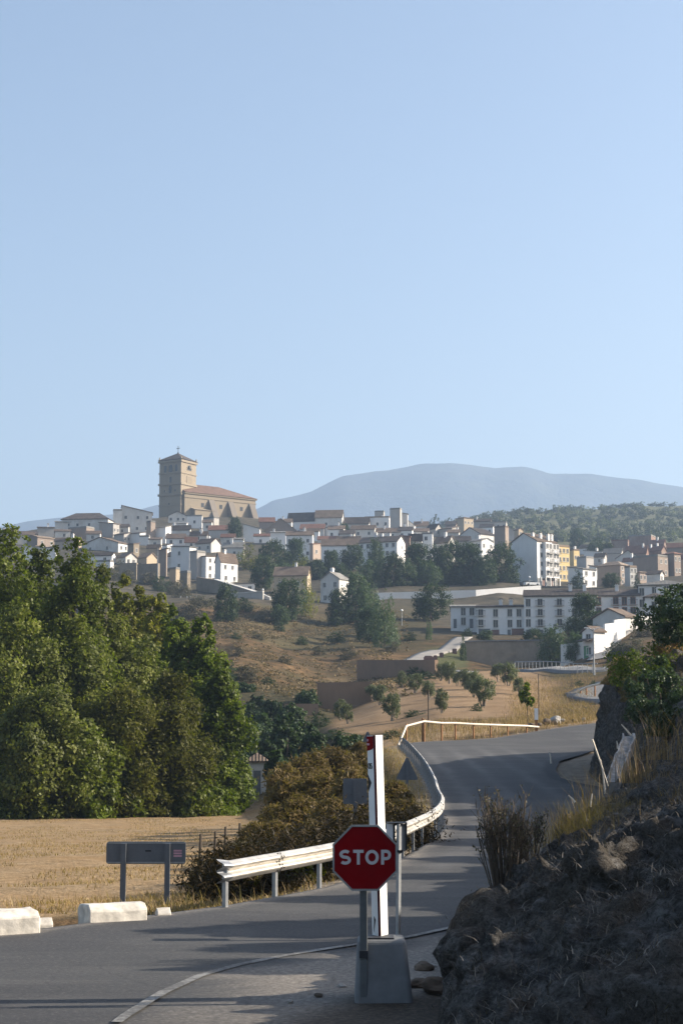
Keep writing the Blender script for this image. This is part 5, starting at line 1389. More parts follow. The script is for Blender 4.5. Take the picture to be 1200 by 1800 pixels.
TP = {'dark': [tpl('l_dark', 'wide', 500 + k) for k in range(3)], 'mid': [tpl('l_mid', 'wide', 510 + k) for k in range(3)],
      'pale': [tpl('l_pale', 'poplar', 520 + k, 7000, .024, .03, 60, .26) for k in range(2)], 'yel': [tpl('l_yellow', 'wide', 530 + k, 2600, .028) for k in range(1)],
      'cyp': [tpl('l_dark', 'cypress', 540, 4000, .026, .02, 40, .40)], 'bush': [tpl('l_scrub', 'bush', 550 + k, 4500, .028, 0.0) for k in range(2)], 'dbush': [tpl('l_dark', 'bush', 560, 4500, .028, 0.0)]}
_used = {}
TT = [  # kind, px, top, base, w, Y, label
    ('dark', 412, 909, 952, 30, 665, 'dark tree touching the church buttress'),
    ('yel', 430, 955, 1002, 48, 515, 'thin yellow green tree above the low white house'),
    ('dark', 478, 951, 1004, 50, 535, 'dark green tree in front of the white windowless front'),
    ('dark', 518, 949, 1000, 46, 540, 'dark tree before the house with three windows'),
    ('dark', 462, 978, 1038, 50, 480, 'dark spreading tree left of the tan house'),
    ('mid', 500, 990, 1020, 36, 480, 'mid green tree behind the tan house roof'),
    ('yel', 528, 978, 1008, 34, 510, 'yellowish bushy tree right of the dark pair'),
    ('dark', 552, 985, 1020, 40, 500, 'dark tree between tan house and white grey roofed house'),
    ('dark', 582, 970, 1014, 40, 525, 'dark round tree under the cypress tips'),
    ('mid', 590, 988, 1015, 40, 490, 'light green bush tree above the grey roof'),
    ('dark', 620, 958, 1008, 44, 530, 'round dark tree left of the long white building'),
    ('mid', 660, 950, 1005, 32, 540, 'upright green tree before the long white building'),
    ('mid', 652, 985, 1036, 46, 470, 'bushy green tree above the pale feathery tree'),
    ('dark', 692, 975, 1032, 54, 500, 'dark park tree at the left end of the park'),
    ('mid', 715, 985, 1030, 44, 490, 'green park tree second from the left end'),
    ('dark', 735, 958, 1028, 54, 505, 'tall dark park tree below the narrow brick house'),
    ('mid', 752, 988, 1030, 46, 488, 'light green low park tree in front of the tall ones'),
    ('dark', 770, 960, 1028, 56, 505, 'dark broad park tree in the park centre'),
    ('mid', 788, 990, 1028, 40, 488, 'light green low park tree right of the centre'),
    ('dark', 800, 955, 1028, 56, 508, 'tall dark park tree below the grey house'),
    ('dark', 828, 958, 1026, 56, 505, 'dark park tree left of the balcony houses'),
    ('dark', 852, 978, 1028, 48, 498, 'park tree standing below the balcony houses'),
    ('mid', 845, 990, 1030, 30, 488, 'small park tree with clear thin trunk'),
    ('dark', 880, 958, 1024, 60, 500, 'large dark park tree left of the apartment block'),
    ('dark', 908, 963, 1020, 50, 495, 'rightmost park tree against the white gable'),
    ('dark', 505, 1020, 1094, 62, 405, 'large dark tree below the tan house'),
    ('yel', 543, 1014, 1085, 36, 402, 'yellow green tree right of the large dark tree'),
    ('mid', 492, 1065, 1100, 36, 392, 'small green tree at the foot of the large dark tree'),
    ('mid', 626, 1008, 1092, 64, 405, 'tall grey green tree right of the white grey roofed house'),
    ('dark', 596, 1040, 1100, 50, 400, 'dark tree hiding the corner of the grey roofed house'),
    ('pale', 676, 1046, 1142, 56, 372, 'pale feathery poplar above the ramp'),
    ('pale', 652, 1040, 1120, 40, 380, 'second pale feathery poplar left of the first'),
    ('dark', 645, 1070, 1130, 50, 378, 'dark tree under the feathery poplars'),
    ('dark', 756, 1029, 1092, 62, 392, 'isolated dark round tree below the white parapet'),
    ('pale', 754, 1090, 1126, 14, 350, 'slim light green sapling above the ramp'),
    ('dark', 396, 1030, 1092, 44, 435, 'dark tree below the bright white houses'),
    ('bush', 340, 1052, 1090, 56, 430, 'brown scrub mass under the ruins'), ('bush', 300, 1060, 1090, 44, 430, 'brown scrub left under the ruins'), ('bush', 466, 1072, 1096, 34, 415, 'brown round bush on the upper hill'), ('dbush', 490, 1088, 1110, 20, 400, 'dark bush on the upper hill edge'),
    ('bush', 452, 1108, 1124, 26, 345, 'brown scrub on the open hillside right of the small dark bush'), ('dbush', 530, 1118, 1134, 24, 340, 'dark bush under the feathery poplar slope'), ('bush', 560, 1136, 1152, 30, 325, 'scrub in the lower middle of the hillside'), ('bush', 500, 1150, 1166, 26, 305, 'scrub low on the hillside above the cut'), ('dbush', 590, 1110, 1130, 36, 350, 'dark thicket below the slope trees'), ('bush', 610, 1140, 1158, 40, 320, 'brown thicket above the upper brown wall'), ('bush', 690, 1128, 1146, 34, 330, 'brown thicket left of the ramp'), ('dbush', 720, 1110, 1126, 24, 345, 'dark bush above the lower ramp'), ('bush', 420, 1140, 1152, 22, 310, 'small scrub at the left of the hillside'), ('dbush', 470, 1190, 1206, 36, 250, 'dark bush at the edge of the rocky cut'),
    ('bush', 215, 985, 1012, 34, 485, 'scrub against the left rubble wall'), ('dbush', 285, 1012, 1040, 36, 462, 'dark bush under the brown ruin'), ('bush', 305, 1024, 1046, 30, 455, 'scrub under the ruined earth house'), ('bush', 360, 1046, 1066, 40, 445, 'scrub at the foot of the tall retaining wall'), ('dbush', 430, 1050, 1076, 40, 436, 'dark bush below the blue grey wall'), ('bush', 195, 998, 1020, 40, 480, 'scrub right of the lowest white house'),
    ('bush', 265, 1005, 1030, 40, 470, 'scrub below the tan rubble wall'), ('bush', 225, 1003, 1030, 40, 470, 'scrub below the left rubble wall'), ('bush', 320, 1020, 1050, 40, 455, 'scrub among the ruins'),
    ('dbush', 415, 1112, 1124, 22, 330, 'small dark bush on the bare hillside'), ('dbush', 395, 1165, 1200, 50, 262, 'dark bush on top of the rocky cut'), ('bush', 430, 1172, 1200, 50, 258, 'scrub bush on the rocky cut'),
    ('dark', 1033, 1047, 1118, 62, 322, 'large dark tree hiding half of the terrace'), ('dark', 1010, 1085, 1122, 36, 318, 'dark tree left of the large terrace tree'),
    ('mid', 974, 1102, 1172, 46, 300, 'green tree on the garden wall below the terrace'), ('dark', 938, 1106, 1136, 40, 315, 'dark bush before the three storey terraced house'),
    ('mid', 1014, 1114, 1160, 40, 285, 'spreading green tree left of the farmhouse'), ('dark', 995, 1130, 1150, 30, 290, 'small dark tree left of the farmhouse'), ('cyp', 814, 1114, 1162, 16, 305, 'dark slim cypress at the end of the garden wall'),
    ('mid', 855, 1108, 1128, 30, 322, 'low garden bush under the garage doors'), ('dbush', 822, 1104, 1120, 20, 330, 'dark bush at the corner of the terrace'),
    ('cyp', 1015, 1002, 1036, 36, 472, 'dark conifer before the white stepped house'), ('dark', 1072, 1008, 1034, 34, 468, 'bush before the large brown block'), ('cyp', 1118, 1006, 1034, 14, 465, 'dark cypress beside the narrow white house'),
    ('dbush', 1086, 1128, 1158, 46, 258, 'grey green bush right of the dirt track'), ('bush', 1110, 1122, 1150, 60, 250, 'grey scrub above the dirt track'), ('bush', 1140, 1090, 1118, 60, 270, 'grey scrub below the tall white house'),
    ('dbush', 730, 1172, 1190, 34, 262, 'dark round bush below the ramp'), ('dbush', 700, 1190, 1200, 20, 250, 'small dark bush above the olive grove'), ('dbush', 748, 1180, 1194, 40, 255, 'wide dark bush above the olive grove'), ('dbush', 630, 1290, 1304, 60, 140, 'dark bramble below the olive grove'), ('dbush', 585, 1282, 1298, 60, 150, 'dark bramble at the left foot of the olive grove'), ('dbush', 560, 1250, 1280, 40, 175, 'dark bush left of the olive grove'), ('dbush', 690, 1284, 1298, 50, 142, 'dark bramble behind the rail fence'),
    ('dbush', 836, 1236, 1250, 26, 158, 'flat dark weed patch left of the largest olive tree'), ('dbush', 730, 1248, 1258, 40, 162, 'flat dark weed patch between the olive trees'),
    ('dark', 1015, 930, 965, 30, 880, 'dark tree at the foot of the olive hill behind the yellow building'), ('mid', 1050, 948, 985, 40, 800, 'tree clump at the foot of the olive hill'), ('dark', 1070, 955, 985, 26, 780, 'tree left of the dark brick block'), ('dark', 605, 920, 945, 22, 680, 'dark tree between skyline houses'),
    ('dbush', 1018, 1196, 1206, 16, 205, 'small dark shrub by the valley rail'), ('dbush', 1042, 1196, 1206, 14, 200, 'small dark shrub on the valley rail'),
]
for i, (k, px, tp, by, w, Yg, lab) in enumerate(TT):
    p = hit(px, by, .82 * Yg, 1.3 * Yg)
    Y = min(max(p.y, .85 * Yg), 1.2 * Yg); loc = on_ground(px, Y, -.3)
    if abs(loc.z - P(px, by, Y).z) > 25 * mpp(Y):
        loc.z = P(px, by, Y).z
    n_ = _used.get(k, 0); _used[k] = n_ + 1; T_ = TP[k]
    o = T_[n_] if n_ < len(T_) else copy_tree(T_[n_ % len(T_)])
    H = P(px, tp, Y).z - loc.z; wd = w * mpp(Y)
    o.location = loc; o.scale = (wd, wd, H); o.rotation_euler = (0, 0, 2.4 * i)
    nm = {'cyp': 'cypress', 'bush': 'scrub_bush', 'dbush': 'bush'}.get(k, 'tree')
    o.name = nm; o['label'] = lab; o['category'] = 'bush' if 'bush' in nm else 'tree'; o['group'] = 'bushes on the slopes' if 'bush' in nm else 'trees in and around the town'

# far hill: olive rows, each tree its own object
_far = [tpl('l_far', 'round', 570, 500, .10, .12, 12, .5), tpl('l_olive', 'round', 571, 500, .10, .12, 12, .5)]
for t_ in _far:
    t_.name = 'hillside_tree'; t_['label'] = 'small round tree on the far wooded hillside'; t_['group'] = 'trees on the far hillside'
rng = random.Random(7); cnt = 0
for row_ in range(13):
    Y = 930 + row_ * 44
    for px in range(735, 1225, 14):
        x = px + rng.uniform(-7, 7) + (row_ % 2) * 8; yy = Y + rng.uniform(-14, 14)
        loc = on_ground(x, yy, -.3)
        if x < 1000 - row_ * 6 and yy < 1080 and x < 860:
            continue
        if rng.random() < .12 or cnt > 294:
            continue
        o = _far[cnt] if cnt < 2 else copy_tree(_far[0 if rng.random() < .6 else 1]); cnt += 1
        s = rng.uniform(4.0, 6.2); o.location = loc; o.scale = (s * 1.15, s * 1.15, s * .95); o.rotation_euler = (0, 0, rng.uniform(0, 6.28))
for i, (px, tp, w) in enumerate([(905, 902, 26), (925, 903, 18), (985, 898, 14), (1000, 896, 16), (1020, 899, 12), (1060, 900, 14), (1075, 902, 16), (1095, 896, 22), (1112, 893, 16), (1125, 890, 18), (1150, 895, 16), (1165, 890, 20), (1185, 893, 14), (760, 908, 22), (785, 910, 18), (880, 904, 18), (840, 908, 16)]):
    Y = 1440 if px > 950 else 1310
    loc = on_ground(px, Y, -.3); o = copy_tree(_far[0]); H = max(P(px, tp + 2, Y).z - loc.z, 4)
    o.location = loc; o.scale = (w * mpp(Y), w * mpp(Y), H); o.name = 'skyline_tree'; o['label'] = 'tree on the crest of the far wooded hill against the mountain'; o['group'] = 'trees along the far hill crest'


# ---------------------------------------------------------------- loose ground cover
def blades(rng, base, h, w, lean=.35):
    n = len(base)
    az = rng.random(n) * 2 * np.pi; d = np.stack([np.cos(az), np.sin(az), np.zeros(n)], 1)
    s = np.stack([-np.sin(az), np.cos(az), np.zeros(n)], 1) * (w * (.6 + .8 * rng.random(n)))[:, None]
    hh = h * (.5 + rng.random(n)); ln = (lean * hh * rng.random(n))[:, None]
    mid = base + d * ln * .4 + np.array([0, 0, 1]) * (hh * .6)[:, None]; tip = base + d * ln * 1.3 + np.array([0, 0, 1]) * hh[:, None]
    V = np.stack([base - s, base + s, mid + s * .6, mid - s * .6, tip + s * .15, tip - s * .15], 1).reshape(-1, 3)
    k = 6 * np.arange(n)[:, None]
    return V, np.concatenate([k + np.array([0, 1, 2, 3]), k + np.array([3, 2, 4, 5])])


_rs = np.random.default_rng(11)


def scatter(name, pts, h, w, mt, lean=.35, label=None, cat='grass'):
    V, Q = blades(_rs, np.array(pts), h, w, lean)
    t = np.repeat(_rs.random(len(pts)), 6)
    o = link(name, np_mesh(name, V, Q, t), M[mt])
    return setp(o, label, cat, None, 'stuff')


pts = []
for k in range(42000):
    Y = 27 + 85 * _rs.random() ** 1.3; x = _rs.uniform(-.215, -.0) * Y
    lim = float(xl(Y)) - .5
    if x > lim or (x > -.075 * Y and _rs.random() < .5):
        continue
    if fbm(np.array([x * .5]), np.array([Y * .25]), 2., 3)[0] < -.05:
        continue
    pts.append((x, Y, zg(x, Y) - .02))
scatter('field_stubble', pts, .08, .010, 'l_grass', 1.2, 'short straw coloured stubble covering the dry field', 'stubble')
pts = []
for k in range(45):      # taller tufts at the rims of the field
    r = _rs.random()
    if r < .5:
        Y = _rs.uniform(98, 112); x = _rs.uniform(-.21, -.05) * Y
    else:
        Y = _rs.uniform(27, 34); x = _rs.uniform(-.18, -.09) * Y
    if x > float(xl(Y)) - .6:
        continue
    for j in range(26):
        a, b_ = x + _rs.normal() * .4, Y + _rs.normal() * .4
        pts.append((a, b_, zg(a, b_) - .03))
scatter('dry_grass', pts, .16, .006, 'l_grass', .7, 'tufts of tall dry grass along the field edges')
pts = []
for k in range(3500):      # grass along guardrail foot, verge and slope
    Y = _rs.uniform(27, 105); x = float(xl(Y)) - .35 - abs(_rs.normal()) * 1.6
    for j in range(5):
        a, b_ = x + _rs.normal() * .45, Y + _rs.normal() * .45
        if a < float(xl(b_)) - .25 and (b_ > 44 or _rs.random() < .22):
            pts.append((a, b_, zg(a, b_) - .03))
scatter('dry_grass', pts, .24, .005, 'l_grass', .8, 'dry grass growing behind the guardrail')
pts = []
for k in range(900):     # far side of the bend
    x = _rs.uniform(3.8, 22); Y = 110 + _rs.uniform(0, 36)
    if x > float(xl(Y)) - .6:
        continue
    for j in range(10):
        a, b_ = x + _rs.normal() * .3, Y + _rs.normal() * .3
        pts.append((a, b_, zg(a, b_) - .03))
for k in range(1500):
    px = _rs.uniform(900, 1045); Y = _rs.uniform(128, 235); a0 = X_(px, Y)
    for j in range(9):
        a, b_ = a0 + _rs.normal() * .6, Y + _rs.normal() * .6
        pts.append((a, b_, zg(a, b_) - .03))
scatter('dry_grass', pts, .34, .014, 'l_slope', .7, 'dry golden grass on the slope beyond the bend')
# scrub tufts over the bare hillside
pos = []
for k in range(7500):
    px = _rs.uniform(300, 720); Y = _rs.uniform(205, 400); x = X_(px, Y)
    if fbm(np.array([x * .05]), np.array([Y * .04]), 5., 3)[0] < -.02 and _rs.random() < .75:
        continue
    z = zg(x, Y); s = _rs.uniform(.15, .55)
    for j in range(9):
        pos.append((x + _rs.normal() * s * .6, Y + _rs.normal() * s * .6, z + abs(_rs.normal()) * s * .4))
pos = np.array(pos); V, Q = leaf_quads(_rs, pos, np.tile([0, -.3, .6], (len(pos), 1)), .15, 2.5)
setp(link('hillside_scrub', np_mesh('hillside_scrub', V, Q, np.repeat(_rs.random(len(pos)), 4)), M['l_hillscrub']), 'low dry scrub scattered over the bare hillside', 'scrub', None, 'stuff')

# grass and litter on the right bank
pts = []
for k in range(3800):
    Y = _rs.uniform(16, 64); t = _rs.uniform(.25, 5.5)
    if fbm(np.array([Y * .25]), np.array([t * .6]), 3., 3)[0] < (.12 if Y > 24 else .2):
        continue
    q_ = bank_at(Y, t)
    for j in range(9):
        pts.append((q_.x + _rs.normal() * .16, q_.y + _rs.normal() * .22, q_.z - .12))
for k in range(420):      # cliff-top fringe
    Y = _rs.uniform(60, 88); t = _rs.uniform(1.3, 4.5)
    q_ = bank_at(Y, t)
    for j in range(16):
        pts.append((q_.x + _rs.normal() * .3, q_.y + _rs.normal() * .4, q_.z - .12))
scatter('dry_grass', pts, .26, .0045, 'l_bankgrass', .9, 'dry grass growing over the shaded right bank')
pts = []
for k in range(26000):    # dead stems and straw lying on the shaded earth
    Y = 8 + 36 * _rs.random() ** 1.5; t = _rs.uniform(.1, 4.2)
    q_ = bank_at(Y, t); pts.append((q_.x + _rs.normal() * .08, q_.y + _rs.normal() * .1, q_.z + .005))
scatter('dead_litter', pts, .05, .0035, 'l_litter', 3.0, 'dead stems and straw lying over the shaded bank', 'litter')
# ================================================================ street furniture
def bevel(o, w=.01):
    md = o.modifiers.new('b', 'BEVEL'); md.width = w; md.segments = 2; md.limit_method = 'ANGLE'
    return o


def redmat(nt, out):
    n = noise(nt, 5, 4, .6); bsdf(nt, out, ramp(nt, n, [(.3, (.17, .002, .004)), (.7, (.22, .003, .006))]), .6, None, spec=.08)


M['red'] = mat('red_sign_sheeting', redmat)
M['maroon'] = plain('maroon_paint', (.09, .012, .018), .6)
M['signwhite'] = plain('white_sign_sheeting', (.52, .52, .53), .5, .08)
M['postwhite'] = plain('white_painted_metal', (.80, .79, .77), .6, .1, 2.0)
M['black'] = plain('black_paint', (.02, .02, .022), .6)
M['pink'] = plain('faded_pink_sticker', (.55, .30, .36), .6)
M['postgrey'] = plain('dull_grey_steel_post', (.13, .14, .145), .55, .2, 8, .3)
M['kerbwhite'] = plain('weathered_white_stone', (.66, .61, .53), .95, .45, 5, bstr=.8)

# --- stop sign ----------------------------------------------------------
Ys = 16.4
base = road_pt(639, 1762); base.z -= .03; Ys = base.y
ms = Ys / F * 1.0
ss = empty('stop_sign', base, 0, 'red octagonal STOP sign facing the camera on a grey post', 'stop sign')
zc = P(641, 1507, Ys).z - base.z; xc = P(641, 1507, Ys).x - base.x; rad = 55.5 * ms / math.cos(math.pi / 8)
oct_ = lambda r: [(xc + r * math.cos(math.pi / 8 + k * math.pi / 4), zc + r * math.sin(math.pi / 8 + k * math.pi / 4)) for k in range(8)]
b = MB()
A, B_ = oct_(rad), oct_(rad * .945)
for i in range(8):
    j = (i + 1) % 8
    b.prism([(A[i][0], -.075, A[i][1]), (A[j][0], -.075, A[j][1]), (B_[j][0], -.075, B_[j][1]), (B_[i][0], -.075, B_[i][1])], (0, .03, 0))
b.prism([(x, -.058, z) for x, z in oct_(rad * .97)], (0, .01, 0))
b.build('rim', M['galv'], ss)
b = MB(); b.prism([(x, -.066, z) for x, z in B_], (0, .006, 0)); face = b.build('sign_face', M['red'], ss)


def stroke(b, pts, w, y, th=.002):
    pts = [Vector((p[0], p[1])) for p in pts]; n = len(pts); Lp = []; Rp = []
    for i, p in enumerate(pts):
        a = (pts[i] - pts[i - 1]).normalized() if i > 0 else (pts[1] - pts[0]).normalized()
        c = (pts[i + 1] - pts[i]).normalized() if i < n - 1 else a
        t = (a + c).normalized(); nn = Vector((-t.y, t.x)); k = w / 2 / max(.4, nn.dot(Vector((-a.y, a.x))))
        Lp.append(p + nn * k); Rp.append(p - nn * k)
    for i in range(n - 1):
        b.prism([(Lp[i].x, y, Lp[i].y), (Lp[i + 1].x, y, Lp[i + 1].y), (Rp[i + 1].x, y, Rp[i + 1].y), (Rp[i].x, y, Rp[i].y)], (0, th, 0))


b = MB(); y = -.0685; h = 25 * ms; s_ = h * .205
zx = lambda px: P(px, 1507, Ys).x - base.x
def arcpts(cx, cz, rx, rz, a0, a1, n=14):
    return [(cx + rx * math.cos(R(a0 + (a1 - a0) * k / n)), cz + rz * math.sin(R(a0 + (a1 - a0) * k / n))) for k in range(n + 1)]
hw = (h - s_) / 2; zz = zc + (P(641, 1507, Ys).z - P(641, 1508, Ys).z)
# S
cx = zx(606.5); rx = 7.3 * ms
stroke(b, arcpts(cx, zz + hw / 2, rx, hw / 2, 35, 270, 16)[:-1] + arcpts(cx, zz - hw / 2, rx, hw / 2, 90, -145, 16), s_, y)
# T
cx = zx(629.5); stroke(b, [(cx - 9 * ms, zz + hw), (cx + 9 * ms, zz + hw)], s_, y); stroke(b, [(cx, zz + hw - s_ / 2), (cx, zz - h / 2)], s_, y)
# O
cx = zx(653.3); stroke(b, arcpts(cx, zz, 9.0 * ms, hw, 90, 450, 28), s_, y)
# P
cx = zx(671.8); stroke(b, [(cx, zz - h / 2), (cx, zz + h / 2)], s_, y)
stroke(b, [(cx + s_ / 2, zz + hw), (cx + 5 * ms, zz + hw)] + arcpts(cx + 6.5 * ms, zz + hw * .38, 5.6 * ms, hw * .62, 90, -90, 12) + [(cx + 5 * ms, zz - hw * .24), (cx + s_ / 2, zz - hw * .24)], s_, y)
b.build('lettering', M['signwhite'], face)
b = MB(); b.box((-.038, -.02, -.3), (.038, .05, zc + rad * .5)); bevel(b.build('post', M['postgrey'], ss), .008)
b = MB(); b.box((-.045, -.03, zc - .22), (.045, -.02, zc - .16)); b.box((-.042, -.035, .45), (.042, .055, .52)); b.build('clamp', M['iron'], ss)

# --- concrete block and the white route post ------------------------------
pb = road_pt(676, 1766); Yb = pb.y + .12
mb = Yb / F
bx0, bx1 = X_(622.5, Yb), X_(728, Yb); tx0, tx1 = X_(629, Yb), X_(714, Yb); zb = pb.z - .1; ztop = P(676, 1653, Yb).z
blk = empty('concrete_block', ((bx0 + bx1) / 2, Yb, zb), R(0), 'tapered grey concrete foot block behind the stop sign post', 'concrete block')
w0 = (bx1 - bx0) / 2; w1 = (tx1 - tx0) / 2; c1 = (tx0 + tx1) / 2 - (bx0 + bx1) / 2; H = ztop - zb
b = MB(); d0, d1 = .62, .5
b.add([(-w0, 0, 0), (w0, 0, 0), (w0, d0, 0), (-w0, d0, 0), (c1 - w1, .06, H), (c1 + w1, .06, H), (c1 + w1, .06 + d1, H), (c1 - w1, .06 + d1, H)], [(0, 3, 2, 1), (4, 5, 6, 7), (0, 1, 5, 4), (1, 2, 6, 5), (2, 3, 7, 6), (3, 0, 4, 7)])
o = b.build('block', M['concrete'], blk, bevel=.05, segs=4)
b = MB(); b.box((c1 - .14, .1, H - .01), (c1 + .12, .42, H + .012)); b.build('base_plate', M['iron'], blk)

Yp = Yb + .26
pa = P(667.5, 1654, Yp); pt_ = P(657.5, 1293, Yp)
rp = empty('route_post', pa, 0, 'tall white box post with maroon edge and red top rising behind the stop sign', 'post')
ax = pt_ - pa; Hp = ax.length
b = MB(); mp_ = Yp / F
# plan view: corner towards the camera; left printed face and right blank face
def quad(x0, y0, x1, y1, z0, z1, th, mt, nm, par):
    b = MB(); d = Vector((x1 - x0, y1 - y0, 0)).normalized(); nrm = Vector((-d.y, d.x, 0)) * th
    b.prism([(x0, y0, z0), (x1, y0 * 0 + y1, z0), (x1, y1, z1), (x0, y0, z1)], nrm)
    return b.build(nm, M[mt], par)
wl, ws, wr = 10.2 * mp_, 4.6 * mp_, 12.8 * mp_
cx0 = -ws / 2
rp.rotation_euler = Vector((0, 0, 1)).rotation_difference(ax.normalized()).to_euler()
rp.rotation_mode = 'XYZ'
pl = [(-wl - ws / 2, .10), (-ws / 2, 0.0), (ws / 2, -.005), (wr + ws / 2, .16)]
b = MB(); b.prism([(pl[0][0] + .001, pl[0][1] + .001, 0), (pl[1][0], pl[1][1] + .012, 0), (pl[2][0], pl[2][1] + .012, 0), (pl[3][0] - .001, pl[3][1] + .001, 0), (pl[3][0] - .06, .24, 0), (pl[0][0] + .05, .2, 0)], (0, 0, Hp)); b.build('core', M['postwhite'], rp)
pan = quad(*pl[0], *pl[1], .0, Hp, .008, 'postwhite', 'printed_panel', rp)
quad(*pl[1], *pl[2], .0, Hp + .002, .02, 'maroon', 'maroon_edge', rp)
quad(*pl[2], *pl[3], .0, Hp + .004, .008, 'postwhite', 'blank_panel', rp)
# print on the left face: red head with pale figures, dark characters, black arrow point
def onface(pts, mt, nm, off=.004):
    b = MB(); a0 = Vector((*pl[0], 0)); d = Vector((pl[1][0] - pl[0][0], pl[1][1] - pl[0][1], 0)); nr = Vector((d.y, -d.x, 0)).normalized()
    b.prism([a0 + d * u + nr * off + Vector((0, 0, Hp * v)) for u, v in pts], -nr * .003)
    return b.build(nm, M[mt], pan)
V_ = lambda y: (1654 - y) / 361.0
onface([(0, V_(1320)), (.35, V_(1319)), (.8, V_(1317.5)), (1, V_(1315)), (1, V_(1294)), (0, V_(1294))], 'red', 'red_head')
onface([(.05, V_(1303)), (.3, V_(1303)), (.3, V_(1299)), (.05, V_(1299))], 'pink', 'pale_figure', .007); onface([(.05, V_(1310)), (.45, V_(1310)), (.45, V_(1306.5)), (.05, V_(1306.5))], 'pink', 'pale_figure', .007)
b = MB()
def onstroke(pts, w):
    a0 = Vector((*pl[0], 0)); d = Vector((pl[1][0] - pl[0][0], pl[1][1] - pl[0][1], 0)); nr = Vector((d.y, -d.x, 0)).normalized(); L_ = d.length; d.normalize()
    for i in range(len(pts) - 1):
        p = Vector((pts[i][0] * L_, Hp * V_(pts[i][1]))); q_ = Vector((pts[i + 1][0] * L_, Hp * V_(pts[i + 1][1]))); t = (q_ - p).normalized(); n2 = Vector((-t.y, t.x)) * w / 2
        b.prism([a0 + d * v.x + nr * .005 + Vector((0, 0, v.y)) for v in (p - n2, q_ - n2, q_ + n2, p + n2)], -nr * .003)
onstroke([(.15, 1343), (.4, 1343), (.4, 1351), (.15, 1351), (.15, 1343)], .010); onstroke([(.72, 1343), (.5, 1343), (.5, 1347), (.72, 1347), (.72, 1351), (.5, 1351)], .010)
b.build('characters', M['black'], pan)
onface([(0, V_(1362)), (.55, V_(1377)), (0.02, V_(1393))], 'black', 'arrow_point')
onface([(.3, V_(1640)), (.62, V_(1618)), (.4, V_(1612))], 'black', 'scrape_mark')

# --- second post with the folded white sign seen edge on ----------------------
p2 = road_pt(699, 1650); Y2 = p2.y; m2 = Y2 / F
ts = empty('folded_sign', p2, 0, 'white folded sign seen edge on atop a thin steel post beside the stop sign', 'sign')
z = lambda y: P(700, y, Y2).z - p2.z
b = MB(); b.prism([(-.032, 0, -.2), (.0, -.04, -.2), (.032, 0, -.2), (.0, .04, -.2)], (.022, 0, z(1448) + .2)); b.build('post', M['galv'], ts)
b = MB(); xa = lambda px: X_(px, Y2) - p2.x
b.prism([(xa(680), .22, z(1497)), (xa(691), .03, z(1502)), (xa(691), .03, z(1448)), (xa(680), .22, z(1449))], (.01, .01, 0)); b.build('sign_panel', M['signwhite'], ts)
b = MB(); b.prism([(xa(705), .03, z(1497)), (xa(713), .09, z(1496)), (xa(713), .09, z(1449)), (xa(705), .03, z(1448))], (.01, .01, 0)); b.build('sign_panel', M['signwhite'], ts)
b = MB(); b.box((xa(680), -.02, z(1447.5)), (xa(716), .24, z(1446))); b.box((xa(713.5), .02, z(1495)), (xa(716), .22, z(1448))); b.box((xa(691.5), .0, z(1494)), (xa(695), .05, z(1449))); b.box((-.05, -.05, z(1498)), (.07, .05, z(1494))); b.build('frame', M['black'], ts)

# --- guardrail -----------------------------------------------------------
def rail_profile(n=15):
    """W-beam cross-section: (outward, height) pairs"""
    o = []
    for k in range(n):
        t = k / (n - 1); o.append((.045 * (1 - math.cos(4 * math.pi * t)), -.155 + .31 * t))
    return o


gl = [(-1.76, 26.4)] + [(float(xl(Y)) - .12 + (0 if Y < 30 else 0), Y) for Y in (28.3, 30, 32, 34, 36, 38, 40.5, 43, 45, 47, 49, 51, 53, 56, 59, 62, 66, 70, 75, 80, 86, 92, 98, 103)]
gl = [Vector((x, y, 0)) for x, y in gl]
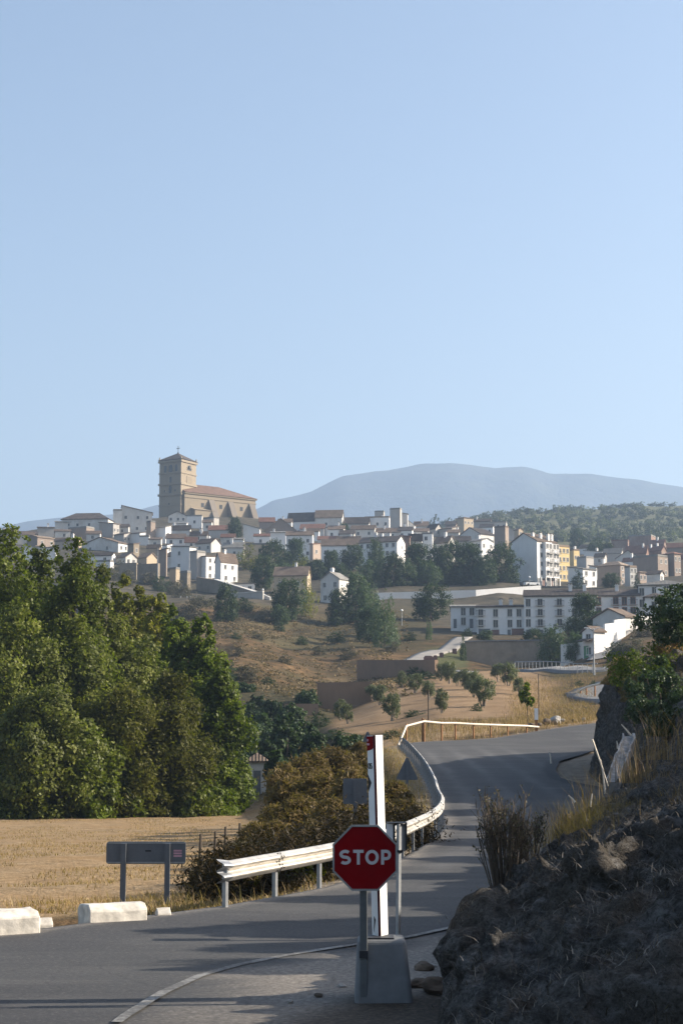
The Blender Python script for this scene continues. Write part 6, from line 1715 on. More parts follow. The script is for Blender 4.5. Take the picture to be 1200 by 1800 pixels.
# resample to even 2 m bays
pts = [gl[0]]; acc = 0
for i in range(len(gl) - 1):
    seg = gl[i + 1] - gl[i]; Ls = seg.length; t = 0
    n = max(1, int(Ls / .25))
    for k in range(n):
        q_ = gl[i] + seg * (k + 1) / n; pts.append(q_)
arr = [pts[0]]; acc = 0
for i in range(1, len(pts)):
    acc += (pts[i] - pts[i - 1]).length
    if acc >= 1.0:
        arr.append(pts[i]); acc = 0
def sm(a):
    return [a[0]] + [(a[i - 1] + a[i] * 2 + a[i + 1]) / 4 for i in range(1, len(a) - 1)] + [a[-1]]
arr = sm(sm(sm(arr)))
for p in arr:
    p.z = float(zroad(p.y))
RT = .70
for seg_, (i0, i1, lab) in enumerate([(0, len(arr) - 1, 'grey steel guardrail curving along the left road edge with flared end')]):
    A = arr[i0:i1 + 1]
    gr = empty('guardrail', A[0], 0, lab, 'guardrail')
    prof = rail_profile(); V = []; nP = len(prof)
    for i, p in enumerate(A):
        d = (A[min(i + 1, len(A) - 1)] - A[max(i - 1, 0)]); d.z = 0; d.normalize(); rt = Vector((d.y, -d.x, 0))
        for o_, h_ in prof:
            V.append(p - A[0] + rt * (o_ + .05) + Vector((0, 0, RT - .155 + h_)))
    nl = len(V); V2 = []
    for i, p in enumerate(A):
        d = (A[min(i + 1, len(A) - 1)] - A[max(i - 1, 0)]); d.z = 0; d.normalize(); rt = Vector((d.y, -d.x, 0))
        for o_, h_ in prof:
            V2.append(p - A[0] + rt * (o_ + .044) + Vector((0, 0, RT - .155 + h_)))
    Q = grid_faces(len(A), nP); Q = np.concatenate([Q, Q[:, ::-1] + nl])
    i_ = np.arange(len(A) - 1) * nP
    Q = np.concatenate([Q, np.stack([i_, i_ + nP, i_ + nP + nl, i_ + nl], 1), np.stack([i_ + nP - 1, i_ + nP - 1 + nl, i_ + 2 * nP - 1 + nl, i_ + 2 * nP - 1], 1)])
    M['rail'] = plain('weathered_rail_steel', (.62, .58, .52), .52, .3, 2.5, 0.85, .4)
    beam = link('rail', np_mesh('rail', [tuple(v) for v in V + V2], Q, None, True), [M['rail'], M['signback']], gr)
    nq = (len(A) - 1) * (nP - 1); beam.data.polygons.foreach_set('material_index', np.array([1 if nq <= k < 2 * nq else 0 for k in range(len(Q))], np.int32))  # back faces get the darker grey: their shade is put into the colour
    for i in range(0, len(A), 2):
        p = A[i] - A[0]; d = (A[min(i + 1, len(A) - 1)] - A[max(i - 1, 0)]); ang_ = math.atan2(d.y, d.x)
        b = MB(); b.box((-.05, -.03, -.5), (.05, .03, RT - .03)); b.box((-.05, -.05, RT - .25), (.05, -.03, RT - .06))
        po = b.build('post', M['galv'], gr); po.location = p; po.rotation_euler = (0, 0, ang_)
    # splice joints with bolts
    for i in range(2, len(A) - 1, 4):
        p = A[i] - A[0]; d = (A[i + 1] - A[i - 1]); d.z = 0; d.normalize(); rt = Vector((d.y, -d.x, 0)); b = MB()
        for o_, h_ in prof[1:-1:2]:
            c = p + rt * (o_ + .052) + Vector((0, 0, RT - .155 + h_))
            for s in (-.06, .06):
                b.box(c + d * s - Vector((.012, .012, .012)), c + d * s + Vector((.012, .012, .012)))
        c = p + rt * .05
        b.prism([c + rt * (o_ + .0035) + Vector((0, 0, RT - .155 + h_)) for o_, h_ in prof] + [c + rt * (o_ - .004) + Vector((0, 0, RT - .155 + h_)) for o_, h_ in prof[::-1]], d * .012)
        b.build('splice', M['iron'], gr)
    # flared fish-tail end
    d = (A[1] - A[0]).normalized(); d.z = 0; rt = Vector((d.y, -d.x, 0)); V = []
    for k in range(7):
        t = k / 6; s = 1 + .18 * t; curl = .05 * t * t
        for o_, h_ in prof:
            V.append((-d * .75 - rt * .66) * (.20 * t) + rt * (o_ * (1 + .5 * t) + .05) + Vector((0, 0, RT - .155 + h_ * s)))
    n0 = len(V); V += [v - rt * .006 for v in V]
    Q = grid_faces(7, nP); Q = np.concatenate([Q, Q[:, ::-1] + n0])
    link('end_flare', np_mesh('end_flare', [tuple(v) for v in V], Q, None, True), M['galv'], gr)


# --- sign backs ------------------------------------------------------------
def rrect(w, h, r, n=4):
    o = []
    for cx, cz, a in ((w / 2 - r, h / 2 - r, 0), (-w / 2 + r, h / 2 - r, 90), (-w / 2 + r, -h / 2 + r, 180), (w / 2 - r, -h / 2 + r, 270)):
        o += [(cx + r * math.cos(R(a + 90 * k / n)), cz + r * math.sin(R(a + 90 * k / n))) for k in range(n + 1)]
    return o


Yd = 30.0
g0 = on_ground(256, Yd); md_ = Yd / F
db = empty('direction_board', g0, 0, 'grey back of a wide direction board on two posts beside the field', 'road sign')
zz_ = P(256, 1499, Yd).z - g0.z; wd, hd = 137 * md_, 38 * md_
b = MB(); b.prism([(x, 0, zz_ + z) for x, z in rrect(wd, hd, .05)], (0, .03, 0)); pn_ = b.build('board', M['signback'], db)
b = MB(); b.box((-wd / 2 + .02, -.012, zz_ + hd / 2 - .035), (wd / 2 - .02, -.001, zz_ + hd / 2 - .012)); b.box((-wd / 2 + .02, -.012, zz_ - hd / 2 + .012), (wd / 2 - .02, -.001, zz_ - hd / 2 + .035)); b.build('stiffener', M['galv'], pn_)
for px in (217, 294.5):
    x = X_(px, Yd) - g0.x; b = MB(); b.box((x - .045, -.09, -.6), (x + .045, -.013, zz_ + hd / 2 - .03)); b.build('post', M['signback'], db)
b = MB(); x = X_(312, Yd) - g0.x
for k in range(3):
    b.box((x - .07, -.004, zz_ + .02 - k * .045), (x + .07, -.001, zz_ + .05 - k * .045))
b.build('sticker', M['pink'], pn_)
b = MB(); x = X_(260, Yd) - g0.x; b.box((x - .05, -.004, zz_ + .02), (x + .05, -.001, zz_ + .045)); b.build('stamp', M['black'], pn_)

Yq = 43.0
g0 = on_ground(624, Yq); mq = Yq / F
sq = empty('square_sign', g0, 0, 'small square grey sign back left of the white route post', 'road sign')
zz_ = P(624, 1391, Yq).z - g0.z
b = MB(); b.prism([(x, 0, zz_ + z) for x, z in rrect(42 * mq, 44 * mq, .04)], (0, .025, 0)); b.build('board', M['signback'], sq)
b = MB(); b.box((-.045, -.07, -.6), (.045, -.003, zz_ + 20 * mq)); b.box((.047, -.065, -.3), (.057, -.01, zz_ - 22 * mq)); b.build('post', M['signback'], sq)


def tri_sign(px, ytop, ybot, wpx, Y, label, plate=None, pY=None):
    g0 = on_ground(px, Y); g0.z = max(g0.z, float(zroad(Y)) - .3); m = Y / F
    t = empty('warning_sign', g0, 0, label, 'road sign', 'triangular warning signs seen from behind')
    z0, z1 = P(px, ybot, Y).z - g0.z, P(px, ytop, Y).z - g0.z; w = wpx * m / 2; r = .06
    poly = []
    for cx, cz, a0 in ((w - r * 1.6, z0 + r, -90), (0, z1 - r, 30), (-w + r * 1.6, z0 + r, 150)):
        poly += [(cx + r * math.cos(R(a0 + 120 * k / 5)), 0, cz + r * math.sin(R(a0 + 120 * k / 5))) for k in range(6)]
    b = MB(); b.prism(poly, (0, .025, 0)); b.build('board', M['signback'], t)
    b = MB(); b.box((-.045, -.07, -.6), (.045, -.003, z1 - .1)); b.build('post', M['signback'], t)
    if plate:
        b = MB(); za, zb_ = P(px, plate[1], Y).z - g0.z, P(px, plate[0], Y).z - g0.z; b.prism([(x, 0, (za + zb_) / 2 + z) for x, z in rrect(plate[2] * m, zb_ - za, .05)], (0, .025, 0)); b.build('plate', M['signback'], t)
    return t


tri_sign(715, 1332, 1371, 40, 66, 'triangular sign back standing beside the curved guardrail')
tri_sign(646, 1286, 1315, 28, 84, 'triangular sign back half hidden behind the white route post', (1319, 1345, 24))

# --- white stones along the road -------------------------------------------------
def stone(px0, px1, ytop, ybase, label, dep, cat='barrier block', skew=0.0, cham=.05, rotz=None):
    p0 = road_pt((px0 + px1) / 2, ybase); Y = p0.y; m = Y / F
    w = (px1 - px0) * m / 2; h = (ybase - ytop) * m
    p0 = Vector((X_((px0 + px1) / 2, Y), Y, zg(X_((px0 + px1) / 2, Y), Y)))
    h = P(600, ytop, Y).z - p0.z
    b = MB(); c = cham
    prof_ = [(-dep / 2, 0), (dep / 2, 0), (dep / 2, h - c * 1.6), (dep / 2 - c * 2, h), (-dep / 2 + c * 2, h), (-dep / 2, h - c * 1.6)]
    b.prism([(-w, y, z) for y, z in prof_], (2 * w, 0, 0))
    o = b.build('barrier_block' if cat == 'barrier block' else 'marker_stone', M['kerbwhite'])
    bm = bmesh.new(); bm.from_mesh(o.data)
    bmesh.ops.subdivide_edges(bm, edges=bm.edges, cuts=4, use_grid_fill=True)
    for v in bm.verts:
        v.co += Vector([float(vnoise(np.array([v.co.x * 6 + k * 9 + px0]), np.array([v.co.y * 6]), v.co.z * 6)[0]) for k in range(3)]) * .035
    bm.to_mesh(o.data); bm.free()
    o.modifiers.new('b', 'BEVEL').width = .015
    o.location = p0 - Vector((0, 0, .05)); o.rotation_euler = (0, 0, R(28 if rotz is None else rotz))
    return setp(o, label, cat, 'white stones along the road edge')


stone(-40, 60, 1592, 1640, 'long white painted stone cut by the left edge', .55)
stone(146, 250, 1581, 1618, 'long white painted stone under the direction board', .5)
stone(68, 92, 1607, 1629, 'small rounded white stone between the two long ones', .2, 'marker stone', rotz=20)
stone(275, 298, 1589, 1609, 'small white stone right of the direction board posts', .2, 'marker stone', rotz=20)

# --- wooden rail fence on the outside of the bend -------------------------------
fr_px = [(700, 1310, 1311, 106.6), (714, 1276, 1306, 108.5), (745, 1268, 1303, 110), (776, 1271, 1300, 111.5), (800, 1271, 1297, 112.5), (832, 1273, 1297, 113.5), (862, 1274, 1296, 114.5), (892, 1275, 1294, 116), (925, 1276, 1287, 118), (946, 1278, 1284, 119)]
wf = empty('rail_fence', on_ground(714, 109), 0, 'low wooden fence with pale peeled rail on the outside of the bend', 'fence')
b = MB(); b.tube([P(x, yt, Y) - wf.location for x, yt, yb, Y in fr_px], .068, 8); b.build('rail', M['wood_pale'], wf)
for x, yt, yb, Y in fr_px[1:9]:
    p = P(x, yt, Y) - wf.location; p.y += .14; gz = zg(p.x + wf.location.x, p.y + wf.location.y) - wf.location.z
    b = MB(); b.tube([(p.x, p.y, gz - .4), (p.x, p.y, p.z + .14)], .06, 7); b.build('post', M['wood'], wf)
p = P(745, 1268, 110) - wf.location
b = MB(); b.tube([(p.x - .1, p.y + .2, -1.4), (p.x - .1, p.y + .2, p.z + .2)], .06, 7); b.build('post', M['wood'], wf)

Yk = 119; g0 = on_ground(943, Yk); mk = Yk / F
mkp = empty('marker_post', g0, 0, 'wooden post with white top panel at the end of the rail fence', 'marker post')
zt_ = P(943, 1245, Yk).z - g0.z
b = MB(); b.box((-.09, -.09, -.4), (.09, .09, zt_ * .5)); b.build('post', M['wood'], mkp)
b = MB(); b.box((-.12, -.11, zt_ * .5), (.12, .11, zt_)); b.build('panel', M['postwhite'], mkp)
tr_ = tree_px('sapling', 928, 1202, 0, 24, 121, 'l_bright', prof='round', z0=.55, nclump=14, nleaf=700, leafsize=.16, clump=.45, seed=700, label='slender bright green sapling beside the white topped post', tr=.04, nlimb=4, top=.75)
g0 = on_ground(753, 128); H = P(753, 1212, 128).z - g0.z
b = MB(); b.tube([(0, 0, -.4), (0, 0, H)], .05, 6); o = b.build('stake', M['fieldpost']); o.location = g0; setp(o, 'bare thin stake standing behind the wooden rail fence', 'stake')
g0 = on_ground(946, 150); H = P(946, 1185, 150).z - g0.z
b = MB(); b.tube([(0, 0, -.4), (0, 0, H)], .04, 6); o = b.build('stake', M['fieldpost']); o.location = g0; setp(o, 'thin grey stake right of the sapling', 'stake')


def rock(name, loc, s, seed, m, label, group, flat=.7, cat='rock'):
    bm = bmesh.new(); bmesh.ops.create_icosphere(bm, subdivisions=3, radius=1.0)
    for v in bm.verts:
        d = v.co.normalized(); k = 1 + .45 * float(fbm(np.array([d.x * 1.3 + seed * 3.7]), np.array([d.y * 1.3]), d.z * 1.3, 4)[0])
        v.co = Vector((d.x * s * k, d.y * s * k * .8, d.z * s * k * flat))
    me = bpy.data.meshes.new(name); bm.to_mesh(me); bm.free()
    o = link(name, me, m); o.location = loc; o.rotation_euler = (0, 0, seed)
    return setp(o, label, cat, group)


M['rockpale'] = plain('pale_limestone', (.36, .34, .31), .95, .4, 3, bstr=.8)
M['rockdark'] = plain('dark_earth_clod', (.13, .10, .075), 1, .5, 5, bstr=.8)
for i, (px, py, s, lab) in enumerate([(962, 1271, .38, 'dark boulder right of the marker post'), (978, 1270, .50, 'pale boulder beyond the bend'), (990, 1268, .2, 'pale rock right of the pale boulder'), (1010, 1268, .18, 'small rock left of the cliff'), (1028, 1266, .2, 'small rock touching the cliff line'), (936, 1279, .3, 'rock at the foot of the marker post'), (950, 1276, .2, 'small rock beside the marker post')]):
    p = road_pt(px, py); rock('boulder', (p.x, p.y + .8, zroad(p.y + .8) + s * .2), s, i + 1, M['rockpale'] if i in (1, 2, 4) else M['rockdark'], lab, 'rocks beyond the bend')
for i, (px, py, s, lab) in enumerate([(601, 1735, .05, 'flat pale pebble on the gravel left of the block'), (560, 1752, .045, 'dark clod on the gravel left of the block'), (510, 1762, .035, 'pebble on the gravel shoulder'), (745, 1706, .13, 'brown clod right of the concrete block'), (758, 1701, .06, 'pale stone upon the brown clod'), (735, 1735, .12, 'dark clod low beside the concrete block'), (770, 1745, .2, 'jagged stone at the toe of the bank')]):
    p = road_pt(px, py); rock('stone', (p.x, p.y, p.z + s * .25), s, i + 21, M['rockpale'] if i in (0, 4, 2) else M['rockdark'], lab, 'stones beside the concrete block', .5, 'stone')
for i, (Y, t, s) in enumerate([(16.2, .35, .3), (15.6, .5, .22), (17.5, .5, .34), (14.2, .5, .3), (12.5, 1.4, .28), (19.5, .7, .2), (13.2, 2.0, .25), (16.0, 1.9, .2), (21, 1.5, .2), (24, .7, .2), (27, 1.8, .22), (11.0, 1.0, .2), (18.5, 2.6, .25), (23, 2.2, .22), (33, 1.0, .25)]):
    if i not in (0, 2, 3, 5, 11):
        continue
    p = bank_at(Y, t); rock('boulder', p - Vector((0, 0, s * .25)), s, i + 41, M['bank'], ['jagged', 'rounded', 'cracked', 'flat', 'pointed'][i % 5] + ' shaded rock embedded in the right bank, ' + ['at its nearest toe', 'just above its toe', 'below the twiggy shrub', 'at the lower edge', 'in the dark middle', 'beside the twiggy shrub', 'halfway up', 'above the toe ledge', 'on the upper ledge', 'right of the twiggy shrub', 'under the orange grass', 'nearest the bottom edge', 'high on the right', 'below the pale chute', 'at the far ledge'][i], 'rocks of the right bank', .8)

# --- right bank: shrub, grass clumps, chute, cliff-top plants ------------------
def twig_bush(loc, H, spread, n, label, mt='l_scrub', seed=1, name='twiggy_shrub', leaves=900, lean=(0, 0)):
    rng = random.Random(seed); root = empty(name, loc, 0, label, 'shrub'); b = MB(); tips = []
    for i in range(n):
        a = rng.uniform(0, 6.28); s = spread * math.sqrt(rng.random()); hh = H * rng.uniform(.55, 1.05)
        tip = Vector((math.cos(a) * s + lean[0] * hh, math.sin(a) * s + lean[1] * hh, hh)); base_ = Vector((math.cos(a) * s * .2, math.sin(a) * s * .2, -.15)); mid = base_.lerp(tip, .5) + Vector((rng.uniform(-.04, .04), rng.uniform(-.04, .04), .05))
        b.tube([base_, mid, tip], [.008, .006, .003], 4, cap=False, sm=False)
        for k in range(4):
            f = rng.uniform(.35, .95); p = mid.lerp(tip, f); e = p + Vector((rng.uniform(-.12, .12), rng.uniform(-.12, .12), rng.uniform(.05, .2))); b.tube([p, e], [.0045, .002], 3, cap=False, sm=False); tips.append((p, e))
    b.build('stems', M['fieldpost'], root)
    r2 = np.random.default_rng(seed); pos = []
    for i in range(leaves):
        p, e = tips[int(r2.integers(len(tips)))]; q_ = p.lerp(e, r2.random()); pos.append((q_.x + r2.normal() * .015, q_.y + r2.normal() * .015, q_.z + r2.normal() * .015))
    V, Q = leaf_quads(r2, np.array(pos), r2.normal(size=(leaves, 3)), .022); link('leaves', np_mesh('leaves', V, Q, np.repeat(r2.random(leaves), 4)), M[mt], root)
    return root


p = bank_at(20.5, .5)
twig_bush(P(888, 1592, 20.3) + Vector((0, 0, -.05)), 1.3, .36, 110, 'dark twiggy shrub standing out against the sunlit road', 'l_scrub', 5, leaves=900)
twig_bush(P(930, 1530, 24.5), .75, .3, 40, 'smaller twiggy shrub on the ledge right of the dark one', 'l_scrub', 6, leaves=700)


def tuft(loc, H, spread, n, label, mt='l_grass', seed=1, w=.006):
    r2 = np.random.default_rng(seed); base_ = np.stack([r2.normal(size=n) * spread * .35, r2.normal(size=n) * spread * .35, np.full(n, -.08)], 1)
    V, Q = blades(r2, base_, H, w, .6); o = link('grass_clump', np_mesh('grass_clump', V, Q, np.repeat(r2.random(n), 6)), M[mt]); o.location = loc
    return setp(o, label, 'grass', 'dry grass clumps on the right bank')


tuft(P(1045, 1540, 27), .85, 1.0, 1500, 'large orange brown grass clump in the middle of the bank', 'l_dry', 1, .004)
tuft(P(1005, 1505, 29), .6, .7, 600, 'orange grass clump left of the large one', 'l_orange', 2, .004)
tuft(P(1085, 1490, 31), .7, 1.1, 1000, 'brown grass clump right of the large one', 'l_dry', 3, .004)
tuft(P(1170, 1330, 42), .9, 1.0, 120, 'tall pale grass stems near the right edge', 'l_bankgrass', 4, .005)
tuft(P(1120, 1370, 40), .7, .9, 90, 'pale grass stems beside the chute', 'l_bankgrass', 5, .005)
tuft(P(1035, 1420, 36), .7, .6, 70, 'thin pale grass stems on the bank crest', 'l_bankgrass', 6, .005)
for i, (px, py, px2, py2, Y) in enumerate([(968, 1342, 965, 1321, 76), (1040, 1300, 1068, 1382, 40), (1063, 1395, 1055, 1335, 40), (1108, 1293, 1091, 1273, 56), (1085, 1316, 1083, 1302, 56), (1032, 1440, 1040, 1395, 35), (1010, 1410, 998, 1398, 33)]):
    a, c = P(px, py, Y), P(px2, py2, Y)
    b = MB(); b.tube([a - a, (c - a) * .5 + Vector((.01, 0, .0)), c - a], [.0005 * Y + .006, .0004 * Y + .004, .0002 * Y + .002], 5); o = b.build('dry_stalk', M['wood_pale']); o.location = a
    setp(o, ['leaning pale delineator stick at the inner kerb of the bend', 'long bent dry stalk before the chute', 'dry stalk left of the chute', 'dry stalk above the chute', 'short dry stalk left of the chute top', 'dry stalk on the bank crest', 'short dry stalk at the crest end'][i], 'stalk', 'dry stalks on the right bank')

# pale concrete chute down the bank
A_ = P(1104, 1297, 55.2); B2 = P(1074, 1378, 50.5)
d = B2 - A_; s = Vector((1, .25, 0)).normalized() * .21; b = MB(); up = d.cross(s).normalized() * .16
if up.z < 0: up = -up
n = 10; V = []
rg = random.Random(3)
for k in range(n + 1):
    c = d * (k / n) + Vector((rg.uniform(-.05, .05), 0, rg.uniform(-.04, .04)))
    for sx, uu in ((-1, 1), (-.72, 1), (-.55, .35), (.55, .35), (.72, 1), (1, 1), (1, -2), (-1, -2)):
        V.append(c + s * sx * (1 + .1 * rg.uniform(-1, 1)) + up * uu)
F_ = [tuple(range(8))[::-1], tuple(range(n * 8, n * 8 + 8))]
for k in range(n):
    for j in range(8):
        F_.append((k * 8 + j, k * 8 + (j + 1) % 8, (k + 1) * 8 + (j + 1) % 8, (k + 1) * 8 + j))
b.add(V, F_); M['chute'] = plain('stained_pale_concrete', (.30, .29, .275), .95, .5, 5, bstr=.8)
o = b.build('drain_chute', M['chute']); o.location = A_; setp(o, 'broken pale concrete drain chute leaning down the dark bank', 'drain chute')
# ledge of pale rock at the bottom
# cliff-top shrubs and tree
def cliff_tree(px, ptop, base, w, Y, mt, lab, **kw):
    loc = P(px, base, Y); k = int(np.clip(np.searchsorted(_bs, Y), 0, len(_bs) - 1)); zi = np.interp(loc.x, _BX[k], _BZ[k]); loc.z = float(zi) - .15
    return tree(kw.pop('name', 'shrub'), loc, max(P(px, ptop, Y).z - loc.z, .5), w * mpp(Y) / 2, mt, label=lab, **kw)


cliff_tree(1215, 1030, 1300, 190, 66, 'l_mid', 'dark leafy tree leaning in from the right edge above the cliff', name='tree', prof='wide', z0=.25, nclump=46, nleaf=15000, leafsize=.07, clump=.15, seed=801, tr=.09, nlimb=14, group='plants on the cliff top')
cliff_tree(1160, 1160, 1310, 150, 61, 'l_mid', 'dark green shrub hanging over the cliff edge', prof='wide', z0=.1, nclump=44, nleaf=14000, leafsize=.06, clump=.17, seed=802, stems=6, tr=.04, cat='bush', group='plants on the cliff top')
cliff_tree(1135, 1140, 1225, 150, 67, 'l_bright', 'light green spray of leaves above the cliff grass', prof='wide', z0=.2, nclump=22, nleaf=6000, leafsize=.065, clump=.22, seed=803, stems=5, tr=.03, cat='bush', group='plants on the cliff top')
cliff_tree(1185, 1125, 1200, 90, 72, 'l_orange', 'orange autumn shrub behind the cliff tree', prof='wide', z0=.1, nclump=30, nleaf=9000, leafsize=.06, clump=.25, seed=804, stems=5, tr=.03, cat='bush', group='plants on the cliff top')
cliff_tree(1090, 1160, 1225, 60, 72, 'l_grass', 'pale golden grass mound on the cliff corner', name='grass_mound', prof='bush', z0=0, nclump=30, nleaf=14000, leafsize=.025, aspect=6, clump=.35, seed=805, stems=5, tr=.012, cat='grass', group='plants on the cliff top')
cliff_tree(1190, 1250, 1330, 110, 56, 'l_dark', 'dark low bush under the cliff tree', prof='bush', z0=0, nclump=30, nleaf=11000, leafsize=.06, clump=.3, seed=806, stems=5, tr=.03, cat='bush', group='plants on the cliff top')
cliff_tree(1130, 1190, 1260, 80, 66, 'l_dry', 'brown dry shrub on the cliff edge', prof='bush', z0=0, nclump=30, nleaf=11000, leafsize=.03, aspect=3.5, clump=.3, seed=807, stems=5, tr=.02, cat='bush', group='plants on the cliff top')

# --- old fence posts at the field edge ------------------------------------------
for i, (px, y0, y1, Y) in enumerate([(351, 1466, 1490, 47), (377, 1461, 1482, 50), (395, 1453, 1475, 54), (420, 1447, 1470, 57)]):
    g0 = on_ground(px, Y); H = P(px, y0, Y).z - g0.z; b = MB(); b.tube([(0, 0, -.4), (.03, 0, max(H, .6))], [.05, .04], 6); o = b.build('fence_post', M['fieldpost']); o.location = g0
    setp(o, ['leftmost old wooden post at the field edge', 'second old wooden post at the field edge', 'third old wooden post nearer the bushes', 'old wooden post deepest among the bushes'][i], 'fence post', 'old posts at the field edge')

# --- white hut -----------------------------------------------------------------
Yh = 134; g0 = on_ground(452, Yh); mh = Yh / F
hut = empty('hut', Vector((X_(436, Yh), Yh, g0.z)), math.atan(.05), 'small white hut with hipped tile roof at the far end of the field', 'hut')
hz = P(452, 1340, Yh).z - g0.z; hw_ = 32 * mh
b = MB(); b.box((0, 0, -2), (hw_, 1.6, hz)); b.build('wall', M['white2'], hut)
b = MB(); o_ = .25; b.add([(-o_, -o_, hz), (hw_ + o_, -o_, hz), (hw_ + o_, 1.6 + o_, hz), (-o_, 1.6 + o_, hz), (-o_, -o_, hz + .12), (hw_ + o_, -o_, hz + .12), (hw_ + o_, 1.6 + o_, hz + .12), (-o_, 1.6 + o_, hz + .12), (hw_ / 2, .8, hz + .75)], [(0, 3, 2, 1), (0, 1, 5, 4), (1, 2, 6, 5), (2, 3, 7, 6), (3, 0, 4, 7), (4, 5, 8), (5, 6, 8), (6, 7, 8), (7, 4, 8)]); b.build('roof', M['r_brown'], hut)
b = MB(); b.box((hw_ * .3, -.03, 0), (hw_ * .7, .02, 1.9)); b.build('door', M['garage'], hut)


# --- walls of the valley ----------------------------------------------------------
def wall(px0, px1, t0, t1, b0, b1, Y0, Y1, th, m, label, name='stone_wall', cap=None, cat='wall', snap=False):
    if snap:
        Y0 = min(hit(px0, b0, .75 * Y0).y, 1.25 * Y0) - 1; Y1 = min(hit(px1, b1, .75 * Y1).y, 1.25 * Y1) - 1
    A, B_ = P(px0, b0, Y0), P(px1, b1, Y1); zA, zB = P(px0, t0, Y0).z, P(px1, t1, Y1).z
    d = B_ - A; d.z = 0; nr = Vector((-d.y, d.x, 0)).normalized() * th
    if nr.y < 0: nr = -nr
    root = empty(name, A, 0, label, cat)
    b = MB(); q4 = [Vector((0, 0, -3)), Vector((d.x, d.y, B_.z - A.z - 3)), Vector((d.x, d.y, zB - A.z)), Vector((0, 0, zA - A.z))]
    b.prism(q4, nr); b.build('wall', M[m], root)
    if cap:
        b = MB(); b.prism([q4[3] - nr * .25 + Vector((0, 0, .003)), q4[2] - nr * .25 + Vector((0, 0, .003)), q4[2] - nr * .25 + Vector((0, 0, .2)), q4[3] - nr * .25 + Vector((0, 0, .2))], nr * 1.5); b.build('coping', M[cap], root)
    return root


wall(627, 764, 1160, 1160, 1196, 1188, 272, 268, .6, 'brownwall', 'upper brown earth wall with level top below the ramp', snap=True)
wall(557, 652, 1200, 1198, 1240, 1232, 246, 248, .6, 'brownwall', 'lower brown earth wall left of the olive grove', snap=True)
wall(500, 560, 1237, 1237, 1258, 1256, 236, 238, .6, 'brownwall', 'low brown wall behind the dark tree', snap=True)
wall(818, 962, 1128, 1126, 1180, 1178, 304, 306, .8, 'stone', 'long weedy stone garden wall below the terrace', cap='concrete')
wall(985, 1027, 1133, 1128, 1168, 1160, 284, 278, .4, 'white2', 'short dirty white wall left of the farmhouse')
wall(660, 836, 1042, 1037, 1049, 1046, 436, 438, .5, 'white', 'left run of the long white road parapet', 'parapet')
wall(836, 950, 1037, 1029, 1046, 1035, 438, 446, .5, 'white', 'right run of the long white road parapet below the apartment block', 'parapet')
wall(1063, 1080, 1097, 1095, 1125, 1118, 279, 284, .3, 'white', 'lower step of the white garden wall by the barn')
wall(1080, 1098, 1090, 1088, 1118, 1108, 284, 291, .3, 'white', 'upper step of the white garden wall by the barn')
wall(1119, 1162, 1083, 1083, 1100, 1097, 306, 310, .3, 'white', 'white yard wall right of the barn')
wall(345, 376, 1014, 1019, 1050, 1052, 478, 470, 1.2, 'stone', 'tall rubble retaining wall under the bright white houses')
wall(376, 448, 1019, 1041, 1054, 1056, 470, 455, 1.2, 'stone', 'sloping rubble retaining wall running down to the right', cap='white2')
wall(405, 462, 1044, 1040, 1056, 1054, 450, 446, .6, 'grey', 'low blue grey wall below the rubble terrace', cap='white2')
wall(455, 474, 1041, 1050, 1056, 1060, 452, 446, .5, 'white2', 'pale stair wall at the end of the terrace')
wall(210, 240, 990, 989, 1018, 1016, 492, 490, .8, 'stone', 'left tan rubble wall above the poplars')
wall(241, 278, 992, 990, 1018, 1020, 488, 484, .8, 'stone', 'right tan rubble wall beside the utility pole')
for i in (1, 3, 4, 6):
    px = 312 + i * 5.6; Y = 446; g0 = P(px, 1056, Y); H = 8.5 * mpp(Y); b = MB(); b.box((-.16, -.16, -1), (.16, .16, H)); o = b.build('terrace_pillar', M['white2']); o.location = g0; setp(o, 'short white pillar of the ruined terrace below the brick house', 'pillar', 'white terrace pillars')

# ramp blocks
for i, (px, Y, s) in enumerate([(753, 292, .8), (743, 288, .5), (765, 297, .35), (776, 301, .35), (799, 310, .4)]):
    g0 = on_ground(px, Y, .1); b = MB(); b.prism([(-s, -s, -1), (s, -s, -1), (s, s, -1), (-s, s, -1)], (0, 0, 1 + s * 1.7)); b.prism([(-s * .8, -s * .8, s * 1.7), (s * .8, -s * .8, s * 1.7), (s * .8, s * .8, s * 1.7), (-s * .8, s * .8, s * 1.7)], (0, 0, s * .25))
    o = b.build('bollard', M['garage2']); o.location = g0; setp(o, ['largest rusty block beside the ramp', 'lower end block of the ramp', 'small bollard in the lower half of the ramp', 'small bollard in the middle of the ramp', 'bollard in the upper half of the ramp'][i], 'bollard', 'blocks along the ramp')

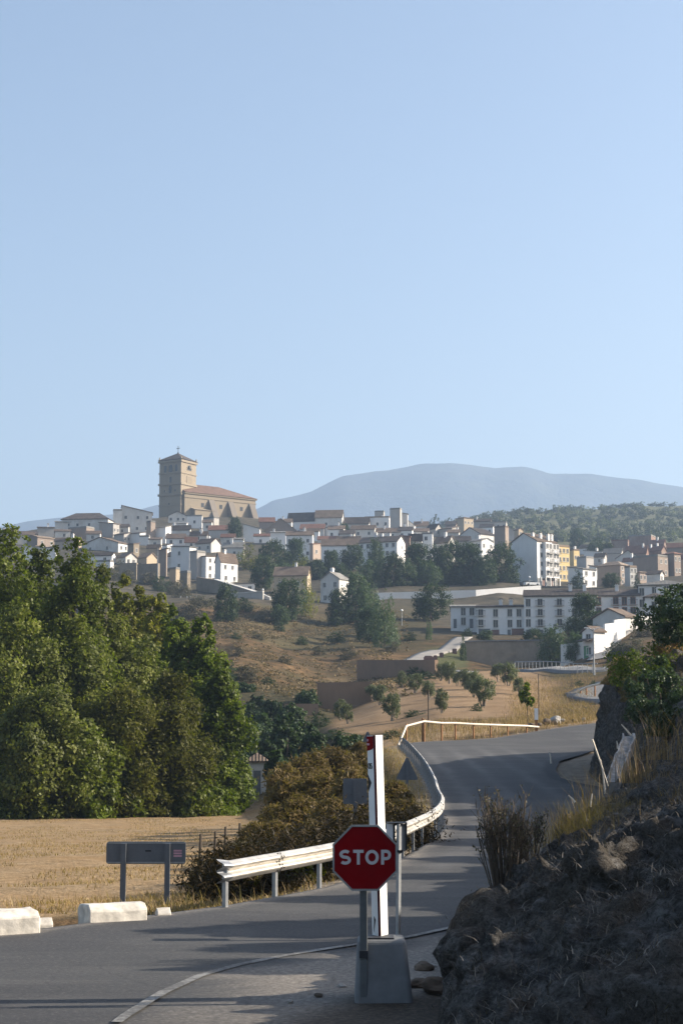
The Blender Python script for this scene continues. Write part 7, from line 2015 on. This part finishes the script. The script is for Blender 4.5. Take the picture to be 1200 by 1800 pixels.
# lamps, poles
def lamp(px, ytop, ybase, Y, label, heads=1, rr_=.06, globe=.28):
    g0 = P(px, ybase, Y); H = P(px, ytop, Y).z - g0.z; L_ = empty('street_lamp', g0, 0, label, 'street lamp', 'street lamps')
    b = MB(); b.tube([(0, 0, -2), (0, 0, H * .3), (0, 0, H)], [rr_ * 1.6, rr_, rr_ * .7], 8); b.build('pole', M['galv'], L_)
    if heads == 1:
        b = MB(); b.tube([(0, 0, H), (0, 0, H + globe * .3), (0, 0, H + globe), (0, 0, H + globe * 1.6), (0, 0, H + globe * 1.9)], [globe * .3, globe * .9, globe, globe * .7, globe * .1], 10); b.build('lamp_head', M['postwhite'], L_)
    else:
        for a in (-.9, .9):
            b = MB(); b.tube([(0, 0, H * .96), (a * .6, 0, H), (a, 0, H + .02)], .05, 6); b.box((a - .35 * (a < 0), -.12, H - .03), (a + .35 * (a > 0) + .1, .12, H + .1)); b.build('lamp_head', M['postwhite'], L_)
        b = MB()
        for k in range(14):
            z = H * (.1 + .06 * k); b.box((-.16, -.02, z), (.16, .02, z + .05))
        b.build('rungs', M['galv'], L_)
    return L_


lamp(1044, 1104, 1205, 232, 'tall lattice lamp pole with twin heads before the dirt track', 2, .11)
lamp(930, 1016, 1030, 458, 'globe lamp left of the apartment block', 1)
lamp(462, 1038, 1052, 447, 'globe lamp at the end of the rubble terrace', 1)
lamp(706, 1075, 1095, 365, 'globe lamp right of the feathery poplar', 1)
g0 = P(277, 1005, 478); b = MB(); H = P(277, 963, 478).z - g0.z; b.tube([(0, 0, -3), (0, 0, H)], [.22, .15], 8); b.box((-.7, -.06, H - .7), (.7, .06, H - .55)); o = b.build('utility_pole', M['concrete']); o.location = g0; setp(o, 'pale utility pole standing before the brown ruin', 'utility pole')
g0 = P(1021, 905, 1480); H = P(1021, 889, 1480).z - g0.z; b = MB(); b.tube([(0, 0, -4), (0, 0, H)], .35, 6); o = b.build('mast', M['iron']); o.location = g0; setp(o, 'thin mast on the crest of the far hill', 'mast')

# car parked by the apartment block and rail of the valley road
def car(px, py, Y, label, mt, rz):
    g0 = P(px, py, Y); c = empty('parked_car', g0, rz, label, 'car')
    b = MB(); b.prism([(-2.1, -.8, .25), (2.1, -.8, .25), (2.1, -.8, .75), (1.9, -.8, .85), (1.0, -.8, .9), (-1.9, -.8, .95), (-2.1, -.8, .8)], (0, 1.6, 0)); b.build('body', M[mt], c, bevel=.06)
    b = MB(); b.prism([(1.0, -.7, .9), (.35, -.66, 1.4), (-1.2, -.66, 1.42), (-1.8, -.7, .93)], (0, 1.4, 0)); b.build('window_band', M['pane'], c)
    b = MB(); b.box((-1.15, -.64, 1.421), (.3, .64, 1.45)); b.build('roof_panel', M[mt], c)
    for x in (-1.35, 1.35):
        for y in (-.82, .66):
            b = MB(); b.tube([(x, y, .32), (x, y + .16, .32)], .32, 12); b.build('wheel', M['black'], c)
    return c


car(934, 1030, 462, 'white car parked at the foot of the apartment block', 'postwhite', .3)
car(927, 1031, 466, 'dark car parked left of the white car', 'iron', .3)
vr = empty('valley_rail', P(1020, 1222, 205), 0, 'pale curved railing along the lower valley road', 'railing')
vp = [P(a, b_, c_) for a, b_, c_ in ((1110, 1190, 184), (1080, 1195, 188), (1062, 1200, 191), (1045, 1204, 194), (1030, 1208, 198), (1020, 1213, 202), (1017, 1220, 206))]
b = MB(); b.tube([p - vr.location for p in vp], .14, 6); b.build('rail', M['wood_pale'], vr)
for p in vp[2:]:
    q_ = p - vr.location; gz = zg(p.x, p.y) - vr.location.z; b = MB(); b.tube([(q_.x, q_.y + .16, min(gz, q_.z - 1) - .3), (q_.x, q_.y + .16, q_.z + .05)], .1, 6); b.build('post', M['wood'], vr)
rf2 = empty('road_railing', P(905, 1178, 256), 0, 'thin grey railing along the valley road below the garden wall', 'railing')
vp = [on_ground(a, c_, 1.3) for a, c_ in ((905, 256), (930, 250), (955, 245), (985, 240), (1015, 236), (1050, 234))]
b = MB(); b.tube([p - rf2.location for p in vp], .07, 6); b.build('rail', M['galv'], rf2)
for i in range(len(vp) - 1):
    for k in range(4):
        q_ = vp[i].lerp(vp[i + 1], k / 4) - rf2.location; b = MB(); b.tube([(q_.x, q_.y, q_.z - 1.9), (q_.x, q_.y, q_.z)], .05, 5); b.build('post', M['galv'], rf2)

# --- trees on the bank beyond the right edge: they throw the shade across the road ----
SH = [  # X, Y, height of the top above the road, radius, kind
    (8.0, 6.5, 8.5, 2.8, 'round'), (11, 12.0, 8.0, 2.0, 'round'), (9.5, 20.4, 5.4, .45, 'poplar'),
    (9.2, 24.2, 4.7, .9, 'round'), (12.5, 22.6, 6.6, .8, 'poplar'), (12.8, 25.2, 6.4, .8, 'poplar'), (14.0, 29.0, 6.9, 1.0, 'poplar'), (15.2, 33.4, 6.6, .8, 'poplar'), (16.0, 38.0, 6.9, .9, 'poplar'), (17.5, 43.5, 7.6, 1.1, 'poplar'),
    (19.0, 49.5, 8.0, 1.0, 'poplar'), (20.5, 56, 8.6, 1.5, 'poplar'), (22, 66, 8.8, 1.2, 'poplar'), (23, 74, 9.5, 1.4, 'poplar'),
]
for i, (x, Y, H, rd, pf) in enumerate(SH):
    k = int(np.clip(np.searchsorted(_bs, Y), 0, len(_bs) - 1)); z = float(np.interp(x, _BX[k], _BZ[k])) - .2; H = max(float(zroad(Y)) + H - z, 2.0)
    tree('poplar' if pf == 'poplar' else 'tree', (x, Y, z), H, rd, 'l_mid', prof=pf if pf == 'poplar' else 'wide', z0=.08, nclump=40, nleaf=5000 if rd < 2 else 8000, leafsize=.22, clump=.42, seed=900 + i,
         label='tree on the bank beyond the right edge', group='trees on the right bank out of view', tr=.12)
# ================================================================ light, air, camera
w = bpy.data.worlds.new('World'); scene.world = w; w.use_nodes = True
nt = w.node_tree; bg = nt.nodes['Background']
sky = nt.nodes.new('ShaderNodeTexSky'); sky.sky_type = 'NISHITA'; sky.sun_disc = False
sky.sun_elevation = R(SUN_EL); sky.sun_rotation = R(90 - SUN_AZ); sky.altitude = 100; sky.air_density = 1.0; sky.dust_density = 3.0; sky.ozone_density = 0.9
nt.links.new(sky.outputs[0], bg.inputs[0]); bg.inputs[1].default_value = 0.082
sl = bpy.data.lights.new('sun', 'SUN'); sl.energy = 4.5; sl.angle = R(0.53); sl.color = (1.0, 0.90, 0.76)
so = bpy.data.objects.new('sun', sl); COL.objects.link(so)
sd = Vector((math.cos(R(SUN_AZ)) * math.cos(R(SUN_EL)), math.sin(R(SUN_AZ)) * math.cos(R(SUN_EL)), math.sin(R(SUN_EL))))
so.rotation_euler = sd.to_track_quat('Z', 'Y').to_euler(); so.location = sd * 100


def _haze(nt_, out):
    v = nt_.nodes.new('ShaderNodeVolumePrincipled'); v.inputs['Color'].default_value = (0.52, 0.71, 1.0, 1); v.inputs['Density'].default_value = HAZE; v.inputs['Anisotropy'].default_value = 0.25
    nt_.links.new(v.outputs[0], out.inputs['Volume'])


HAZE = 2.1e-4
_lo = min(float(_ZZ.min()), float(_MZ.min()), -14.0) - 1.0
_hi = float(_MZ.max()) + 8
b = MB(); b.box((-4600, -60, _lo), (4600, 7000, _hi)); o = b.build('haze', mat('haze', _haze)); setp(o, 'pale blue summer haze hanging over the valley', 'haze', None, 'stuff')

cam = bpy.data.cameras.new('camera'); cam.sensor_fit = 'VERTICAL'; cam.sensor_height = 36; cam.sensor_width = 24; cam.lens = 60.0; cam.clip_start = .1; cam.clip_end = 20000
co = bpy.data.objects.new('camera', cam); COL.objects.link(co); co.rotation_euler = (R(90) + PITCH, 0, 0); scene.camera = co
vs = scene.view_settings; vs.view_transform = 'Standard'; vs.look = 'None'; vs.gamma = 1; vs.exposure = 1.43
scene.render.engine = 'CYCLES'; scene.cycles.max_bounces = 6; scene.cycles.diffuse_bounces = 3; scene.cycles.glossy_bounces = 2; scene.cycles.transmission_bounces = 3; scene.cycles.volume_bounces = 0; scene.cycles.transparent_max_bounces = 4
scene.cycles.use_denoising = True
try:
    scene.cycles.denoiser = 'OPENIMAGEDENOISE'
except Exception:
    pass
